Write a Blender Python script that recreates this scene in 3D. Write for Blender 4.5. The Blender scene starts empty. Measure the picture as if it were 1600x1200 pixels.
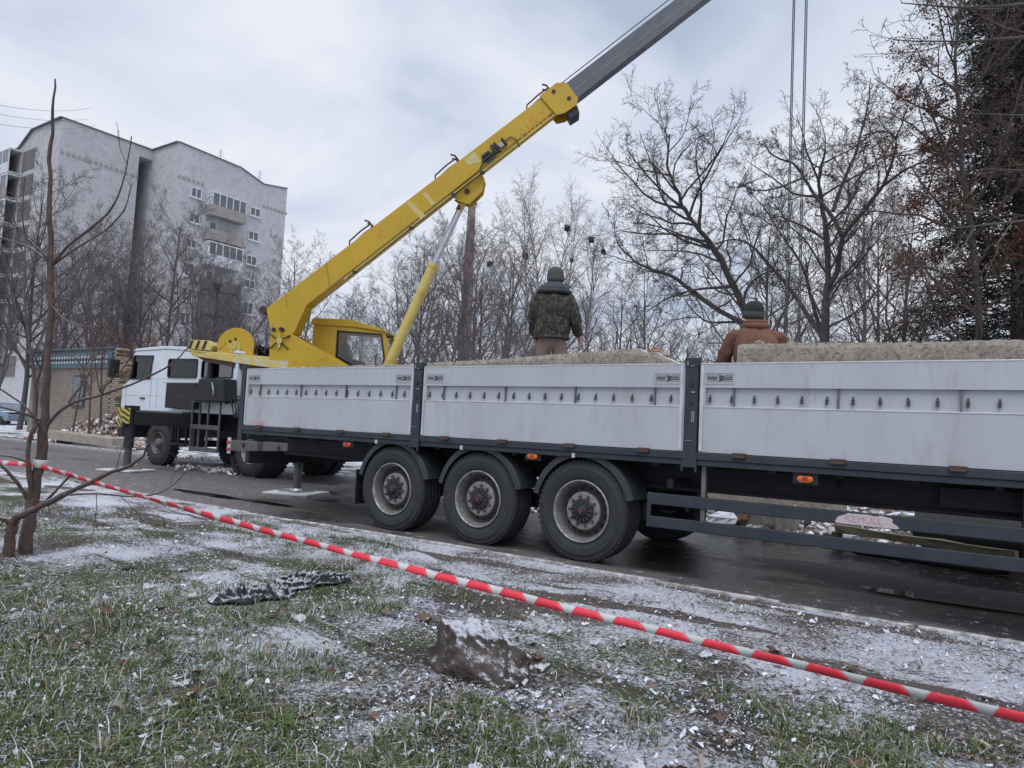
import bpy, math, random
import numpy as np
from mathutils import Vector, Matrix
SC = bpy.context.scene
COL = SC.collection
PI = math.pi
rad = math.radians

# ------------------------------------------------------------------ camera
cam_d = bpy.data.cameras.new('camera')
cam = bpy.data.objects.new('camera', cam_d)
COL.objects.link(cam)
cam_d.sensor_fit = 'HORIZONTAL'
cam_d.sensor_width = 36.0
cam_d.lens = 36.0 * 1110.0 / 1600.0
cam_d.clip_start = 0.05
cam_d.clip_end = 3000
_yaw, _pit, _rol = rad(124.122), rad(3.698), rad(2.810)
fw = Vector((math.cos(_yaw) * math.cos(_pit), math.sin(_yaw) * math.cos(_pit), math.sin(_pit)))
rt = Vector((math.sin(_yaw), -math.cos(_yaw), 0))
up = rt.cross(fw)
r2 = rt * math.cos(_rol) + up * math.sin(_rol)
u2 = up * math.cos(_rol) - rt * math.sin(_rol)
cam.matrix_world = Matrix(((r2.x, u2.x, -fw.x, 0), (r2.y, u2.y, -fw.y, 0), (r2.z, u2.z, -fw.z, 1.295), (0, 0, 0, 1)))
SC.camera = cam
SC.render.engine = 'CYCLES'
SC.view_settings.view_transform = 'Standard'
SC.view_settings.look = 'None'
SC.view_settings.gamma = 1.0
SC.view_settings.use_curve_mapping = False
SC.view_settings.exposure = 0.25

# ------------------------------------------------------------------ world: overcast sky
world = bpy.data.worlds.new('World')
SC.world = world
world.use_nodes = True
nt = world.node_tree
nt.nodes.clear()
N = nt.nodes.new
L = nt.links.new
SUN_DIR = Vector((0.22, -0.42, 0.88)).normalized()      # towards the sun
sky = N('ShaderNodeTexSky')
sky.sky_type = 'NISHITA'
sky.sun_disc = False
sky.sun_elevation = math.asin(SUN_DIR.z)
sky.sun_rotation = math.atan2(SUN_DIR.x, SUN_DIR.y)
bg1 = N('ShaderNodeBackground')
bg1.inputs['Strength'].default_value = 0.08
L(sky.outputs[0], bg1.inputs['Color'])
tc = N('ShaderNodeTexCoord')
sp = N('ShaderNodeSeparateXYZ')
L(tc.outputs['Generated'], sp.inputs[0])
zc = N('ShaderNodeMath'); zc.operation = 'MAXIMUM'; zc.inputs[1].default_value = 0.0
L(sp.outputs['Z'], zc.inputs[0])
za = N('ShaderNodeMath'); za.operation = 'ADD'; za.inputs[1].default_value = 0.22
L(zc.outputs[0], za.inputs[0])
dx = N('ShaderNodeMath'); dx.operation = 'DIVIDE'; L(sp.outputs['X'], dx.inputs[0]); L(za.outputs[0], dx.inputs[1])
dy = N('ShaderNodeMath'); dy.operation = 'DIVIDE'; L(sp.outputs['Y'], dy.inputs[0]); L(za.outputs[0], dy.inputs[1])
cb = N('ShaderNodeCombineXYZ'); L(dx.outputs[0], cb.inputs[0]); L(dy.outputs[0], cb.inputs[1])
cb.inputs[2].default_value = 3.7
nz = N('ShaderNodeTexNoise'); nz.inputs['Scale'].default_value = 1.6; nz.inputs['Detail'].default_value = 7
nz.inputs['Roughness'].default_value = 0.5; nz.inputs['Distortion'].default_value = 0.35
L(cb.outputs[0], nz.inputs['Vector'])
cr = N('ShaderNodeValToRGB')
e = cr.color_ramp.elements
e[0].position = 0.33; e[0].color = (0.39, 0.455, 0.575, 1)
e[1].position = 0.61; e[1].color = (0.73, 0.755, 0.82, 1)
m_ = e.new(0.44); m_.color = (0.555, 0.61, 0.725, 1)
L(nz.outputs['Fac'], cr.inputs[0])
bg2 = N('ShaderNodeBackground'); bg2.inputs['Strength'].default_value = 1.0
L(cr.outputs[0], bg2.inputs['Color'])
mx = N('ShaderNodeMixShader'); mx.inputs[0].default_value = 0.95
L(bg1.outputs[0], mx.inputs[1]); L(bg2.outputs[0], mx.inputs[2])
wo = N('ShaderNodeOutputWorld'); L(mx.outputs[0], wo.inputs['Surface'])

# ------------------------------------------------------------------ sun behind the cloud
sun_d = bpy.data.lights.new('sun', 'SUN')
sun_d.energy = 1.4
sun_d.angle = rad(45)
sun_d.color = (0.97, 0.97, 1.0)
sun = bpy.data.objects.new('sun', sun_d)
COL.objects.link(sun)
sun.rotation_euler = (-SUN_DIR).to_track_quat('-Z', 'Y').to_euler()

# ------------------------------------------------------------------ helpers
def tag(o, label=None, cat=None, group=None, kind=None):
    if label: o['label'] = label
    if cat: o['category'] = cat
    if group: o['group'] = group
    if kind: o['kind'] = kind
    return o

def empty(name, loc=(0, 0, 0), parent=None):
    o = bpy.data.objects.new(name, None)
    COL.objects.link(o)
    o.location = loc
    o.empty_display_size = 0.2
    if parent is not None:
        o.parent = parent
    return o

def link(name, me, parent=None, loc=None):
    o = bpy.data.objects.new(name, me)
    COL.objects.link(o)
    if parent is not None:
        o.parent = parent
    if loc is not None:
        o.location = loc
    return o

def keep_world(o, parent):
    """parent a mesh whose vertices are in world coordinates under an offset empty"""
    o.parent = parent
    m = Matrix.Identity(4)
    p = parent
    while p is not None:
        m = Matrix.Translation(p.location) @ m
        p = p.parent
    o.matrix_parent_inverse = m.inverted()
    return o

def fast_mesh(name, V, F, mats, smooth=True, midx=None, cols=None):
    """V (n,3) array; F (m,k) int array with k = 3 or 4 (or a list of such arrays)"""
    V = np.asarray(V, np.float32).reshape(-1, 3)
    Fs = F if isinstance(F, (list, tuple)) else [F]
    Fs = [np.asarray(f, np.int32) for f in Fs if len(f)]
    me = bpy.data.meshes.new(name)
    me.vertices.add(len(V)); me.vertices.foreach_set('co', V.ravel())
    loops = np.concatenate([f.ravel() for f in Fs])
    tot = np.concatenate([np.full(len(f), f.shape[1], np.int32) for f in Fs])
    st = np.concatenate([[0], np.cumsum(tot)[:-1]]).astype(np.int32)
    me.loops.add(len(loops)); me.loops.foreach_set('vertex_index', loops)
    me.polygons.add(len(tot)); me.polygons.foreach_set('loop_start', st); me.polygons.foreach_set('loop_total', tot)
    if smooth:
        me.polygons.foreach_set('use_smooth', np.ones(len(tot), bool))
    for m in (mats if isinstance(mats, (list, tuple)) else [mats]):
        me.materials.append(m)
    if midx is not None:
        me.polygons.foreach_set('material_index', np.asarray(midx, np.int32))
    if cols is not None:      # per-face tint
        a = me.attributes.new('tint', 'FLOAT_COLOR', 'FACE')
        c = np.ones((len(tot), 4), np.float32); c[:, :3] = cols
        a.data.foreach_set('color', c.ravel())
    me.update(calc_edges=True)
    return me

class MB:
    """collects simple solids into one mesh"""
    def __init__(s):
        s.v = []; s.f = []; s.m = []; s.sm = []
    def add(s, vs, fs, m=0, smooth=False):
        b = len(s.v)
        s.v.extend(tuple(v) for v in vs)
        for f in fs:
            s.f.append([i + b for i in f]); s.m.append(m); s.sm.append(smooth)
        return s
    def box(s, x0, x1, y0, y1, z0, z1, m=0):
        x0, x1 = sorted((x0, x1)); y0, y1 = sorted((y0, y1)); z0, z1 = sorted((z0, z1))
        return s.add([(x0, y0, z0), (x1, y0, z0), (x1, y1, z0), (x0, y1, z0), (x0, y0, z1), (x1, y0, z1), (x1, y1, z1), (x0, y1, z1)],
                     [(3, 2, 1, 0), (4, 5, 6, 7), (0, 1, 5, 4), (1, 2, 6, 5), (2, 3, 7, 6), (3, 0, 4, 7)], m)
    def obox(s, c, ax, ay, az, hx, hy, hz, m=0):
        c = Vector(c); ax = Vector(ax).normalized(); ay = Vector(ay).normalized(); az = Vector(az).normalized()
        vs = [c + ax * hx * i + ay * hy * j + az * hz * k for k in (-1, 1) for i, j in ((-1, -1), (1, -1), (1, 1), (-1, 1))]
        return s.add(vs, [(3, 2, 1, 0), (4, 5, 6, 7), (0, 1, 5, 4), (1, 2, 6, 5), (2, 3, 7, 6), (3, 0, 4, 7)], m)
    def bar(s, p0, p1, w, h, up=(0, 0, 1), m=0):
        p0 = Vector(p0); p1 = Vector(p1); d = (p1 - p0); l = d.length
        if l < 1e-6: return s
        d.normalize(); a = d.cross(Vector(up))
        if a.length < 1e-4: a = d.cross(Vector((1, 0, 0)))
        a.normalize(); b = a.cross(d)
        return s.obox((p0 + p1) / 2, d, a, b, l / 2, w / 2, h / 2, m)
    def prism(s, pts, ext, m=0):
        """planar polygon pts (3d) extruded by vector ext"""
        n = len(pts); ext = Vector(ext)
        a = [Vector(p) for p in pts]; b = [p + ext for p in a]
        nrm = Vector((0, 0, 0))
        for i in range(n):
            nrm += a[i].cross(a[(i + 1) % n])
        flip = nrm.dot(ext) > 0
        f0 = list(range(n)); f1 = list(range(n, 2 * n))
        fs = [f0[::-1] if flip else f0, f1 if flip else f1[::-1]]
        for i in range(n):
            j = (i + 1) % n
            fs.append((i, j, n + j, n + i) if flip else (j, i, n + i, n + j))
        return s.add(a + b, fs, m)
    def cyl(s, p0, p1, r0, r1=None, n=12, m=0, caps=True):
        r1 = r0 if r1 is None else r1
        p0 = Vector(p0); p1 = Vector(p1); d = (p1 - p0).normalized()
        a = d.orthogonal().normalized(); b = d.cross(a)
        vs = []
        for p, r in ((p0, r0), (p1, r1)):
            for i in range(n):
                t = 2 * PI * i / n
                vs.append(p + a * (r * math.cos(t)) + b * (r * math.sin(t)))
        s.add(vs, [(i, (i + 1) % n, n + (i + 1) % n, n + i) for i in range(n)], m, True)
        if caps:
            s.add(vs[:n], [tuple(range(n))[::-1]], m); s.add(vs[n:], [tuple(range(n))], m)
        return s
    def tube(s, pts, r, n=8, m=0):
        P = [Vector(p) for p in pts]; k = len(P)
        rs = r if isinstance(r, (list, tuple)) else [r] * k
        vs = []; a = None
        for i in range(k):
            d = (P[min(i + 1, k - 1)] - P[max(i - 1, 0)]).normalized()
            a = d.orthogonal().normalized() if a is None else (a - d * a.dot(d)).normalized()
            b = d.cross(a)
            for j in range(n):
                t = 2 * PI * j / n
                vs.append(P[i] + a * (rs[i] * math.cos(t)) + b * (rs[i] * math.sin(t)))
        fs = [(i * n + j, i * n + (j + 1) % n, (i + 1) * n + (j + 1) % n, (i + 1) * n + j) for i in range(k - 1) for j in range(n)]
        s.add(vs, fs, m, True)
        s.add(vs[:n], [tuple(range(n))[::-1]], m); s.add(vs[-n:], [tuple(range(n))], m)
        return s
    def lathe(s, prof, o, ax, n=32, m=0, a0=0, a1=2 * PI, smooth=True):
        """prof: (radius, distance along axis)"""
        o = Vector(o); d = Vector(ax).normalized(); a = d.orthogonal().normalized() if abs(d.y) < .9 else Vector((1, 0, 0)); b = d.cross(a)
        full = abs(a1 - a0 - 2 * PI) < 1e-6; k = len(prof); nn = n if full else n + 1
        vs = []
        for i in range(nn):
            t = a0 + (a1 - a0) * i / n
            e_ = a * math.cos(t) + b * math.sin(t)
            for r, h in prof: vs.append(o + e_ * r + d * h)
        fs = []
        for i in range(n):
            j = (i + 1) % nn
            for q in range(k - 1):
                fs.append((i * k + q, j * k + q, j * k + q + 1, i * k + q + 1))
        return s.add(vs, fs, m, smooth)
    def mesh(s, name, mats):
        me = bpy.data.meshes.new(name)
        me.from_pydata(s.v, [], s.f)
        for m in (mats if isinstance(mats, (list, tuple)) else [mats]): me.materials.append(m)
        me.polygons.foreach_set('material_index', np.array(s.m, np.int32))
        me.polygons.foreach_set('use_smooth', np.array(s.sm, bool))
        me.update()
        return me
    def build(s, name, mats, parent=None, bevel=0.0, loc=None):
        o = link(name, s.mesh(name, mats), None, loc)
        if parent is not None: keep_world(o, parent)
        if bevel:
            b = o.modifiers.new('bevel', 'BEVEL'); b.width = bevel; b.segments = 2; b.limit_method = 'ANGLE'; b.angle_limit = rad(40)
        return o

def text_mesh(txt, size, mat, depth=0.0015, name='lettering'):
    c = bpy.data.curves.new(name, 'FONT'); c.body = txt; c.size = size; c.extrude = depth; c.resolution_u = 2
    o = bpy.data.objects.new(name, c); COL.objects.link(o)
    dg = bpy.context.evaluated_depsgraph_get()
    me = bpy.data.meshes.new_from_object(o.evaluated_get(dg))
    bpy.data.objects.remove(o)
    me.materials.clear(); me.materials.append(mat); me.name = name
    return me

# value noise for shapes
_rs = np.random.RandomState(5)
_tab = _rs.rand(256, 256)
def vnoise(x, y):
    x = np.asarray(x, float); y = np.asarray(y, float)
    xi = np.floor(x).astype(int); yi = np.floor(y).astype(int); fx = x - xi; fy = y - yi
    fx = fx * fx * (3 - 2 * fx); fy = fy * fy * (3 - 2 * fy)
    g = lambda i, j: _tab[i % 256, j % 256]
    return (g(xi, yi) * (1 - fx) + g(xi + 1, yi) * fx) * (1 - fy) + (g(xi, yi + 1) * (1 - fx) + g(xi + 1, yi + 1) * fx) * fy
def fbm(x, y, o=4):
    s = 0; a = 0.5
    for k in range(o):
        s = s + a * vnoise(x * 2 ** k + 17 * k, y * 2 ** k + 31 * k); a *= 0.5
    return s

# ------------------------------------------------------------------ materials
def mat(name, col, rough=0.6, metal=0.0, col2=None, scale=4.0, lo=0.35, hi=0.7, bump=0.0, bscale=30.0, stretch=(1, 1, 1),
        patch=None, patch2=None, spec=0.5, coat=0.0, tint=False, rough2=None):
    m = bpy.data.materials.new(name); m.use_nodes = True
    t = m.node_tree; n = t.nodes; b = n['Principled BSDF']; l = t.links.new
    b.inputs['Roughness'].default_value = rough; b.inputs['Metallic'].default_value = metal
    b.inputs['Specular IOR Level'].default_value = spec
    if coat: b.inputs['Coat Weight'].default_value = coat; b.inputs['Coat Roughness'].default_value = 0.2
    tcn = n.new('ShaderNodeTexCoord'); mp = n.new('ShaderNodeMapping'); mp.inputs['Scale'].default_value = stretch
    l(tcn.outputs['Object'], mp.inputs[0])
    def noise(sc, det=5, rg=0.6):
        z = n.new('ShaderNodeTexNoise'); z.inputs['Scale'].default_value = sc; z.inputs['Detail'].default_value = det
        z.inputs['Roughness'].default_value = rg; l(mp.outputs[0], z.inputs['Vector']); return z.outputs['Fac']
    def step(src, a, c):
        r = n.new('ShaderNodeMapRange'); r.inputs[1].default_value = a; r.inputs[2].default_value = c; l(src, r.inputs[0]); return r.outputs[0]
    def mixc(fac, a, c, mode='MIX'):
        x = n.new('ShaderNodeMix'); x.data_type = 'RGBA'; x.blend_type = mode
        if fac is None: x.inputs[0].default_value = 1.0
        else: l(fac, x.inputs[0])
        for s_, i in ((a, 6), (c, 7)):
            if isinstance(s_, tuple): x.inputs[i].default_value = (*s_[:3], 1)
            else: l(s_, x.inputs[i])
        return x.outputs[2]
    base = tuple(col)
    if tint:
        at_ = n.new('ShaderNodeAttribute'); at_.attribute_name = 'tint'
        base = at_.outputs['Color']
    else:
        c2 = col2 if col2 else tuple(c * 0.75 for c in col)
        base = mixc(step(noise(scale), lo, hi), base, c2)
    for p in (patch, patch2):
        if p:   # (colour, scale, lo, hi)
            base = mixc(step(noise(p[1], 7, 0.65), p[2], p[3]), base, tuple(p[0]))
    l(base, b.inputs['Base Color'])
    if rough2 is not None:
        rr = n.new('ShaderNodeMapRange'); rr.inputs[1].default_value = 0.35; rr.inputs[2].default_value = 0.65
        rr.inputs[3].default_value = rough; rr.inputs[4].default_value = rough2
        l(noise(scale * 1.7), rr.inputs[0]); l(rr.outputs[0], b.inputs['Roughness'])
    if bump:
        bp = n.new('ShaderNodeBump'); bp.inputs['Strength'].default_value = bump; bp.inputs['Distance'].default_value = 0.02
        l(noise(bscale, 6, 0.7), bp.inputs['Height']); l(bp.outputs[0], b.inputs['Normal'])
    return m

def glass(name, col=(0.55, 0.6, 0.62), rough=0.03, alpha=0.3):
    m = bpy.data.materials.new(name); m.use_nodes = True
    t = m.node_tree; n = t.nodes; l = t.links.new
    n.remove(n['Principled BSDF'])
    tr = n.new('ShaderNodeBsdfTransparent'); tr.inputs[0].default_value = (*col, 1)
    gl = n.new('ShaderNodeBsdfGlossy'); gl.inputs['Roughness'].default_value = rough
    fr = n.new('ShaderNodeFresnel'); fr.inputs[0].default_value = 1.45
    ad = n.new('ShaderNodeMath'); ad.operation = 'ADD'; ad.inputs[1].default_value = alpha * 0.3
    l(fr.outputs[0], ad.inputs[0])
    mxs = n.new('ShaderNodeMixShader'); l(ad.outputs[0], mxs.inputs[0]); l(tr.outputs[0], mxs.inputs[1]); l(gl.outputs[0], mxs.inputs[2])
    l(mxs.outputs[0], n['Material Output'].inputs[0])
    return m

SNOW = (0.79, 0.82, 0.91)
M = {}
M['alu'] = mat('aluminium_panel', (0.475, 0.50, 0.545), 0.5, 0.1, (0.43, 0.44, 0.475), 1.6, stretch=(1.5, 1, 0.35), patch=((0.36, 0.35, 0.35), 8, 0.56, 0.85), patch2=((0.33, 0.31, 0.30), 2.4, 0.58, 0.8), bump=0.22, bscale=2.2, rough2=0.62)
M['alu_bright'] = mat('aluminium_edge', (0.66, 0.67, 0.69), 0.4, 0.4, bump=0.05)
M['steel_dark'] = mat('dark_blue_steel', (0.022, 0.030, 0.042), 0.5, 0.0, (0.034, 0.042, 0.055), 6, patch=((0.075, 0.07, 0.065), 14, 0.60, 0.8), bump=0.06, rough2=0.7)
M['chassis'] = mat('chassis_black', (0.012, 0.014, 0.020), 0.7, 0.0, (0.025, 0.025, 0.028), 8, bump=0.1)
M['plastic_guard'] = mat('mudguard_plastic', (0.030, 0.034, 0.042), 0.55, 0.0, (0.045, 0.048, 0.055), 12, bump=0.05)
M['tyre'] = mat('tyre_rubber', (0.024, 0.027, 0.032), 0.82, 0.0, (0.036, 0.038, 0.043), 9, bump=0.15, bscale=60, patch=((0.075, 0.072, 0.07), 6, 0.62, 0.85))
M['tyre_mark'] = mat('tyre_lettering', (0.045, 0.048, 0.055), 0.8)
M['rim'] = mat('wheel_rim_silver', (0.40, 0.40, 0.41), 0.45, 0.4, (0.20, 0.20, 0.21), 14, patch=((0.08, 0.076, 0.072), 16, 0.50, 0.70))
M['rim_dirty'] = mat('wheel_disc_dirty', (0.20, 0.195, 0.185), 0.65, 0.2, (0.10, 0.096, 0.092), 16, patch=((0.16, 0.10, 0.07), 30, 0.6, 0.75))
M['disc_dark'] = mat('wheel_disc_dark', (0.060, 0.058, 0.056), 0.7, 0.1, (0.10, 0.095, 0.09), 14)  # recess shade between lip and mounting ring put into the disc colour
M['hub'] = mat('hub_black', (0.018, 0.019, 0.022), 0.5)
M['red_mark'] = mat('red_emblem', (0.50, 0.04, 0.07), 0.5)
M['amber'] = mat('amber_lens', (0.75, 0.17, 0.02), 0.3)
M['amber_dim'] = mat('red_amber_lens', (0.60, 0.10, 0.03), 0.3)
M['amber_dark'] = mat('amber_lens_core', (0.35, 0.06, 0.01), 0.3)
M['rust'] = mat('rusty_hinge', (0.085, 0.048, 0.038), 0.85, 0.0, (0.07, 0.04, 0.03), 20)
M['zinc'] = mat('zinc_metal', (0.42, 0.43, 0.44), 0.35, 0.7, (0.25, 0.25, 0.26), 20)
M['yellow'] = mat('crane_yellow_paint', (0.56, 0.36, 0.025), 0.42, 0.0, (0.48, 0.31, 0.028), 1.2, patch=((0.46, 0.22, 0.03), 2.6, 0.57, 0.72), patch2=((0.17, 0.075, 0.03), 13.0, 0.655, 0.72), bump=0.08, bscale=6, spec=0.4, rough2=0.6)
M['yellow_old'] = mat('crane_yellow_worn', (0.60, 0.46, 0.10), 0.5, 0.0, (0.58, 0.50, 0.20), 2.2, patch=((0.42, 0.28, 0.04), 3.5, 0.5, 0.75), patch2=((0.18, 0.09, 0.04), 11, 0.68, 0.78))
M['rust_letter'] = mat('faded_lettering', (0.50, 0.24, 0.035), 0.6, 0.0, (0.58, 0.33, 0.03), 14, 0.4, 0.6)
M['boom_grey'] = mat('boom_section_grey', (0.085, 0.092, 0.115), 0.5, 0.2, (0.125, 0.13, 0.15), 2.5, stretch=(1, 1, 1), patch=((0.20, 0.205, 0.22), 7, 0.62, 0.75))
M['chrome'] = mat('chrome_rod', (0.62, 0.65, 0.70), 0.12, 1.0)
M['black_rubber'] = mat('black_rubber', (0.015, 0.016, 0.018), 0.6)
M['grey_paint'] = mat('grey_patch_paint', (0.52, 0.52, 0.42), 0.6, 0.0, (0.62, 0.47, 0.10), 7, 0.45, 0.6)
M['cab_white'] = mat('cab_white_paint', (0.66, 0.72, 0.78), 0.35, 0.0, (0.60, 0.655, 0.71), 2, patch=((0.42, 0.42, 0.42), 5, 0.66, 0.85), coat=0.2)
M['glass'] = glass('window_glass', (0.97, 0.98, 0.98), 0.03, 0.05)
M['glass_dark'] = glass('dark_window_glass', (0.25, 0.28, 0.30), 0.05, 0.5)
M['white_plate'] = mat('white_plate', (0.66, 0.67, 0.70), 0.6)
M['blue_tank'] = mat('blue_paint', (0.025, 0.06, 0.16), 0.45)
M['pale_conc'] = mat('concrete_pale', (0.40, 0.355, 0.30), 0.9, 0.0, (0.26, 0.23, 0.205), 7, patch=((0.15, 0.125, 0.11), 30, 0.50, 0.66), patch2=((0.55, 0.52, 0.48), 40, 0.6, 0.7), bump=0.6, bscale=45)
M['grey_conc'] = mat('concrete_grey', (0.30, 0.29, 0.27), 0.9, 0.0, (0.21, 0.20, 0.19), 6, patch=((0.14, 0.13, 0.11), 18, 0.58, 0.7), bump=0.5, bscale=40)
M['brick_red'] = mat('brick_red', (0.26, 0.115, 0.08), 0.9, 0.0, (0.36, 0.20, 0.15), 12, bump=0.4)
M['brick_tan'] = mat('brick_tan', (0.40, 0.33, 0.25), 0.9, 0.0, (0.30, 0.23, 0.17), 12, bump=0.4)
M['snow'] = mat('snow', SNOW, 0.8, 0.0, (0.68, 0.70, 0.75), 20, bump=0.3, bscale=60)
M['wood'] = mat('old_wood', (0.16, 0.11, 0.075), 0.85, 0.0, (0.09, 0.065, 0.05), 8, stretch=(1, 1, 6), bump=0.4)
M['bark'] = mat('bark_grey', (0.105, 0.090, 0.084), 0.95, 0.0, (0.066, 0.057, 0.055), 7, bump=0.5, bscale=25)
M['bark_far'] = mat('bark_far', (0.150, 0.130, 0.130), 0.95, 0.0, (0.105, 0.090, 0.092), 3)  # lightened to stand in for haze over the distant trees
M['bark_warm'] = mat('bark_reddish', (0.125, 0.080, 0.066), 0.9, 0.0, (0.07, 0.05, 0.045), 9, bump=0.5, bscale=40)
M['bark_pale'] = mat('bark_pale', (0.17, 0.145, 0.12), 0.95, 0.0, (0.085, 0.072, 0.062), 2.2, 0.4, 0.6, bump=0.5)
M['birch'] = mat('birch_bark', (0.50, 0.49, 0.48), 0.9, 0.0, (0.12, 0.11, 0.11), 2.5, 0.5, 0.62, stretch=(1, 1, 3))
M['twig_birch'] = mat('birch_twigs', (0.20, 0.17, 0.172), 0.95)  # paler too, haze of distance put into the twig colour
M['nest'] = mat('nest_twigs', (0.06, 0.048, 0.044), 0.95)
M['rope'] = mat('steel_rope', (0.10, 0.10, 0.11), 0.6, 0.4)
M['bark_snag'] = None
M['tint'] = mat('tinted', (1, 1, 1), 0.85, tint=True)
M['tint'].node_tree.nodes['Principled BSDF'].inputs['Specular IOR Level'].default_value = 0.2


# ================================================================== THE SETTING
def nodes_of(m):
    m.use_nodes = True
    t = m.node_tree
    return t, t.nodes, t.links.new, t.nodes['Principled BSDF']

class NG:
    """small node-graph helper for the two ground materials"""
    def __init__(s, m):
        s.t, s.n, s.l, s.b = nodes_of(m)
        s.tc = s.n.new('ShaderNodeTexCoord'); s.co = s.tc.outputs['Object']
        x = s.n.new('ShaderNodeSeparateXYZ'); s.l(s.co, x.inputs[0]); s.X, s.Y, s.Z = x.outputs
    def noise(s, sc, det=5, rg=0.6, stretch=None):
        z = s.n.new('ShaderNodeTexNoise'); z.inputs['Scale'].default_value = sc; z.inputs['Detail'].default_value = det; z.inputs['Roughness'].default_value = rg
        if stretch:
            mp = s.n.new('ShaderNodeMapping'); mp.inputs['Scale'].default_value = stretch; s.l(s.co, mp.inputs[0]); s.l(mp.outputs[0], z.inputs['Vector'])
        else: s.l(s.co, z.inputs['Vector'])
        return z.outputs['Fac']
    def mr(s, src, a, b, c=0.0, d=1.0, smooth=True):
        r = s.n.new('ShaderNodeMapRange'); r.interpolation_type = 'SMOOTHSTEP' if smooth else 'LINEAR'
        for i, v in ((1, a), (2, b), (3, c), (4, d)): r.inputs[i].default_value = v
        s.l(src, r.inputs[0]); return r.outputs[0]
    def op(s, o, a, b=None):
        x = s.n.new('ShaderNodeMath'); x.operation = o
        for i, v in ((0, a), (1, b)):
            if v is None: continue
            if isinstance(v, (int, float)): x.inputs[i].default_value = v
            else: s.l(v, x.inputs[i])
        return x.outputs[0]
    def mix(s, f, a, b):
        x = s.n.new('ShaderNodeMix'); x.data_type = 'RGBA'; s.l(f, x.inputs[0])
        for v, i in ((a, 6), (b, 7)):
            if isinstance(v, tuple): x.inputs[i].default_value = (*v, 1)
            else: s.l(v, x.inputs[i])
        return x.outputs[2]
    def bump(s, h, st, dist=0.02):
        x = s.n.new('ShaderNodeBump'); x.inputs['Strength'].default_value = st; x.inputs['Distance'].default_value = dist
        s.l(h, x.inputs['Height']); s.l(x.outputs[0], s.b.inputs['Normal'])

gm = bpy.data.materials.new('ground_snow_grass')
g = NG(gm)
nl, nm, nf, nff = g.noise(0.55, 4, 0.6), g.noise(5, 5, 0.65), g.noise(38, 6, 0.8), g.noise(150, 4, 0.75)
soil = g.mix(g.mr(nm, 0.35, 0.65), (0.115, 0.094, 0.086), (0.055, 0.045, 0.042))
grassc = g.mix(g.mr(nff, 0.3, 0.7), (0.062, 0.088, 0.032), (0.125, 0.130, 0.070))
verge = g.mr(g.op('ADD', g.op('ADD', g.Y, g.op('MULTIPLY', g.X, 0.10)), g.op('MULTIPLY', nl, 1.6)), 4.5, 5.3)
base = g.mix(g.op('MULTIPLY', g.mr(nl, 0.42, 0.54), g.op('SUBTRACT', 1.0, verge)), soil, grassc)
base = g.mix(g.op('MULTIPLY', verge, g.mr(nf, 0.25, 0.65)), base, (0.185, 0.150, 0.140))
mud = g.mr(g.noise(1.5, 4, 0.55, (0.28, 1.8, 1)), 0.52, 0.62)                       # wheel-worn streaks along the verge
sm = g.op('ADD', g.op('MULTIPLY', nf, 0.52), g.op('MULTIPLY', g.noise(1.3, 4, 0.55), 0.42))
sm = g.op('ADD', sm, g.op('MULTIPLY', nff, 0.20))
sm = g.op('SUBTRACT', sm, g.op('MULTIPLY', mud, g.op('ADD', 0.05, g.op('MULTIPLY', verge, 0.10))))
sm = g.op('ADD', sm, g.op('MULTIPLY', verge, 0.025))
far = g.mr(g.Y, 12.5, 16.0, 0.0, 0.06)
sm = g.op('ADD', sm, far)
snow = g.mr(sm, 0.545, 0.615)
colr = g.mix(g.op('MULTIPLY', snow, 0.92), base, SNOW)
g.l(colr, g.b.inputs['Base Color']); g.b.inputs['Roughness'].default_value = 0.9
g.b.inputs['Specular IOR Level'].default_value = 0.25
g.bump(g.op('ADD', nf, g.op('MULTIPLY', nff, 0.6)), 0.9, 0.03)
M['ground'] = gm

def ground_h(x, y):
    x = np.asarray(x, float); y = np.asarray(y, float)
    g1 = (fbm(x * 0.55, y * 0.55) - 0.47) * 0.16 + (fbm(x * 3.1 + 9, y * 3.1, 3) - 0.44) * 0.055
    near = np.clip((6.05 - y) / 0.5, 0, 1)
    lawn = g1 * near - 0.005 * (1 - near)
    road = -0.07 * np.ones_like(x)
    fr = np.clip((y - 12.2) / 1.2, 0, 1)
    farh = (fbm(x * 0.35 + 3, y * 0.35) - 0.3) * 0.55 * np.clip((y - 12.2) / 4, 0, 1)
    farh = farh + (fbm(x * 2.2, y * 2.2, 3) - 0.44) * 0.10
    far_fade = np.clip(1 - (np.hypot(x, y) - 60) / 60, 0, 1)
    out = np.where(y < 6.18, lawn, np.where(y < 12.2, road, road * (1 - fr) + farh * fr * far_fade))
    return out

def axis(segs):
    a = []
    for s, e_, st in segs:
        a.append(np.arange(s, e_ - 1e-6, st))
    a.append(np.array([segs[-1][1]]))
    return np.concatenate(a)
gx = axis([(-900, -120, 60), (-120, -40, 8), (-40, -12, 0.7), (-12, -9, 0.2), (-9, 2.5, 0.06), (2.5, 6, 0.25), (6, 40, 3), (40, 900, 80)])
gy = axis([(-900, -60, 80), (-60, -4, 6), (-4, 0.6, 0.4), (0.6, 6.3, 0.06), (6.3, 12.0, 0.6), (12.0, 22, 0.35), (22, 60, 3), (60, 900, 70)])
GX, GY = np.meshgrid(gx, gy)
GZ = ground_h(GX, GY)
idx = np.arange(GX.size).reshape(GX.shape)
GF = np.stack([idx[:-1, :-1], idx[:-1, 1:], idx[1:, 1:], idx[1:, :-1]], -1).reshape(-1, 4)
ground = link('ground', fast_mesh('ground', np.stack([GX, GY, GZ], -1), GF, gm))
tag(ground, 'frozen lawn and verge dusted with patchy snow', 'ground', kind='structure')

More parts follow.
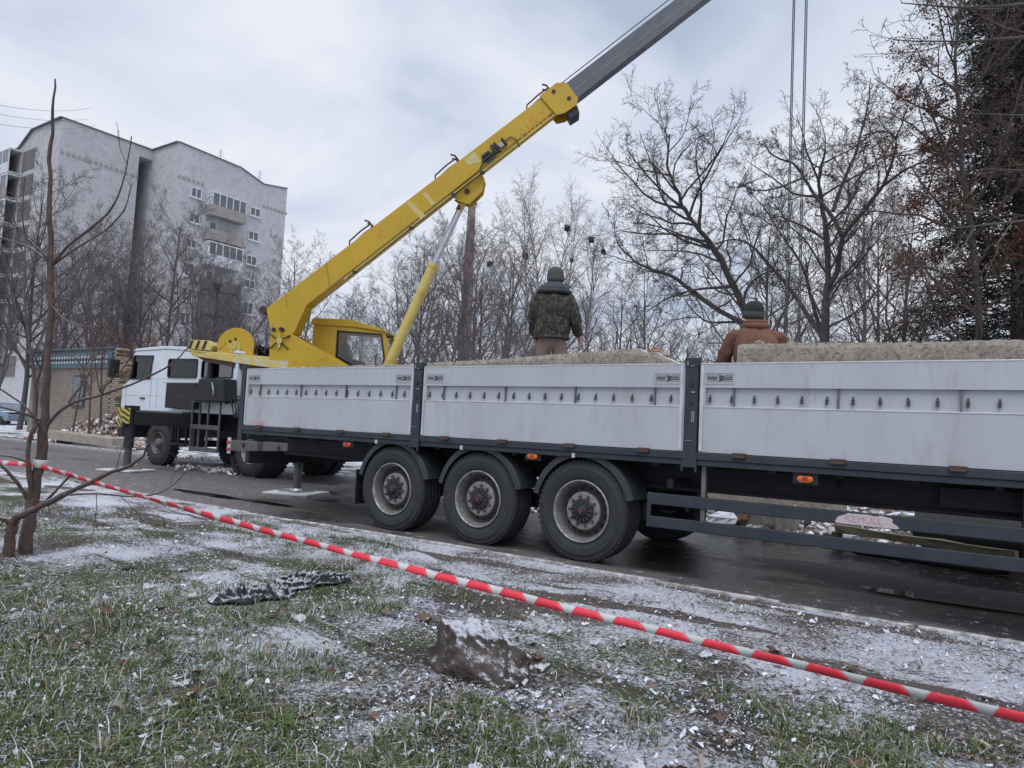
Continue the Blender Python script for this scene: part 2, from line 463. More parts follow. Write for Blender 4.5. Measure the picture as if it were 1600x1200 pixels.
# ---- road
rm = bpy.data.materials.new('wet_asphalt')
g = NG(rm)
n1, n2, n3 = g.noise(0.55, 5, 0.6, (0.5, 1.3, 1)), g.noise(7, 5, 0.7), g.noise(70, 4, 0.7)
wet = g.mr(g.op('ADD', n1, g.mr(g.X, -13.0, -6.0, -0.16, 0.02)), 0.40, 0.56)
dry = g.mix(g.mr(n3, 0.3, 0.7), (0.150, 0.134, 0.134), (0.095, 0.085, 0.086))
col_ = g.mix(wet, dry, (0.040, 0.037, 0.039))
ednear = g.mr(g.op('ADD', g.Y, g.op('MULTIPLY', n2, 0.5)), 6.66, 6.50)
edfar = g.mr(g.op('SUBTRACT', g.Y, g.op('MULTIPLY', n2, 2.6)), 9.3, 10.8)
left_ = g.mr(g.X, -9.0, -15.0)
sn = g.op('ADD', g.op('MULTIPLY', n2, 0.55), g.op('MULTIPLY', n3, 0.45))
sn = g.op('ADD', sn, g.op('MULTIPLY', ednear, 0.03))
sn = g.op('ADD', sn, g.op('MULTIPLY', edfar, 0.08))
sn = g.op('ADD', sn, g.op('MULTIPLY', g.op('MULTIPLY', left_, g.mr(g.Y, 9.0, 5.5)), 0.045))
snow = g.mr(sn, 0.575, 0.635)
col_ = g.mix(g.op('MULTIPLY', snow, 0.85), col_, SNOW)
g.l(col_, g.b.inputs['Base Color'])
rg = g.op('MAXIMUM', g.mr(wet, 0, 1, 0.62, 0.26), g.op('MULTIPLY', snow, 0.85))
g.l(rg, g.b.inputs['Roughness'])
g.bump(g.op('ADD', n3, g.op('MULTIPLY', n2, 1.0)), 0.30, 0.012)
M['road'] = rm
rx = axis([(-260, -40, 10), (-40, 8, 0.5), (8, 200, 10)]); ry = axis([(6.2, 12.4, 0.31)])
RX, RY = np.meshgrid(rx, ry)
RYw = RY + np.where(RY < 6.3, 0.05 * np.sin(RX * 0.9) + 0.03 * np.sin(RX * 2.7), 0)
RZ = 0.0 + 0.006 * np.sin(RX * 0.8) * np.sin(RY * 1.3) - 0.01 * np.clip((RX + 3) / 3, 0, 1) * np.exp(-((RY - 7.3) / .8) ** 2)
ri = np.arange(RX.size).reshape(RX.shape)
RF = np.stack([ri[:-1, :-1], ri[:-1, 1:], ri[1:, 1:], ri[1:, :-1]], -1).reshape(-1, 4)
road = link('road', fast_mesh('road', np.stack([RX, RYw, RZ], -1), RF, rm))
tag(road, 'wet cracked asphalt yard road under the trucks', 'road', kind='structure')

# ---- sunken kerb between verge and road, thinly snowed
rng = random.Random(4)
kb = MB()
x = -34.0
while x < 8:
    ln = rng.uniform(0.95, 1.05); y0 = 6.10 + 0.04 * math.sin(x * 0.9) + rng.uniform(-.012, .012); z = 0.016 + rng.uniform(-.008, .008)
    kb.add([(x, y0, -.06), (x + ln - .02, y0 + rng.uniform(-.008, .008), -.06), (x + ln - .02, y0 + .070, -.06), (x, y0 + .070, -.06),
            (x, y0, z), (x + ln - .02, y0, z + rng.uniform(-.008, .008)), (x + ln - .02, y0 + .070, z), (x, y0 + .070, z - .005)],
           [(3, 2, 1, 0), (4, 5, 6, 7), (0, 1, 5, 4), (1, 2, 6, 5), (2, 3, 7, 6), (3, 0, 4, 7)])
    x += ln
M['kerb'] = mat('kerb_concrete', (0.26, 0.245, 0.235), 0.9, 0, (0.18, 0.17, 0.165), 5, patch=((.62, .62, .64), 9, 0.40, 0.62), bump=0.5)
kerb = kb.build('kerb', M['kerb'], bevel=0.012)
tag(kerb, 'low worn concrete kerb along the road edge', 'kerb', kind='structure')

# ================================================================== APARTMENT BUILDING (white brick, nine storeys)
XR = -74.1
M['wbrick'] = mat('white_silicate_brick', (0.58, 0.58, 0.60), 0.9, 0, (0.51, 0.505, 0.52), 0.25, patch=((0.43, 0.42, 0.425), 1.4, 0.45, 0.75), bump=0.0)
_t, _n, _l, _b = nodes_of(M['wbrick'])
bt = _n.new('ShaderNodeTexBrick'); bt.inputs['Scale'].default_value = 1.0; bt.inputs['Brick Width'].default_value = 0.52; bt.inputs['Row Height'].default_value = 0.19; bt.inputs['Mortar Size'].default_value = 0.03
bt.inputs['Color1'].default_value = (1, 1, 1, 1); bt.inputs['Color2'].default_value = (.90, .90, .91, 1); bt.inputs['Mortar'].default_value = (.72, .72, .73, 1)
_tc = _n.new('ShaderNodeTexCoord'); _s = _n.new('ShaderNodeSeparateXYZ'); _l(_tc.outputs['Object'], _s.inputs[0])
_a = _n.new('ShaderNodeMath'); _a.operation = 'ADD'; _l(_s.outputs[0], _a.inputs[0]); _l(_s.outputs[1], _a.inputs[1])
_c = _n.new('ShaderNodeCombineXYZ'); _l(_a.outputs[0], _c.inputs[0]); _l(_s.outputs[2], _c.inputs[1]); _l(_c.outputs[0], bt.inputs['Vector'])
_x = _n.new('ShaderNodeMix'); _x.data_type = 'RGBA'; _x.blend_type = 'MULTIPLY'; _x.inputs[0].default_value = 1
_old = _b.inputs['Base Color'].links[0].from_socket; _l(_old, _x.inputs[6]); _l(bt.outputs[0], _x.inputs[7]); _l(_x.outputs[2], _b.inputs['Base Color'])
M['coping'] = mat('coping_metal', (0.16, 0.16, 0.17), 0.7)
M['bframe'] = mat('window_frame_white', (0.72, 0.74, 0.76), 0.5)
M['bpane'] = mat('window_pane_far', (0.07, 0.085, 0.10), 0.12, 0, (0.11, 0.13, 0.15), 0.6, spec=0.8)
M['bpanel'] = mat('balcony_panel', (0.34, 0.31, 0.29), 0.85, 0, (0.27, 0.25, 0.24), 0.8)
M['bpanel_white'] = mat('balcony_panel_white', (0.62, 0.66, 0.70), 0.6, 0, (0.52, 0.55, 0.58), 0.8)
M['bdark'] = mat('balcony_recess_dark', (0.17, 0.14, 0.14), 0.85, 0, (0.13, 0.13, 0.14), 0.8)  # dark balcony panels; on the core and loggias it stands for shade

bld = empty('apartment_block', (XR - 5, 47, 0))
tag(bld, 'tall white brick apartment block with stepped parapet behind the bare trees', 'building')
c0, c1, c2, c3 = (-74.10, 41.94, 31.03), (-74.10, 49.69, 30.79), (-74.10, 53.00, 29.83), (-74.10, 56.50, 30.37)
b = MB()
b.prism([(XR, c0[1], 0), (XR, c3[1], 0), (XR, c3[1], c3[2]), (XR, c2[1], c2[2]), (XR, c1[1], c1[2]), (XR, c0[1], c0[2])], (-14, 0, 0))
b.build('wall', M['wbrick'], bld)
d0 = (-79.24, 32.35, 31.01)
XL = d0[0]
d1, d2 = (-79.25, 40.40, 25.73), (-79.25, 42.26, 29.88)
b = MB()
b.prism([(XL, d0[1], 0), (XL, d0[1], d0[2]), (XL - 6.6, d0[1], d0[2]), (XL - 9.6, d0[1], d0[2] - 1.5), (XL - 30, d0[1], d0[2] - 1.6), (XL - 30, d0[1], 0)], (0, d1[1] - d0[1], 0))
b.build('wall', M['wbrick'], bld)
b = MB()      # set-back stair core between the two wings, and the beam closing its top
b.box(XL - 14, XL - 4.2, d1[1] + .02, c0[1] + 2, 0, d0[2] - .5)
b.build('stair_core', M['bdark'], bld)  # dark colour imitates the shade inside the recess
b = MB(); b.box(XL - 4.0, XL - .004, d1[1] + .01, c0[1] + 1.2, d2[2], d0[2] - .01)
b.build('lintel_beam', M['wbrick'], bld)
b = MB()      # copings
for p, q in ((c0, c1), (c1, c2), (c2, c3)):
    b.bar((XR - .1, p[1], p[2] + .04), (XR - .1, q[1], q[2] + .04), 0.5, 0.10)
b.bar((XR - 7, c0[1], c0[2] + .04), (XR, c0[1], c0[2] + .04), .5, .1)
b.bar((XL - .1, d0[1] - .2, d0[2] + .04), (XL - .1, c0[1], d0[2] + .04), .5, .1)
for p, q in (((0, 0), (-6.6, 0)), ((-6.6, 0), (-9.6, -1.5)), ((-9.6, -1.5), (-30, -1.6))):
    b.bar((XL + p[0], d0[1] - .02, d0[2] + p[1] + .04), (XL + q[0], d0[1] - .02, d0[2] + q[1] + .04), .5, .1)
b.build('coping', M['coping'], bld)
b = MB()      # dog-tooth brick bands
zb1 = (-74.10, 54.92, 27.18)[2]; zb2 = (-79.25, 35.93, 27.47)[2]
for ya, yb, xx, zz in (((-74.10, 40.35, 25.64)[1], 0, 0, 0), ):
    pass
def teeth(bm, x, ya, yb, z, st=.55):
    y = ya
    while y < yb:
        bm.box(x + .003, x + .09, y, y + st * .5, z - .14, z + .14); y += st
teeth(b, XR, c0[1] + .2, c0[1] + 3.2, zb1 + .1); teeth(b, XR, (-74.10, 53.08, 26.65)[1], c3[1] - .1, zb1)
teeth(b, XL, d0[1] + .1, d1[1] - .2, zb2)
b.build('brick_band', M['bpanel'], bld)['kind'] = 'stuff'
def far_window(y0, y1, z0, z1, x=XR, n=2, parent=bld):
    y0, y1 = sorted((y0, y1)); z0, z1 = sorted((z0, z1))
    f = MB()
    t = .09
    f.box(x + .004, x + .10, y0, y1, z0, z0 + t); f.box(x + .004, x + .10, y0, y1, z1 - t, z1)
    for k in range(n + 1):
        yy = y0 + (y1 - y0 - t) * k / n
        f.box(x + .004, x + .098, yy, yy + t, z0 + t, z1 - t)
    f.box(x + .004, x + .26, y0 - .1, y1 + .1, z0 - .12, z0 - .002)
    w = f.build('window', M['bframe'], parent)
    p = MB(); p.box(x + .003, x + .04, y0 + .02, y1 - .02, z0 + .02, z1 - .02); po = p.build('pane', M['bpane']); po.parent = w
    po.matrix_parent_inverse = w.matrix_parent_inverse.copy() @ Matrix.Identity(4)
    po.matrix_parent_inverse = Matrix.Identity(4)
    return w
WA = [((-74.10, 43.73, 26.72), (-74.10, 45.00, 25.50)), ((-74.10, 43.71, 23.80), (-74.10, 45.01, 22.63)), ((-74.10, 43.61, 20.88), (-74.10, 44.81, 19.80))]
WB = [((-74.10, 51.35, 26.70), (-74.10, 52.81, 25.54)), ((-74.10, 51.33, 23.79), (-74.10, 52.78, 22.59)), ((-74.10, 51.32, 20.82), (-74.10, 52.76, 19.59)), ((-74.10, 51.30, 17.87), (-74.10, 52.73, 16.75))]
for a, q in WA + WB:
    far_window(a[1], q[1], a[2] - .1, q[2])
za_, zb_ = WA[-1][0][2], WB[-1][0][2]
for k in range(1, 8):
    if za_ - 2.8 * k > 3: far_window(WA[-1][0][1], WA[-1][1][1], za_ - 2.8 * k, za_ - 2.8 * k - 1.5)
    if zb_ - 2.8 * k > 3: far_window(WB[-1][0][1], WB[-1][1][1], zb_ - 2.8 * k, zb_ - 2.8 * k - 1.5)
def far_balcony(ya, yb, zbot, glazed, panel, x=XR, dpt=1.3, frame='bframe', h=2.8):
    q = MB()
    q.box(x + .004, x + dpt, ya, yb, zbot - .16, zbot)                      # slab
    q.box(x + dpt - .10, x + dpt - .01, ya + .02, yb - .02, zbot + .004, zbot + 1.05)   # parapet
    q.box(x + .01, x + dpt - .104, ya + .02, ya + .10, zbot + .004, zbot + 1.05); q.box(x + .01, x + dpt - .104, yb - .10, yb - .02, zbot + .004, zbot + 1.05)
    o = q.build('balcony', M[panel], bld)
    if glazed:
        f = MB(); n = 5
        for k in range(n + 1):
            yy = ya + .02 + (yb - ya - .16) * k / n
            f.box(x + dpt - .10, x + dpt - .02, yy, yy + .12, zbot + 1.055, zbot + 2.35)
        f.box(x + .01, x + dpt - .01, ya, yb, zbot + 2.352, zbot + 2.5)
        f.box(x + .01, x + dpt - .104, ya + .03, ya + .09, zbot + 1.055, zbot + 2.35)
        fo = f.build('glazing_frame', M[frame], None); fo.parent = o
        p = MB(); p.box(x + dpt - .07, x + dpt - .05, ya + .05, yb - .05, zbot + 1.06, zbot + 2.34); po = p.build('pane', M['bpane'], None); po.parent = o
    else:
        p = MB(); p.box(x + .004, x + .08, ya + .6, ya + 1.5, zbot + .05, zbot + 2.2); po = p.build('balcony_door', M['bframe'], None); po.parent = o
        p = MB(); p.box(x + .085, x + .10, ya + .7, ya + 1.4, zbot + .9, zbot + 2.1); po = p.build('pane', M['bpane'], None); po.parent = o
    return o
BY0, BY1 = (-72.80, 45.59, 26.37)[1], (-72.80, 50.06, 27.76)[1]
zt = (-72.80, 47.99, 24.03)[2]
styles = [(True, 'bpanel', 'bpanel_white'), (False, 'bpanel', 'bframe'), (True, 'bpanel_white', 'bframe'), (False, 'bdark', 'bframe'), (True, 'bdark', 'bdark'), (True, 'bdark', 'bdark'), (False, 'bpanel', 'bframe'), (True, 'bpanel', 'bframe')]
for k, (gz, pn, fr_) in enumerate(styles):
    far_balcony(BY0, BY1, zt - 2.83 * k, gz, pn, frame=fr_)
# wing facing the road: balcony stacks on its -Y face
YL = d0[1]
for k in range(9):
    zb = (-85.94, 31.00, 23.81)[2] + 2.8 * (1 - k)
    if zb < 2: break
    q = MB(); q.box(XL - 22, XL - 9.0, YL - 1.2, YL - .004, zb - .16, zb); q.box(XL - 22, XL - 9.0, YL - 1.2, YL - 1.1, zb + .004, zb + 1.0)
    o = q.build('balcony', M['bpanel' if k % 2 else 'bpanel_white'], bld)
    f = MB()
    for j in range(9): f.box(XL - 22 + j * 1.6, XL - 21.85 + j * 1.6, YL - 1.18, YL - 1.1, zb + 1.004, zb + 2.4)
    f.box(XL - 22, XL - 9.0, YL - 1.2, YL - .01, zb + 2.402, zb + 2.55)
    fo = f.build('glazing_frame', M['bframe'], None); fo.parent = o
    p = MB(); p.box(XL - 21.9, XL - 9.1, YL - 1.14, YL - 1.12, zb + 1.004, zb + 2.4); po = p.build('pane', M['bpane'], None); po.parent = o
    q = MB(); q.box(XL - 8.6, XL - 5.6, YL - .05, YL - .004, zb + .1, zb + 2.3); q.build('loggia_shade_panel', M['bdark'], bld)  # last box: thin dark panel imitating the shaded loggia opening
q = MB()
for y_, h_ in ((c0[1] + 6, 1.8), (c0[1] + 11.5, 2.0)):
    zr = np.interp(y_, [c0[1], c1[1], c2[1], c3[1]], [c0[2], c1[2], c2[2], c3[2]])
    q.cyl((XR - 1.5, y_, zr - .5), (XR - 1.5, y_, zr + h_), .03, n=5)
    for j in range(3): q.cyl((XR - 1.5, y_ - .35, zr + h_ - .2 - .3 * j), (XR - 1.5, y_ + .35, zr + h_ - .2 - .3 * j), .02, n=4)
q.build('roof_antenna', M['coping'], bld)

# ================================================================== CHIMNEY
ch0 = (-60.72, 77.39, 33.51)
M['chim'] = mat('chimney_brick', (0.22, 0.13, 0.12), 0.9, 0, (0.33, 0.25, 0.24), 0.35, 0.4, 0.62, stretch=(1, 1, .5))
M['chim_cap'] = mat('chimney_cap', (0.06, 0.055, 0.06), 0.8)
chi = empty('factory_chimney', (ch0[0], ch0[1], 0))
tag(chi, 'tall slender reddish factory chimney rising behind the hydraulic ram', 'chimney')
b = MB(); b.lathe([(1.1, 0), (.80, 17), (.52, ch0[2] - .9)], (ch0[0], ch0[1], 0), (0, 0, 1), 20)
for z in range(6, int(ch0[2]) - 2, 4):
    r = np.interp(z, [0, 17, ch0[2]], [1.1, .80, .52]); b.lathe([(r, z), (r + .05, z + .02), (r + .05, z + .16), (r, z + .2)], (ch0[0], ch0[1], 0), (0, 0, 1), 20)
b.build('stack', M['chim'], chi)
b = MB(); b.lathe([(.52, -.9), (.66, -.85), (.66, 0), (.38, 0), (.38, -.6)], ch0, (0, 0, 1), 20); b.build('cap', M['chim_cap'], chi)

# ================================================================== BRICK HUT, half pulled down
hut = empty('brick_hut', (-32.5, 16.5, 0))
tag(hut, 'half demolished pale brick hut with blue ornamented frieze behind the crane cab', 'hut')
M['hutwall'] = mat('hut_brick', (0.33, 0.29, 0.255), 0.9, 0, (0.26, 0.225, 0.20), 1.5, bump=0.3)
_t, _n, _l, _b = nodes_of(M['hutwall'])
bt = _n.new('ShaderNodeTexBrick'); bt.inputs['Scale'].default_value = 1.0; bt.inputs['Brick Width'].default_value = 0.26; bt.inputs['Row Height'].default_value = 0.085; bt.inputs['Mortar Size'].default_value = 0.014
bt.inputs['Color1'].default_value = (1, 1, 1, 1); bt.inputs['Color2'].default_value = (.8, .76, .72, 1); bt.inputs['Mortar'].default_value = (.55, .53, .5, 1)
_tc = _n.new('ShaderNodeTexCoord'); _mp = _n.new('ShaderNodeMapping'); _mp.inputs['Rotation'].default_value = (-PI / 2, 0, 0); _l(_tc.outputs['Object'], _mp.inputs[0]); _l(_mp.outputs[0], bt.inputs['Vector'])
_x = _n.new('ShaderNodeMix'); _x.data_type = 'RGBA'; _x.blend_type = 'MULTIPLY'; _x.inputs[0].default_value = 1
_old = _b.inputs['Base Color'].links[0].from_socket; _l(_old, _x.inputs[6]); _l(bt.outputs[0], _x.inputs[7]); _l(_x.outputs[2], _b.inputs['Base Color'])
b = MB(); b.box(-37.5, -30.2, 15.0, 15.35, -.2, 3.84); b.box(-37.5, -37.1, 15.352, 20, -.2, 3.84); b.box(-37.5, -30.4, 19.6, 20, -.2, 3.2)
b.build('wall', M['hutwall'], hut)
M['frieze'] = mat('frieze_blue', (0.075, 0.135, 0.17), 0.7, 0, (0.10, 0.17, 0.19), 2)
b = MB(); b.box(-37.45, -30.15, 14.93, 14.996, 3.05, 3.72); b.box(-37.5, -30.1, 14.90, 15.36, 3.845, 3.93)
fz = b.build('frieze', M['frieze'], hut)
b = MB()
xx = -37.3
while xx < -30.3:
    for z in (3.30, 3.52):
        b.prism([(xx, 14.928, z - .07), (xx + .08, 14.928, z), (xx, 14.928, z + .07), (xx - .08, 14.928, z)], (0, -.012, 0))
    xx += .26
dm = b.build('frieze_diamonds', M['white_plate'], None); dm.parent = fz; dm['kind'] = 'stuff'
b = MB(); b.box(-37.4, -30.2, 14.915, 14.927, 3.395, 3.43); bb_ = b.build('frieze_rail', M['rust'], None); bb_.parent = fz
b = MB(); b.box(-33.3, -32.2, 14.95, 14.997, 1.35, 2.75); wn = b.build('window', mat('hut_window_green', (0.05, 0.075, 0.07), 0.5), hut)
b = MB(); b.box(-33.2, -32.3, 14.93, 14.949, 1.45, 2.65); w2 = b.build('pane', M['bpane'], None); w2.parent = wn
rng = random.Random(11)
bk = MB(); bk.box(-.125, .125, -.06, .06, -.034, .034); bkm = [bk.mesh('brick', M['brick_tan']), bk.mesh('brick', M['brick_tan'])]
nb = 0
for row in range(46):
    z = -.05 + row * .086
    end = -29.35 + .35 * math.sin(row * .55) + rng.uniform(-.12, .12) - (.25 if row > 40 else 0)
    for layer in range(3):
        x = -30.2 + .13 + (.13 if row % 2 else 0); 
        while x < end:
            if layer == 0 or x > end - .45:
                o = link('brick', bkm[nb % 2], None, (x, 15.06 + layer * .125 + rng.uniform(-.012, .012), z)); o.rotation_euler = (rng.uniform(-.03, .03), 0, rng.uniform(-.06, .06)); keep_world(o, hut); nb += 1
            x += .26

# ================================================================== STREET LAMP, overhead wires
lp = (-37.96, 24.51, 9.07)
sl = empty('street_lamp', (lp[0], lp[1], 0))
tag(sl, 'dark street lamp post standing among trees before the apartment block', 'street lamp')
b = MB(); b.cyl((lp[0], lp[1], -.1), (lp[0], lp[1], lp[2] - .5), .09, .06, 10); b.build('post', M['chim_cap'], sl)
b = MB(); b.cyl((lp[0], lp[1], lp[2] - .5), (lp[0], lp[1], lp[2] - .05), .12, .24, 10); b.cyl((lp[0], lp[1], lp[2] - .05), (lp[0], lp[1], lp[2] + .03), .27, .2, 10); b.build('lamp_head', M['chim_cap'], sl)
for k, (pa, pb) in enumerate([((-37.45, 9.91, 14.41), (-82.32, 34.94, 33.13)), ((-37.45, 9.98, 13.54), (-81.74, 35.47, 31.44)), ((-39.95, 10.60, 14.99), (-82.78, 34.73, 31.86))]):
    pa = Vector(pa); pb = Vector(pb); pts = []
    pb.x = XL + .02 if pb.x < XL + 3 else pb.x
    for i in range(13):
        t = i / 12; p = pa.lerp(pb, t); p.z -= 1.2 * 4 * t * (1 - t) * .5; pts.append(p)
    b = MB(); b.tube(pts, .014, 4); o = b.build('overhead_wire', M['rope'])
    tag(o, ['thin overhead wire, topmost of three strung to the white apartment block', 'thin overhead wire, lowest of three strung to the white apartment block', 'thin overhead wire, middle one of three strung to the white apartment block'][k], 'wire', 'overhead wires')


# ================================================================== DROPSIDE SEMI-TRAILER
YT = 6.42; YF = 8.95
tr = empty('semi_trailer', (-4.0, 7.7, 0))
tag(tr, 'long flatbed trailer with grey aluminium dropsides on three axles', 'trailer')
XB, XE = -9.10, 4.2
ZB, ZM0, ZM1, ZT = 1.176, 1.60, 1.77, 2.0
posts = [-5.70, -2.318, 1.05]

hk = MB()       # lashing hook: back plate with a folded-down lug (origin on the strip face)
hk.box(-.009, .009, -.008, 0, -.040, .042); hk.box(-.014, .014, -.024, -.010, -.055, -.022); hk.cyl((-.018, -.017, .0), (.018, -.017, .0), .009, n=6)
hook_me = hk.mesh('lashing_hook', mat('hook_dark_metal', (0.055, 0.06, 0.07), 0.45, 0.5, (0.16, 0.16, 0.17), 30))
lt = MB()       # recessed board latch: pocket, lever, bright rods
lt.box(-.135, .135, .010, .014, -.055, .05, 0); lt.box(-.135, .135, -.004, .010, .042, .05, 1); lt.box(-.135, .135, -.004, .010, -.055, -.047, 1)
lt.box(-.135, -.127, -.004, .010, -.047, .042, 1); lt.box(.127, .135, -.004, .010, -.047, .042, 1)
lt.box(-.12, .01, -.003, .006, .012, .030, 2); lt.box(-.11, -.02, -.001, .007, -.018, .010, 0); lt.box(-.12, .005, -.002, .006, -.034, -.024, 2)
lt.prism([(0, -.004, .028), (.035, -.004, .018), (.035, -.004, -.022), (0, -.004, -.036)], (0, .010, 0), 3)
for z in (-.03, -.012, .006, .024): lt.box(.036, .120, -.002, .006, z - .005, z + .005, 2 if z in (-.03, .024) else 3)
latch_me = lt.mesh('latch', [mat('latch_pocket', (0.13, 0.135, 0.14), 0.6), M['alu'], M['zinc'], mat('latch_grey', (0.09, 0.095, 0.10), 0.5, 0.3)])

def side_board(x0, x1, yf, s, detail=True):
    """yf: outer face, s = +1 when the inside is at +Y"""
    b = MB()
    Y = lambda d: yf + s * d
    b.box(x0, x1, Y(0), Y(.032), ZB, ZM0 - .012)                 # lower plank
    b.box(x0, x1, Y(-.004), Y(.035), ZM0 - .012, ZM0, 1)         # bright lip
    b.box(x0, x1, Y(.030), Y(.042), ZM0, ZM1)                    # recessed lashing strip
    b.box(x0, x1, Y(-.004), Y(.040), ZM1, ZT - .012)             # top rail
    b.box(x0, x1, Y(-.007), Y(.043), ZT - .012, ZT, 1)
    for xa, xb in ((x0, x0 + .055), (x1 - .055, x1)):
        b.box(xa, xb, Y(-.006), Y(.0295), ZM0, ZM1 - .001)
        b.box(xa + .004, xb - .02, Y(-.009), Y(-.005), ZB + .01, ZT - .02, 1)
    o = b.build('side_board', [M['alu'], M['alu_bright']], tr, bevel=.003)
    if not detail: return o
    d = MB()
    n = max(3, round((x1 - x0) / .87)); xs = [x0 + .31, x1 - .31]
    mid = [x0 + .31 + (x1 - x0 - .62) * k / 3 for k in (1, 2)]
    for x in xs + mid:
        d.box(x - .008, x + .008, Y(.008), Y(.0295), ZM0 + .002, ZM1 - .002)
    so = d.build('strip_divider', M['coping'], None); so.parent = o
    x = x0 + .09
    while x < x1 - .05:
        h = link('lashing_hook', hook_me, o, (x, Y(.030), 1.675)); h.scale = (.85, 1, .72); h.rotation_euler = (0, .06 * math.sin(x * 37), 0); x += .2003
    for x in (x0 + .18, x1 - .18):
        link('latch', latch_me, o, (x, Y(-.0055), 1.862))
    return o
xl = XB + .065
secs = []
for p in posts + [XE]:
    secs.append((xl, p - .065)); xl = p + .075
for (a, q) in secs:
    side_board(a, q, YT, 1)
for (a, q) in secs:
    side_board(a, q, YF, -1, False)
def post(x, yf, s):
    b = MB(); Y = lambda d: yf + s * d
    b.box(x - .062, x + .062, Y(-.028), Y(.05), 1.05, 2.045)
    b.box(x - .070, x + .070, Y(-.034), Y(-.005), 1.03, 1.13); b.box(x - .066, x + .066, Y(-.034), Y(.055), 1.965, 2.05)
    b.box(x - .075, x - .055, Y(-.04), Y(-.01), .99, 1.06); b.box(x + .055, x + .075, Y(-.04), Y(-.01), .99, 1.06)
    o = b.build('stake_post', M['steel_dark'], tr, bevel=.006)
    d = MB()
    d.box(x + .012, x + .022, Y(-.034), Y(-.028), 1.45, 1.55, 0); d.box(x + .030, x + .038, Y(-.034), Y(-.028), 1.45, 1.55, 0)
    d.box(x - .04, x + .02, Y(-.032), Y(-.0285), 1.275, 1.281, 0); d.box(x + .005, x + .04, Y(-.040), Y(-.028), 1.72, 1.735, 0)
    d.cyl((x, Y(-.028), 1.80), (x, Y(-.040), 1.80), .022, n=10, m=1); d.cyl((x, Y(-.028), 1.62), (x, Y(-.036), 1.62), .014, n=8, m=1)
    d.box(x - .04, x - .030, Y(-.038), Y(-.034), 1.975, 2.02, 0); d.box(x - .01, x + .03, Y(-.038), Y(-.034), 1.968, 1.974, 0)
    so = d.build('post_fitting', [M['zinc'], M['hub']], None); so.parent = o
for p in posts:
    post(p, YT, 1); post(p, YF, -1)
b = MB(); b.box(XB - .04, XB + .055, YT - .02, YT + .07, .95, 2.06); b.build('corner_post', M['steel_dark'], tr, bevel=.006)
b = MB(); b.box(XB - .04, XB + .055, YF - .07, YF + .02, .95, 2.06); b.build('corner_post', M['steel_dark'], tr, bevel=.006)
b = MB(); b.box(XB - .02, XB + .02, YT + .075, YF - .075, ZB, ZT); b.build('tail_board', M['alu'], tr)
# outer rail, floor, chassis
for yf, s in ((YT, 1), (YF, -1)):
    b = MB(); Y = lambda d: yf + s * d
    b.box(XB, XE, Y(-.018), Y(.10), 1.105, 1.17); b.box(XB, XE, Y(-.004), Y(.10), 1.05, 1.104)
    b.build('outer_rail', M['steel_dark'], tr, bevel=.006)
b = MB(); b.box(XB, XE, YT + .105, YF - .105, 1.12, 1.165); b.build('load_floor', M['wood'], tr)
for yc in (7.05, 8.33):
    b = MB(); b.box(XB + .3, XE, yc - .07, yc + .07, 1.07, 1.10); b.box(XB + .3, XE, yc - .008, yc + .008, .80, 1.07); b.box(XB + .3, XE, yc - .07, yc + .07, .77, .80)
    b.build('main_beam', M['chassis'], tr)
x = XB + .35
while x < XE:
    b = MB(); b.box(x - .03, x + .03, YT + .11, YF - .11, 1.02, 1.118); b.build('cross_member', M['chassis'], tr); x += .55
b = MB()      # rear lamp bar, air tanks, brake gear under the bed
b.box(XB + .02, XB + .10, YT + .1, YF - .1, .62, .80)
b.build('bumper_bar', M['chassis'], tr)
b = MB(); b.cyl((-1.9, 7.4, .88), (-.7, 7.4, .88), .13, n=14); b.cyl((-1.9, 8.0, .86), (-.7, 8.0, .86), .13, n=14); b.build('air_tank', M['chassis'], tr)
b = MB(); b.box(-2.5, -1.15, 7.0, 8.4, .92, 1.02); b.box(-.35, 1.6, 6.9, 8.2, .84, 1.0); b.box(.2, .9, 6.75, 7.0, .62, 1.02)
b.build('equipment_bracket', M['chassis'], tr)
# hinges and marker lamps along the rail
hg = MB(); hg.box(-.06, .06, -.026, 0, -.012, .022); hg.cyl((-.05, -.02, -.014), (.05, -.02, -.014), .012, n=8)
hinge_me = hg.mesh('hinge', M['rust'])
for (a, q) in secs[:4]:
    for t in (.12, .37, .63, .88):
        keep_world(link("hinge", hinge_me, None, (a + (q - a) * t, YT - .018, 1.165)), tr)
mk = MB(); mk.box(-.028, .028, -.02, 0, -.05, 0); mk_me = mk.mesh('lock_tab', M['white_plate'])
for x in (-6.36, -5.02, -3.57):
    keep_world(link('lock_tab', mk_me, None, (x + .03, YT - .005, 1.09)), tr).scale = (.5, 1, .9)
mk = MB(); mk.lathe([(0, -.024), (.020, -.024), (.027, -.018), (.027, 0)], (-.038, 0, 0), (0, 1, 0), 14); mk.lathe([(0, -.024), (.020, -.024), (.027, -.018), (.027, 0)], (.038, 0, 0), (0, 1, 0), 14)
mk.box(-.04, .04, -.022, 0, -.026, .026); mk.box(-.022, .022, -.0245, -.022, -.016, .016, 1)
lamp_me = mk.mesh('marker_lamp', [M['amber'], M['amber_dark']]); lamp_me2 = mk.mesh('marker_lamp', [M['amber_dim'], M['amber_dark']])
for k, (x, z) in enumerate([(-6.87, 1.005), (-4.05, 1.025), (-1.31, 1.0), (1.4, 1.0)]):
    keep_world(link('marker_lamp', lamp_me if k else lamp_me2, None, (x, YT + .02, z)), tr)
    b = MB(); b.box(x - .10, x + .10, YT + .022, YT + .03, z - .045, 1.052); b.build('lamp_bracket', M['chassis'], tr)
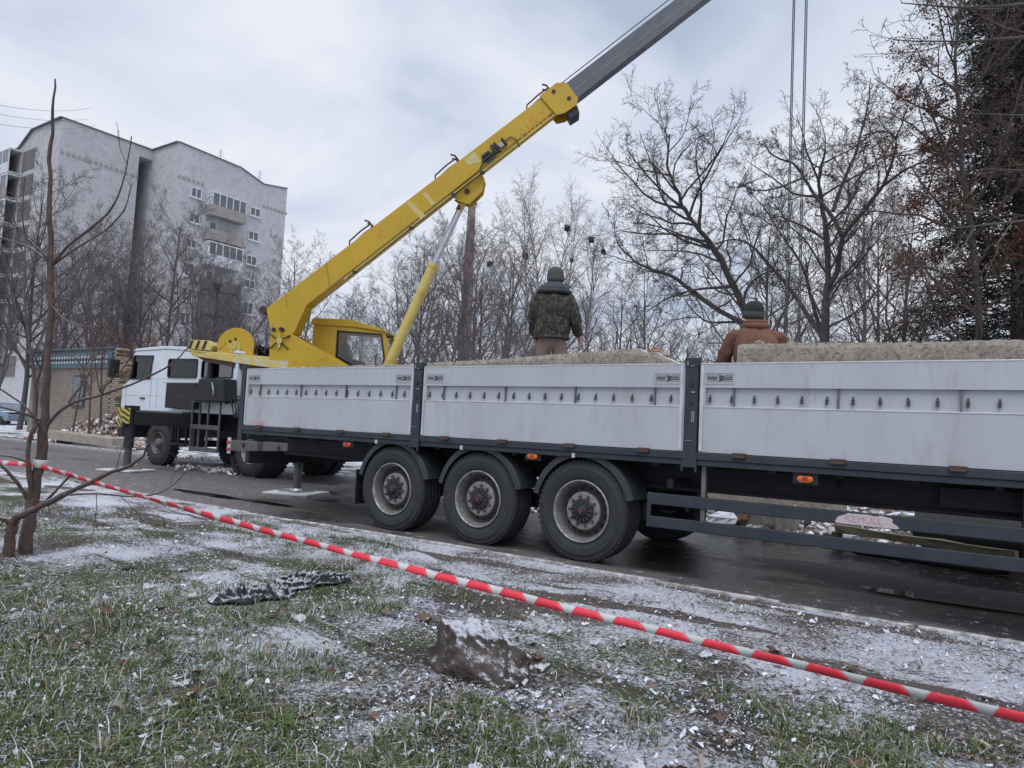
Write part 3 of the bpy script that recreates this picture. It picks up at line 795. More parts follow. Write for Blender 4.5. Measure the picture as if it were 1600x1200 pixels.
# side guard
for z0, z1 in ((.655, .765), (.44, .545)):
    b = MB(); b.box(-2.72, 3.2, 6.435, 6.462, z0, z1); b.build('guard_rail', M['steel_dark'], tr, bevel=.008)
for x in (-2.20, .22, 2.4):
    b = MB(); b.box(x - .02, x + .02, 6.466, 6.52, .44, 1.05); b.build('guard_post', mat('guard_post_grey', (0.20, 0.20, 0.21), 0.5, 0.5), tr, bevel=.004)
b = MB(); b.box(-2.735, -2.70, 6.437, 6.475, .438, .767); b.build('guard_end', M['steel_dark'], tr, bevel=.006)
# torn sticker on the guard rail
rng = random.Random(3)
top = [(-1.07, .675), (-1.05, .715), (-1.00, .735), (-.97, .752)] + [(-.94 + .03 * k, .752 + rng.uniform(-.006, .004)) for k in range(9)] + [(-.66, .742), (-.645, .728), (-.655, .714), (-.64, .70), (-.615, .685), (-.60, .668), (-.625, .660), (-1.06, .662)]
b = MB(); b.prism([(x, 6.4345, z) for x, z in top], (0, -.0012, 0)); st_ = b.build('torn_sticker', mat('sticker_paper', (0.60, 0.52, 0.53), 0.7, 0, (0.48, 0.43, 0.44), 14), tr)
M['sticker_red'] = mat('faded_red_print', (0.45, 0.20, 0.23), 0.7, 0, (0.56, 0.40, 0.42), 30)
lm = text_mesh('RZMÜLL', .075, M['sticker_red'], .0003)
o = link('lettering', lm, st_); o.rotation_euler = (PI / 2, 0, 0); o.location = (-1.0, 6.4325, .682)
b = MB(); b.box(-8.93, -8.50, YT - .0025, YT - .0005, 1.185, 1.265); s2 = b.build('small_sticker', mat('pink_sticker', (0.50, 0.43, 0.46), 0.6, 0, (0.46, 0.36, 0.39), 9), tr)
lm = text_mesh('MÜLLER', .075, M['sticker_red'], .0003)
o = link('lettering', lm, s2); o.rotation_euler = (PI / 2, 0, 0); o.location = (-8.83, YT - .0032, 1.198)

# wheels
def arc_text(mb, txt, r, a_mid, size, y):
    pass
tp = [(.312, .045), (.322, .018), (.345, .004), (.375, -.006), (.40, -.010), (.425, -.008), (.432, -.012), (.438, -.007), (.462, 0.0), (.480, .010), (.484, .006), (.490, .013), (.503, .030), (.512, .055),
      (.514, .085), (.514, .105), (.503, .108), (.503, .120), (.514, .123), (.515, .165), (.503, .168), (.503, .182), (.515, .185), (.515, .225), (.503, .228), (.503, .242), (.515, .245), (.514, .285), (.503, .288), (.503, .30), (.512, .303), (.512, .33), (.500, .36), (.47, .385), (.40, .395), (.33, .38), (.312, .34)]
b = MB(); b.lathe(tp, (0, 0, 0), (0, 1, 0), 72)
for i in range(56):          # shoulder tread blocks
    t = 2 * PI * i / 56
    c = Vector((math.cos(t), 0, math.sin(t))); tg = Vector((-math.sin(t), 0, math.cos(t)))
    b.obox(c * .507 + Vector((0, .048, 0)), tg, (0, 1, 0), c, .019, .022, .0085)
tyre_me = b.mesh('tyre', M['tyre'])
b = MB(); b.lathe([(.318, .040), (.319, .006), (.312, -.002), (.304, .002), (.299, .012), (.294, .028)], (0, 0, 0), (0, 1, 0), 64); b.lathe([(.294, .028), (.276, .060), (.270, .085), (.268, .130)], (0, 0, 0), (0, 1, 0), 64, 1)
rim_me = b.mesh('rim', [M['rim'], M['rim_dirty']])
b = MB(); b.lathe([(.270, .122), (.262, .140), (.250, .142), (.215, .118), (.196, .082)], (0, 0, 0), (0, 1, 0), 64, 1); b.lathe([(.196, .082), (.193, .068), (.184, .060), (.168, .060), (.110, .062)], (0, 0, 0), (0, 1, 0), 64)
disc_me = b.mesh('wheel_disc', [mat('mounting_face', (0.34, 0.335, 0.33), 0.55, 0.3, (0.22, 0.215, 0.21), 18, patch=((.12, .09, .075), 26, .58, .72)), M['disc_dark']])
b = MB()
for i in range(16):
    t = 2 * PI * (i + .5) / 16; c = Vector((math.cos(t), 0, math.sin(t))); tg = Vector((-math.sin(t), 0, math.cos(t)))
    n_ = Vector((c.x * .55, -.83, c.z * .55)).normalized(); p = c * .232 + Vector((0, .128, 0)); rd = tg.cross(n_)
    vs = [p + n_ * .003 + tg * (.021 * math.cos(a)) + rd * (.016 * math.sin(a)) for a in [2 * PI * k / 12 for k in range(12)]]
    b.add(vs, [tuple(range(12))])
hole_me = b.mesh('vent_hole_discs', M['black_rubber'])  # dark discs on the metal imitate the shaded vent openings
b = MB()
for i in range(10):
    t = 2 * PI * i / 10 + .1; c = Vector((math.cos(t) * .150, 0, math.sin(t) * .150))
    b.cyl(c + Vector((0, .063, 0)), c + Vector((0, .056, 0)), .019, n=12); b.cyl(c + Vector((0, .056, 0)), c + Vector((0, .030, 0)), .0145, .013, n=6); b.cyl(c + Vector((0, .03, 0)), c + Vector((0, .018, 0)), .008, n=6)
nut_me = b.mesh('wheel_nuts', mat('nut_metal', (0.12, 0.115, 0.11), 0.5, 0.5, (0.2, 0.19, 0.18), 40))
b = MB(); b.lathe([(.122, .062), (.122, .045), (.115, .040), (.075, .040), (.060, .036), (.060, .018), (.052, .010), (0, .008)], (0, 0, 0), (0, 1, 0), 40)
for i in range(14):
    t = 2 * PI * i / 14; c = Vector((math.cos(t), 0, math.sin(t))); tg = Vector((-math.sin(t), 0, math.cos(t)))
    b.obox(c * .090 + Vector((0, .033, 0)), c, tg, (0, 1, 0), .024, .006, .008, 1)
b.lathe([(.122, .048), (.128, .046), (.128, .058)], (0, 0, 0), (0, 1, 0), 40, 2)
hub_me = b.mesh('hub', [M['hub'], mat('hub_fin', (0.075, 0.072, 0.068), 0.6, .3), mat('hub_ring', (0.13, 0.05, 0.055), 0.6)])
b = MB(); b.prism([(.0, .007, .028), (.008, .007, .0), (.0, .007, -.03), (-.008, .007, 0)], (0, -.003, 0)); b.box(-.010, .010, .004, .0072, -.016, -.002)
emb_me = b.mesh('emblem', M['red_mark'])
tyre_txt = []
for k, chx in enumerate('CONTI'):
    tyre_txt.append(text_mesh(chx, .062, M['tyre_mark'], .002, 'sidewall_lettering'))
def trailer_wheel(x, side, spin, text=False):
    y = YT + .035 if side > 0 else YF - .035
    w = empty('wheel', (x, y, .505)); keep_world(w, tr); w.location = (x, y, .505)
    w.rotation_euler = (0, 0, 0 if side > 0 else PI)
    for nm, me in (('tyre', tyre_me), ('rim', rim_me), ('wheel_disc', disc_me), ('vent_hole_discs', hole_me), ('wheel_nuts', nut_me), ('hub', hub_me), ('emblem', emb_me)):
        o = link(nm, me, w); o.rotation_euler = (0, spin if nm not in ('tyre', 'emblem') else 0, 0)
        if nm in ('vent_hole_discs', 'wheel_nuts'): o['kind'] = 'stuff'
    if text:
        for k, me in enumerate(tyre_txt):
            a = rad(text + 9.0 * k); r = .470
            o = link('sidewall_lettering', me, w)
            # letters stand on the tread side, tops towards the hub
            o.matrix_local = Matrix.Translation((r * math.cos(a), -.004, r * math.sin(a))) @ Matrix.Rotation(-(a + PI / 2), 4, 'Y') @ Matrix.Rotation(PI / 2, 4, 'X')
for k, x in enumerate((-6.083, -4.773, -3.463)):
    trailer_wheel(x, 1, .3 * k + .2, {0: 215, 1: 243, 2: 120}[k])
    trailer_wheel(x, -1, .5 * k)
    b = MB(); b.cyl((x, YT + .2, .505), (x, YF - .2, .505), .065, n=12); b.box(x - .05, x + .45, 7.0, 7.12, .42, .60); b.box(x - .05, x + .45, 8.25, 8.37, .42, .60)
    b.build('axle', M['chassis'], tr)
    for yf, s in ((YT, 1), (YF, -1)):
        b = MB(); Y = lambda d: yf + s * d
        a0, a1 = rad(16), rad(166)
        prof = [(.545, .035), (.605, .035), (.615, .05), (.612, .43), (.600, .43), (.600, .055), (.545, .050)]
        n = 22; vs = []; K = len(prof)
        for i in range(n + 1):
            t = a0 + (a1 - a0) * i / n
            for r, h in prof: vs.append((x + r * .97 * math.cos(t), Y(h), .50 + r * 1.02 * math.sin(t) * (.98 if t < 1.5 else 1)))
        fs = [(i * K + q, (i + 1) * K + q, (i + 1) * K + (q + 1) % K, i * K + (q + 1) % K) for i in range(n) for q in range(K)]
        b.add(vs, fs, 0, False); b.add(vs[:K], [tuple(range(K))]); b.add(vs[-K:], [tuple(range(K))])
        b.build('mudguard', M['plastic_guard'], tr)
b = MB(); b.box(-6.72, -6.70, YT + .05, YT + .45, .26, .70); b.build('mud_flap', M['black_rubber'], tr)
for k, x in enumerate((-6.6, -2.55)):
    b = MB(); b.box(x - .03, x + .03, YT + .12, 7.0, .82, .9); b.build('mudguard_bracket', M['chassis'], tr)


# ================================================================== TRUCK CRANE
cr_ = empty('truck_crane', (-13.5, 10.85, 0))
tag(cr_, 'yellow telescopic truck crane with white crew cab and raised boom', 'truck crane')
CY0, CY1 = 9.65, 12.05
FOOT = Vector((-13.42, 10.35, 3.32)); AZ = rad(30)
UU = Vector((math.cos(AZ), math.sin(AZ), 0)); VV = Vector((math.sin(AZ), -math.cos(AZ), 0))
def S(u, v, z): 
    p = FOOT + UU * u + VV * v; p.z = z; return p
def plate(mb, uz, v0, v1, m=0):
    mb.prism([S(u, v0, z) for u, z in uz], VV * (v1 - v0), m)

# ---- carrier cab (hollow, crew cab)
cab = MB()
XA, XZ = -18.80, -13.95
for y0, y1 in ((CY0, CY0 + .05), (CY1 - .05, CY1)):
    cab.prism([(-18.80, y0, 1.33), (-13.95, y0, 1.33), (-13.95, y0, 2.12), (-18.42, y0, 2.12), (-18.80, y0, 1.95)], (0, y1 - y0, 0))      # belt panel
    cab.prism([(-18.40, y0, 2.74), (-13.95, y0, 2.60), (-13.95, y0, 2.70), (-16.9, y0, 2.86), (-18.28, y0, 2.84)], (0, y1 - y0, 0))        # above windows
    cab.prism([(-18.44, y0, 2.121), (-18.40, y0, 2.121), (-18.34, y0, 2.739), (-18.40, y0, 2.739)], (0, y1 - y0, 0))
    cab.prism([(-17.50, y0, 2.121), (-16.72, y0, 2.121), (-16.72, y0, 2.70), (-17.40, y0, 2.72)], (0, y1 - y0, 0))                          # B pillar
    cab.box(-15.48, -15.30, y0, y1, 2.121, 2.655); cab.box(-14.10, -13.95, y0, y1, 2.121, 2.60)
    cab.prism([(-16.72, y0, 2.121), (-15.48, y0, 2.121), (-15.48, y0, 2.17), (-16.72, y0, 2.17)], (0, y1 - y0, 0))
    cab.prism([(-16.72, y0, 2.60), (-15.48, y0, 2.58), (-15.48, y0, 2.66), (-16.72, y0, 2.70)], (0, y1 - y0, 0))
    cab.prism([(-15.30, y0, 2.55), (-14.10, y0, 2.50), (-14.10, y0, 2.61), (-15.30, y0, 2.655)], (0, y1 - y0, 0))
    cab.box(-15.30, -14.10, y0, y1, 2.121, 2.155)
cab.prism([(-18.36, CY0 - .02, 2.845), (-16.9, CY0 - .02, 2.865), (-13.92, CY0 - .02, 2.70), (-13.95, CY0 - .02, 2.76), (-16.0, CY0 - .02, 2.90), (-17.0, CY0 - .02, 2.945), (-18.25, CY0 - .02, 2.91)], (0, CY1 - CY0 + .04, 0))   # roof
cab.box(-18.80, -18.74, CY0 + .05, CY1 - .05, 1.33, 1.95)
cab.box(-13.99, -13.95, CY0 + .05, CY1 - .05, 1.33, 2.68)
cab.box(-18.7, -14.0, CY0 + .05, CY1 - .05, 1.33, 1.38)
co = cab.build('cab', M['cab_white'], cr_, bevel=.012)
def side_window(pts, nm='side_window', gl='glass'):
    f = MB(); n = len(pts); c = [sum(p[0] for p in pts) / n, sum(p[1] for p in pts) / n]
    for i in range(n):
        a, q = pts[i], pts[(i + 1) % n]
        f.bar((a[0], CY0 - .006, a[1]), (q[0], CY0 - .006, q[1]), .03, .03, up=(0, 1, 0))
    o = f.build(nm, M['black_rubber'], None); o.parent = co
    g_ = MB(); g_.prism([(x, CY0 + .012, z) for x, z in pts], (0, .004, 0)); go = g_.build('pane', M[gl], None); go.parent = co
side_window([(-18.40, 2.13), (-17.51, 2.13), (-17.42, 2.70), (-18.33, 2.72)])
side_window([(-16.70, 2.20), (-16.66, 2.17), (-15.54, 2.16), (-15.49, 2.20), (-15.49, 2.55), (-15.54, 2.59), (-16.66, 2.61), (-16.71, 2.57)])
side_window([(-15.29, 2.18), (-15.25, 2.155), (-14.15, 2.155), (-14.11, 2.19), (-14.11, 2.48), (-14.15, 2.51), (-15.24, 2.55), (-15.29, 2.51)], gl='glass_dark')
b = MB(); b.prism([(-18.80, CY0 + .06, 1.955), (-18.76, CY0 + .06, 1.955), (-18.36, CY0 + .06, 2.84), (-18.40, CY0 + .06, 2.84)], (0, CY1 - CY0 - .12, 0)); o = b.build('windscreen', M['glass'], None); o.parent = co
b = MB(); b.box(-17.44, -17.425, CY0 - .004, CY0, 1.40, 2.70); b.box(-18.60, -18.585, CY0 - .004, CY0, 1.36, 2.0); b.box(-18.78, -16.9, CY0 - .003, CY0, 1.70, 1.708); b.box(-17.15, -17.142, CY0 - .004, CY0, 1.4, 2.1); b.box(-16.9, -14.0, CY0 - .004, CY0, 2.03, 2.045)
o = b.build('door_seam', mat('seam_grey', (0.32, 0.35, 0.38), 0.6), None); o.parent = co
b = MB(); b.box(-17.86, -17.66, CY0 - .03, CY0 - .004, 1.62, 1.66); o = b.build('door_handle', M['hub'], None); o.parent = co
b = MB(); b.box(-18.95, -18.82, CY0 - .34, CY0 - .10, 2.15, 2.62); b.cyl((-18.85, CY0 - .1, 2.5), (-18.5, CY0, 2.62), .012, n=6); b.cyl((-18.85, CY0 - .1, 2.2), (-18.6, CY0, 2.05), .012, n=6)
b.build('wing_mirror', M['black_rubber'], cr_, bevel=.03)
b = MB(); b.box(-18.95, -18.7, CY0 + .05, CY1 - .05, .62, 1.05); b.build('front_bumper', M['chassis'], cr_, bevel=.03)
b = MB(); b.box(-16.45, -15.22, CY0 - .18, CY0 - .012, 1.42, 2.02); b.box(-15.9, -15.1, CY0 - .25, CY0 - .185, 1.40, 1.72); b.build('air_intake_box', M['chassis'], cr_, bevel=.02)
b = MB(); b.prism([(-15.0, CY0 - .05, 1.60), (-13.8, CY0 - .05, 1.60), (-13.85, CY0 - .05, 2.10), (-14.75, CY0 - .05, 2.10)], (0, -.35, 0)); b.box(-14.95, -14.80, CY0 - .1, CY0 - .012, 2.1, 2.72)
b.build('support_cradle', M['chassis'], cr_, bevel=.02)
b = MB(); b.box(-18.5, -8.9, 10.35, 10.5, .75, 1.30); b.box(-18.5, -8.9, 11.2, 11.35, .75, 1.30)
for x in np.arange(-18.2, -9, .9): b.box(x, x + .08, 10.5, 11.2, .80, 1.25)
b.build('chassis_frame', M['chassis'], cr_)
b = MB(); b.box(-14.9, -8.9, 9.75, 11.95, 1.302, 1.36); b.build('deck_plate', M['chassis'], cr_)
b = MB(); b.cyl((-12.4, 10.9, 1.361), (-12.4, 10.9, 2.38), .75, n=28); b.build('slewing_ring', M['chassis'], cr_)
b = MB(); b.cyl((-12.9, 9.75, 1.0), (-11.2, 9.75, 1.0), .28, n=20); b.build('fuel_tank', M['chassis'], cr_)
b = MB(); b.box(-13.35, -12.6, CY0 - .22, CY0 + .12, .93, 1.06); b.build('blue_box', M['blue_tank'], cr_, bevel=.02)

# ---- carrier wheels
tp2 = [(.27, .04), (.29, .01), (.36, -.01), (.43, 0), (.50, .02), (.535, .05), (.545, .08), (.545, .24), (.535, .27), (.50, .29), (.36, .31), (.27, .28)]
b = MB(); b.lathe(tp2, (0, 0, 0), (0, 1, 0), 40)
for i in range(30):
    t = 2 * PI * i / 30; c = Vector((math.cos(t), 0, math.sin(t))); tg = Vector((-math.sin(t), 0, math.cos(t)))
    b.obox(c * .545 + Vector((0, .055, 0)), tg, (0, 1, 0), c, .028, .03, .014); b.obox(c * .545 + Vector((0, .25, 0)), tg, (0, 1, 0), c, .028, .03, .014)
ct_me = b.mesh('tyre', M['tyre'])
b = MB(); b.lathe([(.275, .04), (.27, 0), (.255, .01), (.24, .08), (.20, .12), (.13, .10), (.12, .04), (.10, .0), (0, -.01)], (0, 0, 0), (0, 1, 0), 32)
for i in range(8): 
    t = 2 * PI * i / 8; b.cyl((math.cos(t) * .16, .11, math.sin(t) * .16), (math.cos(t) * .16, .07, math.sin(t) * .16), .016, n=6)
crim_me = b.mesh('rim', mat('carrier_rim', (0.10, 0.10, 0.105), 0.6, .2, (0.16, 0.15, 0.15), 12)); crim2_me = b.mesh('rim', mat('carrier_rim_pale', (0.42, 0.40, 0.37), 0.7, 0, (0.22, 0.17, 0.13), 9))
for x, ys in ((-17.05, (CY0 + .05, CY1 - .05)), (-13.35, (CY0 + .02, CY0 + .40, CY1 - .40, CY1 - .02))):
    for y in ys:
        w = empty('wheel', (0, 0, 0)); keep_world(w, cr_); w.location = (x, y, .545); near = y < 10.85; w.rotation_euler = (0, 0, 0 if near else PI)
        link('tyre', ct_me, w); link('rim', crim_me if x < -15 else crim2_me, w)
for x in (-17.05, -13.35):
    b = MB(); b.cyl((x, CY0 + .2, .545), (x, CY1 - .2, .545), .09, n=10); b.build('axle', M['chassis'], cr_)
b = MB()
for x in (-13.35,):
    b.lathe([(.66, 0), (.67, .5), (.65, .5), (.64, 0)], (x, CY0, .55), (0, 1, 0), 14, a0=.2, a1=PI - .2)
b.build('mudguard', M['plastic_guard'], cr_)

# ---- access frame / side steps and hoses
b = MB()
xa, xb = -15.1, -14.05; yy = CY0 - .28
for z in (1.62, 1.02, .52): b.box(xa, xb, yy - .03, yy + .03, z - .05, z + .05)
for x in (xa, xa + .3, xa + .62, xb): b.box(x - .02, x + .02, yy - .02, yy + .02, .47, 1.62)
b.box(xa, xb, yy, CY0 + .1, 1.671, 1.69)
b.build('side_steps', mat('step_grey', (0.13, 0.13, 0.14), 0.6, .3, (0.08, 0.08, 0.085), 8), cr_, bevel=.006)
b = MB(); b.box(-16.2, -15.35, CY0 - .1, CY0 + .2, .55, .60); b.box(-16.2, -15.35, CY0 - .1, CY0 + .2, 1.0, 1.04)
for x in (-16.2, -15.9, -15.6, -15.35): b.box(x - .02, x + .02, CY0 - .1, CY0 - .05, .55, 1.03)
b.box(-15.32, -15.16, CY0 - .15, CY0 + .1, .45, 1.0); b.build('battery_rack', M['chassis'], cr_)
b = MB()
for k in range(5):
    p0 = Vector((-13.95, CY0 - .1 - .03 * k, 2.0 - .06 * k)); pts = [p0 + Vector((t * .35, -.05 * math.sin(t * 6), -.45 * t + .16 * math.sin(t * 9 + k))) for t in np.linspace(0, 1, 10)]
    b.tube(pts, .016, 6)
b.tube([(-14.35, CY0 - .35, 2.05), (-14.2, CY0 - .42, 1.98), (-14.1, CY0 - .45, 1.85), (-14.12, CY0 - .43, 1.72)], .018, 6, 1)
b.build('hydraulic_hose', [M['black_rubber'], M['zinc']], cr_)

# ---- outriggers
M['stripe_y'] = mat('warning_yellow', (0.60, 0.47, 0.05), 0.5)
def striped_plate(name, o3, ax, az, w, h, n, slope, parent, thick=.012):
    """yellow plate at o3 spanned by ax (width) and az (height) with raised black diagonals"""
    o3 = Vector(o3); ax = Vector(ax).normalized(); az = Vector(az).normalized(); nn = ax.cross(az).normalized()
    b = MB(); b.prism([o3, o3 + ax * w, o3 + ax * w + az * h, o3 + az * h], -nn * thick)
    for k in range(-n, 2 * n):
        z0 = h * (k + .15) / n; z1 = z0 + h * .42 / n
        q = [(0, z0), (w, z0 + slope), (w, z1 + slope), (0, z1)]
        # clip to the plate
        def clip(poly, lim, ge):
            out = []
            for i in range(len(poly)):
                a, c = poly[i], poly[(i + 1) % len(poly)]
                ina = a[1] >= lim if ge else a[1] <= lim; inc = c[1] >= lim if ge else c[1] <= lim
                if ina: out.append(a)
                if ina != inc:
                    t = (lim - a[1]) / (c[1] - a[1]); out.append((a[0] + (c[0] - a[0]) * t, lim))
            return out
        q = clip(q, 0, True)
        if q: q = clip(q, h, False)
        if len(q) >= 3: b.prism([o3 + ax * x + az * z + nn * .002 for x, z in q], nn * .003, 1)
    return b.build(name, [M['stripe_y'], M['hub']], parent)
def outrigger(x, yend, z0, z1, ydeep, stripes, pad_z=0.0):
    b = MB(); b.box(x - .16, x + .16, yend, ydeep, z0, z1); b.box(x - .19, x + .19, CY0 - .15, 12.2, z0 - .04, z1 + .04)
    o = b.build('outrigger_beam', M['chassis'], cr_, bevel=.015)
    if stripes:
        h = .33
        for nm, o3, ax in (('warning_plate', (x - .18, yend - .16, z1 - h + .05), (0, 0, 0)),):
            p1 = striped_plate('warning_plate', (x + .012, yend - .20, z1 - h + .06), (1, .12, 0), (0, 0, 1), .25, h, 3, -.10, None); p1.parent = o
            p2 = striped_plate('warning_plate', (x - .30, yend - .13, z1 - h - .02), (.30, -.07, 0), (0, 0, 1), .305, h + .10, 3, -.16, None); p2.parent = o
    b = MB(); b.cyl((x, yend, .50), (x, yend, z1 + .02), .10, n=16); b.box(x - .12, x + .12, yend - .10, yend + .12, z1 + .02, z1 + .12); jo = b.build('jack_tube', M['chassis'], cr_)
    b = MB(); b.cyl((x, yend, .06), (x, yend, .55), .075, n=16); r_ = b.build('jack_rod', mat('jack_grey', (0.10, 0.105, 0.11), 0.4, .5), None); r_.parent = jo
    b = MB(); b.cyl((x, yend, .045), (x, yend, .10), .17, .12, n=16); b.box(x - .22, x + .22, yend - .22, yend + .22, .042, .07); f = b.build('jack_foot', M['zinc'], None); f.parent = jo
outrigger(-15.55, 8.22, 1.0, 1.30, 12.0, True)
outrigger(-10.05, 8.30, .72, .98, 12.0, False)
b = MB(); b.box(-13.2, -12.3, 9.1, 9.25, .58, .80); b.box(-12.0, -10.4, 9.0, 9.14, .60, .82); b.box(-10.0, -9.5, 9.0, 9.14, .6, .84)
b.build('rear_box_beam', mat('beam_grey', (0.12, 0.12, 0.118), 0.7, 0, (0.08, 0.08, 0.08), 5, patch=((.2, .12, .08), 10, .6, .75)), cr_, bevel=.01)
b = MB()
for x in (-12.75, -11.5, -10.8, -9.75): b.cyl((x, 9.0 if x > -12.2 else 9.1, .71), (x, 8.985 if x > -12.2 else 9.085, .71), .045, n=10)
b.build('pin_hole_disc', M['black_rubber'], cr_)  # black stubs imitate the darkness inside the pin holes
b = MB(); b.box(-13.28, -13.18, 9.08, 9.098, .52, .85, 0); b.box(-13.28, -13.18, 9.06, 9.079, .58, .64, 1); b.box(-13.28, -13.18, 9.06, 9.079, .72, .78, 1); b.build('reflector_strip', [M['white_plate'], M['red_mark']], cr_)

# ---- superstructure: slewing platform
b = MB()
plate(b, [(-2.0, 2.74), (-.15, 2.66), (.34, 2.64), (.34, 2.39), (-.2, 2.42), (-1.87, 2.60)], -.62, .33)
b.build('slewing_platform', M['yellow_old'], cr_, bevel=.012)
b = MB(); plate(b, [(-1.8, 2.595), (.3, 2.385), (1.9, 2.385), (1.9, 2.2), (.2, 2.2), (-1.6, 2.50)], -.9, .30); b.build('platform_underside', M['rust'], cr_)
b = MB(); plate(b, [(-.13, 2.58), (.34, 2.58), (.34, 2.40), (-.2, 2.43), (-.95, 2.50), (-.95, 2.62)], .331, .337); b.build('patched_plate', M['grey_paint'], cr_)
# counterweight with hazard stripes
b = MB(); plate(b, [(-2.02, 2.755), (-1.48, 2.735), (-1.42, 2.86), (-1.52, 2.965), (-1.96, 2.965)], -.7, .32); cw = b.build('counterweight', M['yellow_old'], cr_, bevel=.015)
b = MB()
for k in range(3):
    u0 = -2.0 + .16 * k
    plate(b, [(u0, 2.765), (u0 + .065, 2.762), (u0 + .125, 2.955), (u0 + .06, 2.955)], .322, .326)
o = b.build('hazard_stripes', mat('stripe_dark_brown', (0.055, 0.03, 0.02), 0.6), None); o.parent = cw; o['kind'] = 'stuff'
# winch
b = MB()
n = 26; cu, cz, R_ = -.95, 2.86, .43
arc = [(cu + R_ * math.cos(t), cz + R_ * math.sin(t)) for t in np.linspace(-.12, PI + .12, n)] + [(cu - R_ * .98, 2.70), (cu + R_ * .98, 2.69)]
plate(b, arc, .16, .22); wi = b.build('winch_guard', M['yellow'], cr_, bevel=.01)
b = MB(); b.cyl(S(cu, -.45, cz), S(cu, .16, cz), .30, n=24); o = b.build('winch_drum', M['rope'], None); o.parent = wi
b = MB(); b.cyl(S(cu + .01, .22, cz - .02), S(cu + .01, .28, cz - .02), .13, n=20); b.cyl(S(cu + .01, .28, cz - .02), S(cu + .01, .31, cz - .02), .06, n=14)
for t in range(6): a = t * PI / 3; b.cyl(S(cu + .01 + .1 * math.cos(a), .28, cz - .02 + .1 * math.sin(a)), S(cu + .01 + .1 * math.cos(a), .295, cz - .02 + .1 * math.sin(a)), .012, n=6)
o = b.build('winch_gear', M['yellow_old'], None); o.parent = wi
b = MB(); b.cyl(S(cu - .13, .221, cz + .12), S(cu - .13, .226, cz + .12), .033, n=12); b.cyl(S(cu - .01, .221, cz + .17), S(cu - .01, .226, cz + .17), .033, n=12)
o = b.build('bolt_hole_disc', M['black_rubber'], None); o.parent = wi  # black discs stand for the shade inside the bolt holes
b = MB(); b.cyl(S(-1.55, .1, 2.74), S(-1.55, .1, 3.0), .05, n=10); b.build('beacon_post', M['rust'], cr_)
b = MB()
rng = random.Random(8)
for k in range(14):
    p = S(-.42 + rng.uniform(-.1, .25), rng.uniform(-.3, .2), 2.72); pts = [p + Vector((rng.uniform(-.15, .15), rng.uniform(-.1, .1), .16 * math.sin(t * PI) + .02)) for t in np.linspace(0, 1, 5)]
    b.tube(pts, .022, 6)
b.box(*(lambda p: (p.x - .15, p.x + .15, p.y - .15, p.y + .15, 2.69, 2.84))(S(-.35, -.1, 0)))
b.build('hydraulic_valves', M['black_rubber'], cr_)
# turret side plates
for v0, v1 in ((.30, .335), (-.335, -.30)):
    b = MB(); plate(b, [(-.12, 3.22), (.36, 3.20), (1.50, 2.60), (1.85, 2.42), (1.85, 2.30), (-.10, 2.30)], v0, v1); b.build('turret_plate', M['yellow'], cr_, bevel=.008)
b = MB(); plate(b, [(-.08, 2.9), (.35, 2.9), (1.4, 2.5), (1.6, 2.2), (-.05, 2.2)], -.299, .299); b.build('turret_core', M['yellow'], cr_)
b = MB(); b.cyl(S(.14, -.40, 3.28), S(.14, .40, 3.28), .045, n=14); b.cyl(S(-.04, .336, 3.27), S(-.04, .36, 3.27), .05, n=6); b.build('boom_pivot_pin', M['hub'], cr_)
b = MB(); b.cyl(S(.12, .336, 3.02), S(.12, .40, 3.02), .07, n=16); b.bar(S(.12, .37, 3.16), S(.12, .37, 2.86), .05, .05, up=VV)
for a in (.5, 2.6, 3.8, 5.6): b.tube([S(.12, .36, 3.02), S(.12 + .13 * math.cos(a), .38, 3.02 + .13 * math.sin(a)), S(.12 + .26 * math.cos(a), .345, 3.02 + .28 * math.sin(a))], .014, 6, 1)
b.build('swivel_joint', [M['yellow_old'], M['black_rubber']], cr_)

# ---- boom
bt0, bt1 = (-.28, 3.74), (6.05, 9.03)
b = MB()
plate(b, [(-.28, 3.74), (6.05, 9.03), (6.45, 8.62), (6.07, 8.49), (.97, 4.12), (.64, 3.84), (.40, 3.20), (.05, 3.14), (-.13, 3.25)], -.13, .29)
bo = b.build('boom_base_section', M['yellow'], cr_, bevel=.012)
dU = Vector((6.33, 5.29)).normalized(); nU = Vector((-dU.y, dU.x))          # boom axis and its normal in (u, z)
def BP(a, c): return (-.28 + dU.x * a + nU.x * c, 3.74 + dU.y * a + nU.y * c)  # a along the top edge, c below (negative)
b = MB()    # lower flange with clips, doubler plate seams
b.prism([S(*(lambda q: (q[0], .291, q[1]))(BP(a, c))) for a, c in ((1.8, -.575), (8.15, -.51), (8.15, -.485), (1.8, -.55))], VV * .012, 0)
o = b.build('flange_strip', M['yellow_old'], None); o.parent = bo
for a in (2.1, 3.7, 4.9, 5.7):
    b = MB(); q = BP(a, -.59 + .010 * (a - 2)); b.obox(S(q[0], .30, q[1]), UU, VV, (0, 0, 1), .05, .03, .03); o = b.build('hose_clip', M['hub'], None); o.parent = bo
b = MB()
b.tube([S(*(lambda q: (q[0], .315, q[1]))(BP(a, -.61 + .010 * a))) for a in np.linspace(1.9, 5.7, 12)], .012, 5)
o = b.build('boom_hose', M['black_rubber'], None); o.parent = bo
b = MB()
for a in (.55, 1.35): 
    p, q = BP(a + (.35 if a > 1 else 0), -.02), BP(a + (.05 if a > 1 else -.15), -.60 if a > 1 else -.28); b.bar(S(p[0], .292, p[1]), S(q[0], .292, q[1]), .012, .006, up=VV)
o = b.build('weld_seam', mat('weld_brown', (0.30, 0.16, 0.03), 0.6), None); o.parent = bo
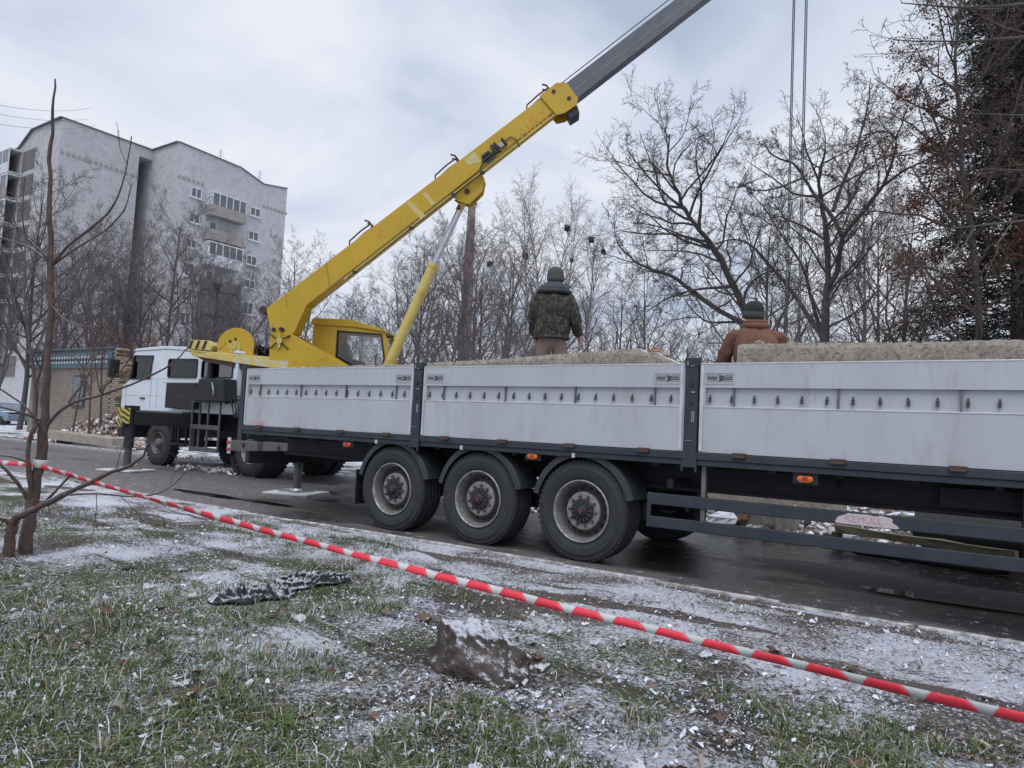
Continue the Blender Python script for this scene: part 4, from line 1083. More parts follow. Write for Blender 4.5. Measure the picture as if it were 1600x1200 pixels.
M['barep'] = mat('bare_patch', (0.52, 0.50, 0.30), 0.6, 0, (0.60, 0.42, 0.05), 9)
for pts in ([(5.55, -.06), (5.85, -.06), (5.85, -.34), (5.55, -.22)], [(3.95, -.04), (4.05, -.04), (4.12, -.58), (3.98, -.56)], [(4.35, -.10), (4.44, -.10), (4.46, -.46), (4.36, -.44)]):
    b = MB(); b.prism([S(q[0], .2915, q[1]) for q in (BP(a, c) for a, c in pts)], VV * .002); o = b.build('bare_patch', M['barep'], None); o.parent = bo
def boom_text(txt, a, c, size, m):
    me = text_mesh(txt, size, m, .0008); p = BP(a, c); o = link('faded_lettering', me, bo)
    X = (UU * dU.x + Vector((0, 0, dU.y))); Z = VV; Y_ = Z.cross(X)
    mw = Matrix(((X.x, Y_.x, Z.x, 0), (X.y, Y_.y, Z.y, 0), (X.z, Y_.z, Z.z, 0), (0, 0, 0, 1))); mw.translation = S(p[0], .2925, p[1]); o.matrix_local = mw
boom_text('АШЗ', 6.85, -.50, .34, M['rust_letter'])
boom_text('К', 2.95, -.36, .30, M['rust_letter'])
boom_text('К-3', 3.45, -.47, .30, M['rust_letter'])
b = MB()   # hydraulic valve block on the side of the boom
for a, c, ha, hc in ((6.02, -.36, .16, .03), (6.00, -.28, .10, .025), (6.03, -.44, .12, .022), (6.22, -.30, .03, .11), (6.30, -.31, .025, .12), (6.40, -.33, .05, .05), (6.50, -.30, .02, .09)):
    q = BP(a, c); b.obox(S(q[0], .33, q[1]), UU * dU.x + Vector((0, 0, dU.y)), VV, UU * nU.x + Vector((0, 0, nU.y)), ha, .04, hc, 1 if a == 6.40 else 0)
b.tube([S(*(lambda q: (q[0], .32, q[1]))(BP(a, c))) for a, c in ((6.5, -.30), (6.68, -.30), (6.74, -.42), (6.70, -.62))], .012, 6)
b.tube([S(*(lambda q: (q[0], .32, q[1]))(BP(a, c))) for a, c in ((5.86, -.38), (5.70, -.46), (5.66, -.60))], .012, 6)
o = b.build('valve_block', [M['hub'], M['zinc']], None); o.parent = bo
# head collar and lower bracket
b = MB()
plate(b, [BP(7.75, .04), BP(8.22, .04), BP(8.40, -.10), BP(8.38, -.54), BP(8.28, -.64), BP(7.95, -.62), BP(7.78, -.54)], .292, .33); plate(b, [BP(7.75, .04), BP(8.22, .04), BP(8.40, -.10), BP(8.38, -.54), BP(8.28, -.64), BP(7.95, -.62), BP(7.78, -.54)], -.17, -.132)
plate(b, [BP(8.0, .04), BP(8.22, .04), BP(8.22, -.02), BP(8.0, -.02)], -.131, .291)
o = b.build('boom_collar', M['yellow'], None); o.parent = bo
b = MB(); 
for a, c in ((8.05, -.08), (8.22, -.42)): q = BP(a, c); b.cyl(S(q[0], .331, q[1]), S(q[0], .345, q[1]), .045, n=12)
o = b.build('collar_pin', M['hub'], None); o.parent = bo
b = MB(); plate(b, [BP(8.0, -.645), BP(8.28, -.645), BP(8.22, -.80), BP(7.98, -.78)], -.12, .28); o = b.build('collar_block', M['hub'], None); o.parent = bo
b = MB(); plate(b, [BP(4.86, -.53), BP(5.70, -.52), BP(5.66, -.66), BP(5.46, -.84), BP(5.05, -.89), BP(4.90, -.68)], .12, .17); plate(b, [BP(4.86, -.53), BP(5.70, -.52), BP(5.66, -.66), BP(5.46, -.84), BP(5.05, -.89), BP(4.90, -.68)], -.12, -.07)
o = b.build('ram_bracket', M['yellow'], None); o.parent = bo
# rope guides on the top edge
for a in (2.3, 4.75, 7.35):
    b = MB()
    P_ = lambda aa, cc, v=.1: S(BP(aa, cc)[0], v, BP(aa, cc)[1])
    for v in (.12, -.12):
        b.tube([P_(a, 0, v), P_(a + .10, .13, v), P_(a + .45, .16, v), P_(a + .72, .15, v)], .018, 6); b.tube([P_(a + .72, -.02, v), P_(a + .72, .22, v), P_(a + .66, .30, v)], .022, 6)
    b.cyl(P_(a + .70, .07, -.14), P_(a + .70, .07, .14), .03, n=8)
    o = b.build('rope_guide', M['rust'], None); o.parent = bo
b = MB(); b.tube([P_(-.02, .02, .0)] + [P_(a, .09, 0) for a in np.linspace(.4, 8.0, 12)] + [P_(14.4, .14, 0)], .012, 5)
b.tube([S(-.7, 0, 3.12), P_(-.02, .02, 0)], .012, 5)
o = b.build('hoist_rope', M['rope'], None); o.parent = bo
b = MB(); q = BP(-.02, -.02); b.obox(S(q[0], 0, q[1]), UU, VV, (0, 0, 1), .10, .28, .07); b.cyl(S(q[0] - .06, -.3, q[1]), S(q[0] - .06, .3, q[1]), .09, n=12); o = b.build('tail_bracket', M['rust'], None); o.parent = bo
# second section and tip
b = MB(); plate(b, [BP(7.9, -.06), BP(14.3, -.06), BP(14.3, -.46), BP(7.9, -.50)], -.07, .24); bs = b.build('boom_second_section', M['boom_grey'], cr_, bevel=.01)
b = MB()
plate(b, [BP(8.42, -.30), BP(14.3, -.29), BP(14.3, -.31), BP(8.42, -.32)], .241, .244)
o = b.build('section_weld', mat('section_weld', (0.22, 0.225, 0.24), 0.6), None); o.parent = bs
b = MB(); plate(b, [BP(14.301, .1), BP(14.8, .0), BP(14.9, -.5), BP(14.5, -.75), BP(14.301, -.6)], -.25, .25)
TIP = S(*(lambda q: (q[0], 0, q[1]))(BP(14.75, -.45))); b.cyl(TIP + VV * .2, TIP - VV * .2, .2, n=18); o = b.build('boom_tip', M['boom_grey'], None); o.parent = bs
# hoist falls and hook block
b = MB()
for du, v in ((-.16, .10), (-.06, -.12), (.10, .12), (.20, -.08)):
    p = TIP + UU * du + VV * v; b.cyl((p.x, p.y, p.z), (p.x, p.y, 2.4), .013, n=5)
o = b.build('hoist_falls', M['rope'], None); o.parent = bs
b = MB(); b.obox((TIP.x, TIP.y, 2.05), UU, VV, (0, 0, 1), .22, .14, .36); b.tube([(TIP.x, TIP.y, 1.7), (TIP.x, TIP.y, 1.45)] + [tuple(Vector((TIP.x, TIP.y, 1.28)) + UU * (.14 * math.sin(t)) + Vector((0, 0, .14 * math.cos(t)))) for t in np.linspace(.2, 4.4, 9)], .04, 8)
b.build('hook_block', M['yellow_old'], cr_, bevel=.02)
# lift cylinder
cb_, ct_, rt_, cl_ = (2.54, 2.65), (3.42, 4.94), (3.95, 6.25), (4.09, 6.55)
b = MB(); b.cyl(S(cb_[0] - .12, 0, cb_[1] - .3), S(ct_[0], 0, ct_[1]), .118, n=22); b.cyl(S(*(lambda t: (cb_[0] + (ct_[0] - cb_[0]) * t, 0, cb_[1] + (ct_[1] - cb_[1]) * t))(.965)), S(ct_[0], 0, ct_[1] + .01), .128, n=22)
cy = b.build('lift_cylinder', M['yellow_old'], cr_)
b = MB(); b.cyl(S(ct_[0], 0, ct_[1]), S(rt_[0], 0, rt_[1]), .068, n=18); o = b.build('piston_rod', M['chrome'], None); o.parent = cy
b = MB(); b.cyl(S(rt_[0] - .03, 0, rt_[1] - .06), S(cl_[0], 0, cl_[1]), .085, .075, n=14); b.cyl(S(rt_[0] - .02, -.13, rt_[1] - .02), S(rt_[0] - .02, .13, rt_[1] - .02), .045, n=10, m=1); b.cyl(S(cl_[0] + .02, -.19, cl_[1] + .03), S(cl_[0] + .02, .19, cl_[1] + .03), .06, n=12, m=1)
o = b.build('rod_clevis', [M['yellow_old'], M['hub']], None); o.parent = cy
# operator cab (hollow) on the far side of the boom
V0, V1 = -.42, -1.25
kb_ = MB()
def shell(uz, v0, v1): plate(kb_, uz, v0, v1)
for v0, v1 in ((V0 - .04, V0), (V1, V1 + .04)):
    shell([(.58, 2.30), (1.16, 2.30), (1.16, 3.52), (.58, 3.52)], v0, v1)
    shell([(1.161, 3.40), (2.30, 3.36), (2.30, 3.42), (1.161, 3.52)], v0, v1)
    shell([(2.20, 3.359), (2.30, 3.356), (2.42, 2.85), (2.42, 2.30), (2.30, 2.30), (2.30, 2.80)], v0, v1)
    shell([(1.161, 2.30), (2.299, 2.30), (2.299, 2.52), (1.161, 2.62)], v0, v1)
plate(kb_, [(.54, 3.52), (1.55, 3.50), (2.36, 3.40), (2.36, 3.43), (1.52, 3.66), (.60, 3.68), (.54, 3.64)], V1 - .04, V0 + .04)
plate(kb_, [(.58, 2.30), (.62, 2.30), (.62, 3.52), (.58, 3.52)], V1 + .041, V0 - .041)
plate(kb_, [(.62, 2.26), (2.42, 2.26), (2.42, 2.30), (.62, 2.30)], V1, V0)
oc = kb_.build('operator_cab', M['yellow'], cr_, bevel=.01)
win = [(1.17, 2.63), (1.17, 3.39), (2.20, 3.35), (2.30, 2.82), (2.29, 2.53)]
b = MB()
for i in range(5):
    p, q = win[i], win[(i + 1) % 5]; b.bar(S(p[0], V0 + .004, p[1]), S(q[0], V0 + .004, q[1]), .035, .03, up=VV)
o = b.build('window_seal', M['black_rubber'], None); o.parent = oc
for v in (V0 - .02, V1 + .02):
    b = MB(); plate(b, win, v, v + .004); o = b.build('pane', M['glass'], None); o.parent = oc
b = MB(); plate(b, [(1.25, 2.32), (1.7, 2.32), (1.72, 2.72), (1.40, 2.80), (1.28, 3.15), (1.2, 3.1)], -.98, -.62); b.cyl(S(1.95, -.8, 2.31), S(2.02, -.8, 2.95), .018, n=6); b.cyl(S(2.1, -.66, 2.31), S(2.02, -.66, 2.9), .018, n=6)
o = b.build('operator_seat', M['black_rubber'], None); o.parent = oc


# ================================================================== TREES (bare, winter)
def tubes(polys, sides):
    """list of (pts, radii) -> vertex and quad arrays, grouped by point count"""
    by = {}
    for p, r in polys: by.setdefault(len(p), []).append((p, r))
    Vs, Fs, off = [], [], 0
    ang = np.arange(sides) * 2 * PI / sides
    ca, sa = np.cos(ang), np.sin(ang)
    for n, lst in by.items():
        Pp = np.array([a for a, _ in lst], float); Rr = np.array([q for _, q in lst], float); m = len(lst)
        T = np.empty_like(Pp); T[:, 1:-1] = Pp[:, 2:] - Pp[:, :-2]; T[:, 0] = Pp[:, 1] - Pp[:, 0]; T[:, -1] = Pp[:, -1] - Pp[:, -2]
        T /= np.linalg.norm(T, axis=2, keepdims=True) + 1e-9
        ref = np.where(np.abs(T[:, :1, 2:3]) > .8, np.array([1., 0, 0]), np.array([0, 0, 1.]))
        A = np.cross(T, np.broadcast_to(ref, T.shape)); A /= np.linalg.norm(A, axis=2, keepdims=True) + 1e-9
        B = np.cross(T, A)
        V = Pp[:, :, None, :] + Rr[:, :, None, None] * (A[:, :, None, :] * ca[:, None] + B[:, :, None, :] * sa[:, None])
        Vs.append(V.reshape(-1, 3))
        base = (np.arange(m * (n)) * sides).reshape(m, n)[:, :-1].reshape(-1, 1)
        j = np.arange(sides); jn = (j + 1) % sides
        F = np.stack([base + j, base + jn, base + sides + jn, base + sides + j], -1).reshape(-1, 4)
        Fs.append(F + off); off += m * n * sides
    return np.concatenate(Vs), np.concatenate(Fs)

def nrm(x, y, z):
    l = math.sqrt(x * x + y * y + z * z) + 1e-9
    return x / l, y / l, z / l

def branch(out, rng, p, d, length, r, lev, spec):
    s = spec[lev]; n = s['seg']; st = length / n; gn = s['gn']; upv = s['up']
    pts = [p]; rr = [r]; dirs = [d]
    for i in range(n):
        d = nrm(d[0] + rng.gauss(0, gn), d[1] + rng.gauss(0, gn), d[2] + rng.gauss(0, gn) + upv)
        p = (p[0] + d[0] * st, p[1] + d[1] * st, p[2] + d[2] * st)
        pts.append(p); dirs.append(d); rr.append(max(r * (1 - (i + 1) / n * (1 - s['tip'])), s.get('rmin', .002)))
    out.append((lev, pts, rr))
    if lev + 1 < len(spec): sprout(out, rng, pts, rr, dirs, length, lev + 1, spec)

def sprout(out, rng, pts, rr, dirs, length, lev, spec, n=None, t0=None):
    c = spec[lev]; n = c['n'] if n is None else n; t0 = c['t0'] if t0 is None else t0
    ph = rng.random() * 6.28
    k_ = len(pts) - 1
    for k in range(n):
        t = t0 + (1 - t0) * (k + rng.random()) / n
        f = min(t * k_, k_ - 1e-4); i = int(f); f -= i
        a, b = pts[i], pts[i + 1]
        q = (a[0] + (b[0] - a[0]) * f, a[1] + (b[1] - a[1]) * f, a[2] + (b[2] - a[2]) * f)
        r = rr[i] + (rr[i + 1] - rr[i]) * f
        dd = dirs[min(i + 1, len(dirs) - 1)]
        ph += 2.4 + rng.uniform(-.5, .5)
        ref = (0, 0, 1) if abs(dd[2]) < .85 else (1, 0, 0)
        u = nrm(dd[1] * ref[2] - dd[2] * ref[1], dd[2] * ref[0] - dd[0] * ref[2], dd[0] * ref[1] - dd[1] * ref[0])
        w = (dd[1] * u[2] - dd[2] * u[1], dd[2] * u[0] - dd[0] * u[2], dd[0] * u[1] - dd[1] * u[0])
        an = rad(rng.gauss(c['ang'], c.get('angv', 10))); ca, sa = math.cos(an), math.sin(an); cp, sp_ = math.cos(ph), math.sin(ph)
        cd = nrm(dd[0] * ca + (u[0] * cp + w[0] * sp_) * sa, dd[1] * ca + (u[1] * cp + w[1] * sp_) * sa, dd[2] * ca + (u[2] * cp + w[2] * sp_) * sa)
        ln = length * c['lr'] * (1 - c['ls'] * t) * rng.uniform(.65, 1.25)
        rc = max(min(r * .72, ln * c['rr']), c.get('rmin', .002))
        branch(out, rng, q, cd, ln, rc, lev, spec)

LINDEN = [dict(seg=9, gn=.05, up=.05, tip=.12),
          dict(n=17, t0=.20, ang=46, lr=.50, ls=.55, rr=.017, seg=7, gn=.10, up=.09, tip=.2),
          dict(n=8, t0=.2, ang=45, lr=.45, ls=.4, rr=.018, seg=5, gn=.15, up=.05, tip=.25, rmin=.006),
          dict(n=8, t0=.15, ang=45, lr=.42, ls=.4, rr=.014, seg=4, gn=.2, up=.04, tip=.4, rmin=.0045),
          dict(n=6, t0=.15, ang=42, lr=.55, ls=.4, rr=.012, seg=3, gn=.2, up=.03, tip=.5, rmin=.0042)]
BIRCH = [dict(seg=10, gn=.035, up=.04, tip=.08),
         dict(n=30, t0=.28, ang=33, lr=.30, ls=.62, rr=.016, seg=6, gn=.07, up=.05, tip=.2, rmin=.012),
         dict(n=8, t0=.15, ang=38, lr=.42, ls=.4, rr=.012, seg=5, gn=.12, up=-.05, tip=.3, rmin=.007),
         dict(n=7, t0=.1, ang=45, lr=.65, ls=.35, rr=.006, seg=4, gn=.12, up=-.26, tip=.5, rmin=.0055)]
SHRUB = [dict(seg=4, gn=.12, up=.05, tip=.4),
         dict(n=9, t0=.05, ang=32, lr=.85, ls=.45, rr=.014, seg=6, gn=.12, up=.04, tip=.25),
         dict(n=8, t0=.15, ang=35, lr=.45, ls=.4, rr=.012, seg=4, gn=.16, up=.03, tip=.3, rmin=.006),
         dict(n=8, t0=.1, ang=38, lr=.45, ls=.4, rr=.010, seg=3, gn=.2, up=.03, tip=.5, rmin=.0045)]
GUIDE = [dict(seg=1, gn=0, up=0, tip=1),
         dict(n=8, t0=.15, ang=48, lr=.34, ls=.3, rr=.014, seg=7, gn=.18, up=.025, tip=.2),
         dict(n=6, t0=.15, ang=50, lr=.52, ls=.35, rr=.011, seg=5, gn=.20, up=.04, tip=.25, rmin=.0055),
         dict(n=7, t0=.1, ang=46, lr=.48, ls=.35, rr=.010, seg=4, gn=.24, up=.03, tip=.4, rmin=.0045),
         dict(n=5, t0=.15, ang=44, lr=.55, ls=.4, rr=.010, seg=3, gn=.26, up=.02, tip=.5, rmin=.0036)]

def tree_meshes(name, spec, h, r, seed, trunk_mat, twig_mat, trunk_levels=1, lean=(0, 0), sides=(9, 6, 4, 3, 3)):
    rng = random.Random(seed); out = []
    branch(out, rng, (0, 0, -.15), nrm(lean[0], lean[1], 1), h, r, 0, spec)
    return split_mesh(out, trunk_levels, trunk_mat, twig_mat, sides)

def split_mesh(out, trunk_levels, trunk_mat, twig_mat, sides=(9, 6, 4, 3, 3)):
    res = []
    for sel, m in ((range(0, trunk_levels), trunk_mat), (range(trunk_levels, 9), twig_mat)):
        Vs, Fs, off = [], [], 0
        for lv in sel:
            pl = [(p, q) for (l_, p, q) in out if l_ == lv]
            if not pl: continue
            v, f = tubes(pl, sides[min(lv, len(sides) - 1)]); Vs.append(v); Fs.append(f + off); off += len(v)
        res.append(fast_mesh('trunk' if m is trunk_mat and not res else 'crown', np.concatenate(Vs), np.concatenate(Fs), m))
    return res

def place_tree(name, meshes, loc, sc, rz, label, group=None, cat='tree', sz=None):
    o = empty(name, loc); o.scale = (sc, sc, sz or sc); o.rotation_euler = (0, 0, rz)
    link('trunk', meshes[0], o); link('crown', meshes[1], o)
    tag(o, label, cat, group)
    return o

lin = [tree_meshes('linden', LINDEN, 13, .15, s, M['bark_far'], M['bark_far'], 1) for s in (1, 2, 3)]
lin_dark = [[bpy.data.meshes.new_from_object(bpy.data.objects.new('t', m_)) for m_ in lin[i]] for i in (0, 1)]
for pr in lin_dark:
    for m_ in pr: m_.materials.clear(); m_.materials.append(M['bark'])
bir = [tree_meshes('birch', BIRCH, 20, .17, s, M['birch'], M['twig_birch'], 1) for s in (4, 5)]
shr = [tree_meshes('shrub', SHRUB, 4.2, .05, s, M['bark_warm'], M['bark_far'], 1) for s in (6, 7)]
shr_red = [[m.copy() for m in shr[0]]][0]
for m_ in shr_red: m_.materials.clear(); m_.materials.append(mat('bark_russet', (0.20, 0.10, 0.075), 0.9))
sap = tree_meshes('sapling', [dict(seg=6, gn=.06, up=.05, tip=.2), dict(n=10, t0=.3, ang=30, lr=.5, ls=.5, rr=.012, seg=5, gn=.1, up=.06, tip=.3), dict(n=5, t0=.2, ang=35, lr=.4, ls=.3, rr=.010, seg=3, gn=.15, up=.03, tip=.4, rmin=.004)], 4.5, .045, 9, M['bark_warm'], M['bark_warm'])

# position, height, kind; the positions are ground points of the yard
rng = random.Random(21)
def gp(p): return (p[0], p[1], 0.0)
T = []
G1 = ('bare grey trees in front of the apartment block', 'bare grey tree with a dense twiggy crown in front of the white apartment block')
for p, h, k, lb in [((-42.94, 16.81, 2.47), 15.5, 0, 'dark bare tree at the left picture edge, before the balcony wing'), ((-47.23, 21.14, 2.80), 14.5, 1, 'bare tree before the near corner of the apartment block, behind the snag'), ((-39.48, 19.14, 2.67), 12, 2, 'shorter bare tree right behind the hut, before the blank brick gable'), ((-40.50, 23.26, 3.00), 15.5, 1, 'broad bare tree before the dark stair recess, above the crane cab'), ((-43.71, 28.32, 3.40), 13.5, 0, 'bare tree before the balcony column, above the striped counterweight'), ((-55.22, 29.00, 3.40), 15, 2, 'bare tree before the dark recess, its crown behind the broad one'), ((-54.12, 33.35, 3.76), 15, 2, 'bare tree before the lower windows of the protruding brick wing'), ((-40.34, 28.18, 3.40), 10.5, 2, 'small bare tree before the foot of the right building edge, by the boom tail'), ((-61.45, 26.01, 3.13), 15, 0, 'bare tree deep behind the snag, before the building corner'), ((-53.57, 19.28, 2.62), 15, 1, 'bare tree half cut off by the left picture edge, before the balconies'), ((-62.70, 29.97, 3.45), 16, 1, 'tall bare tree deep before the blank gable, behind the hut')]:
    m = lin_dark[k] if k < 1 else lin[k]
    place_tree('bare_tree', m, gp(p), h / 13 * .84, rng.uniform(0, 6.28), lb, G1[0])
G2 = ('bare trees between the block and the boom', 'thin bare tree seen under the yellow boom, right of the apartment block')
for p, h, k, lb in [((-41.17, 32.44, 3.74), 13.0, 0, 'bare tree just right of the apartment block, under the boom foot'), ((-47.92, 39.92, 4.32), 14, 1, 'taller thin bare tree standing behind the one right of the block'), ((-36.90, 32.90, 3.80), 9.8, 2, 'low bare tree seen above the operator cab roof'), ((-45.82, 43.74, 4.64), 11.0, 0, 'faint bare tree between operator cab and hydraulic ram, under the boom')]:
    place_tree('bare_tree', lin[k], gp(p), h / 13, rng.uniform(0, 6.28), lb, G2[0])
G3 = ('bare trees behind the hydraulic ram', 'greyish bare tree crowding behind the hydraulic ram and chimney')
for p, h, k, lb in [((-38.51, 40.24, 4.39), 13.0, 1, 'bare tree directly behind the hydraulic ram barrel'), ((-38.96, 43.54, 4.65), 16.5, 0, 'tall greyish bare tree between the ram and the chimney'), ((-32.10, 38.54, 4.28), 15.0, 2, 'bare tree just left of the chimney'), ((-41.28, 51.61, 5.30), 19, 1, 'tall faint bare tree directly behind the chimney'), ((-32.32, 43.20, 4.65), 15.0, 0, 'bare tree just right of the chimney, with a small nest beside it'), ((-36.78, 52.23, 5.37), 17.5, 2, 'faint bare tree between the chimney and the birches')]:
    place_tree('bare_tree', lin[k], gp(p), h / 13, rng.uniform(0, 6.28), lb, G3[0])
for p, h, k, lb in [((-36.70, 14.99, 2.35), 11.5, 2, 'twiggy low tree right behind the snag trunk, before the building'), ((-36.04, 16.64, 2.48), 11.0, 1, 'low twiggy tree behind the hut roof, above its frieze'), ((-36.68, 18.62, 2.64), 11.5, 0, 'low twiggy tree above the truck cab front, before the recess'), ((-37.38, 20.55, 2.79), 12.5, 2, 'twiggy tree above the cab roof, left of the broad one'), ((-34.80, 21.09, 2.85), 12.0, 1, 'low twiggy tree above the rear cab window'), ((-35.83, 24.00, 3.08), 11.0, 2, 'low twiggy tree above the winch drum, before the balconies'), ((-37.44, 27.73, 3.38), 11.0, 0, 'low twiggy tree just left of the boom tail')]:
    place_tree('bare_tree', lin[k], gp(p), h / 13 * .84, rng.uniform(0, 6.28), lb, G1[0])
for p, h, k, lb in [((-31.52, 34.12, 3.92), 11.5, 2, 'low twiggy tree just right of the ram barrel'), ((-28.84, 33.52, 3.88), 12.0, 1, 'low twiggy tree midway between ram and chimney'), ((-26.77, 34.91, 4.01), 12.0, 0, 'low twiggy tree in front of the chimney shaft'), ((-28.02, 38.88, 4.32), 13.0, 2, 'low twiggy tree right of the chimney, under the small nest'), ((-24.54, 41.22, 4.53), 11.0, 1, 'low twiggy tree at the left shoulder of the camouflaged man')]:
    place_tree('bare_tree', lin[k], gp(p), h / 13, rng.uniform(0, 6.28), lb, G3[0])
BL = [((-30.39, 49.31, 5.16), 21.0, 0, 'tallest bare birch, just left of the man in camouflage'), ((-34.01, 51.69, 5.34), 20.5, 1, 'slender birch carrying the lowest dark nest, left of the camouflaged man'),
      ((-28.88, 52.73, 5.44), 20.0, 1, 'birch carrying the smallest nest, right behind the knit cap'), ((-29.23, 57.31, 5.81), 18.0, 0, 'smaller birch carrying a small brownish nest, right of the camouflaged man'),
      ((-28.85, 50.71, 5.28), 20.0, 0, 'birch carrying the highest dark nest, just left of the knit cap'), ((-28.17, 53.45, 5.50), 18.5, 0, 'birch right of the knit cap with a larger brownish nest')]
BT = []
for p, h, k, lb in BL:
    BT.append(place_tree('birch_tree', bir[k], gp(p), h / 20, rng.uniform(0, 6.28), lb, 'birches behind the trailer'))
G4 = ('bare trees behind the two workers', 'bare dark tree in the thicket behind and between the two workers')
for p, h, k, lb in [((-17.46, 36.36, 4.17), 10.0, 0, 'low bare tree right behind the camouflaged man, at his elbow'), ((-18.06, 40.77, 4.52), 11.5, 2, 'bare tree between the camouflaged man and the leaning tree limbs'), ((-18.84, 47.46, 5.06), 9.0, 1, 'low bare tree under the lowest leaning limb'), ((-15.45, 44.93, 4.87), 8.5, 2, 'smallest bare tree left of the man in brown')]:
    place_tree('bare_tree', (lin_dark[k] if k < 2 else lin[k]), gp(p), h / 13, rng.uniform(0, 6.28), lb, G4[0])
G5 = ('bare trees behind the forked trees', 'slim bare tree standing behind the big forked tree near the hoist ropes')
for p, h, k, lb in [((-9.51, 36.90, 4.25), 13.0, 0, 'slim bare tree just right of the head of the man in brown'), ((-9.97, 43.81, 4.80), 13.5, 1, 'slim bare tree directly behind the hoist ropes'), ((-4.81, 32.85, 3.94), 11.5, 2, 'bare tree just right of the forked trunk'), ((-4.78, 40.09, 4.52), 13.0, 0, 'taller bare tree right of the forked tree, before the pale sky gap'), ((-2.86, 34.16, 4.05), 11.5, 1, 'bare tree left of the brown-leaved tree'), ((-10.63, 52.99, 5.54), 14.0, 2, 'tall bare tree far behind the forked trunk, left of it')]:
    place_tree('bare_tree', (lin_dark[k] if k < 2 else lin[k]), gp(p), h / 13, rng.uniform(0, 6.28), lb, G5[0])
G6 = ('bare shrubs behind the trailer', 'leafless twiggy shrub in the hedge line just behind the trailer bed')
for k in range(17):
    px = 470 + 31 * k
    pass
for k, p in enumerate([(-27.40, 22.55, 1.77), (-29.63, 25.87, 1.89), (-24.75, 23.13, 1.87), (-28.95, 28.74, 2.05), (-23.55, 25.15, 2.00), (-25.38, 28.74, 2.14), (-21.18, 25.53, 2.08), (-24.71, 31.59, 2.30), (-20.04, 27.50, 2.21), (-21.27, 31.50, 2.38), (-18.01, 28.87, 2.33), (-20.00, 34.77, 2.58), (-15.39, 29.43, 2.42), (-16.73, 34.56, 2.65), (-13.13, 29.74, 2.49), (-13.70, 34.19, 2.70), (-11.10, 31.11, 2.61), (-12.05, 37.71, 2.93), (-9.48, 33.41, 2.77), (-8.99, 37.35, 2.98), (-6.82, 32.79, 2.80), (-5.41, 36.15, 3.01), (-3.58, 33.76, 2.93), (-2.08, 32.36, 2.90)]):
    place_tree('bare_shrub', shr[k % 2], gp(p), rng.uniform(.95, 1.45), rng.uniform(0, 6.28), G6[1], G6[0], 'shrub')
for p, s_, lb in [((-33.55, 18.37, 2.02), 1.0, 'russet leafless bush rising just behind the white truck cab roof'), ((-9.92, 27.08, 2.43), .82, 'pale russet leafless bush between the two workers, above the tail of the broken slab')]:
    place_tree('bare_shrub', shr_red, gp(p), s_, 1.0, lb, None, 'shrub')
for k, (p, lb) in enumerate([((-28.86, 13.13, 1.26), 'thin reddish sapling in front of the hut wall, nearest the snag tree'), ((-27.30, 12.97, 1.29), 'thin reddish sapling before the middle of the hut wall'), ((-28.59, 13.91, 1.30), 'thin reddish sapling before the broken end of the hut wall')]):
    place_tree('sapling', sap, (p[0], p[1], .1), 1.0 + .08 * k, 2.1 * k, lb, 'saplings before the hut', 'sapling')

# far wood that closes the horizon: one mass
rng2 = np.random.RandomState(3)
low = []
branch(low, random.Random(31), (0, 0, 0), (0, 0, 1), 11, .14, 0, [dict(seg=4, gn=.05, up=.05, tip=.2), dict(n=12, t0=.2, ang=45, lr=.45, ls=.5, rr=.018, seg=4, gn=.1, up=.07, tip=.3), dict(n=9, t0=.15, ang=42, lr=.45, ls=.3, rr=.014, seg=3, gn=.15, up=.03, tip=.4, rmin=.012), dict(n=6, t0=.15, ang=42, lr=.5, ls=.3, rr=.012, seg=2, gn=.2, up=.03, tip=.5, rmin=.010)])
lv, lf = tubes([(p, q) for l_, p, q in low if l_ < 3 and len(p) > 2], 3); lv2, lf2 = tubes([(p, q) for l_, p, q in low if l_ == 3], 3)
LV = np.concatenate([lv, lv2]); LF = np.concatenate([lf, lf2 + len(lv)])
Vs, Fs, off = [], [], 0
yaw0 = _yaw
for k in range(64):
    a = yaw0 + rad(36) - rad(72) * (k + rng2.rand()) / 64; dd_ = rng2.uniform(75, 120)
    th = rng2.rand() * 6.28; s_ = rng2.uniform(.55, 1.0); c_, n_ = math.cos(th), math.sin(th)
    W = LV.copy(); W[:, 0], W[:, 1] = (LV[:, 0] * c_ - LV[:, 1] * n_) * 1.25, (LV[:, 0] * n_ + LV[:, 1] * c_) * 1.25
    W = W * s_ + np.array([dd_ * math.cos(a), dd_ * math.sin(a), 0])
    if W[:, 0].min() < -70 and 25 < W[:, 1].mean() < 62: continue
    Vs.append(W); Fs.append(LF + off); off += len(LV)
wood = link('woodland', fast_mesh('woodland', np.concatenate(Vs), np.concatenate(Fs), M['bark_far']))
tag(wood, 'distant bare wood closing off the yard behind the trees', 'woodland', kind='stuff')

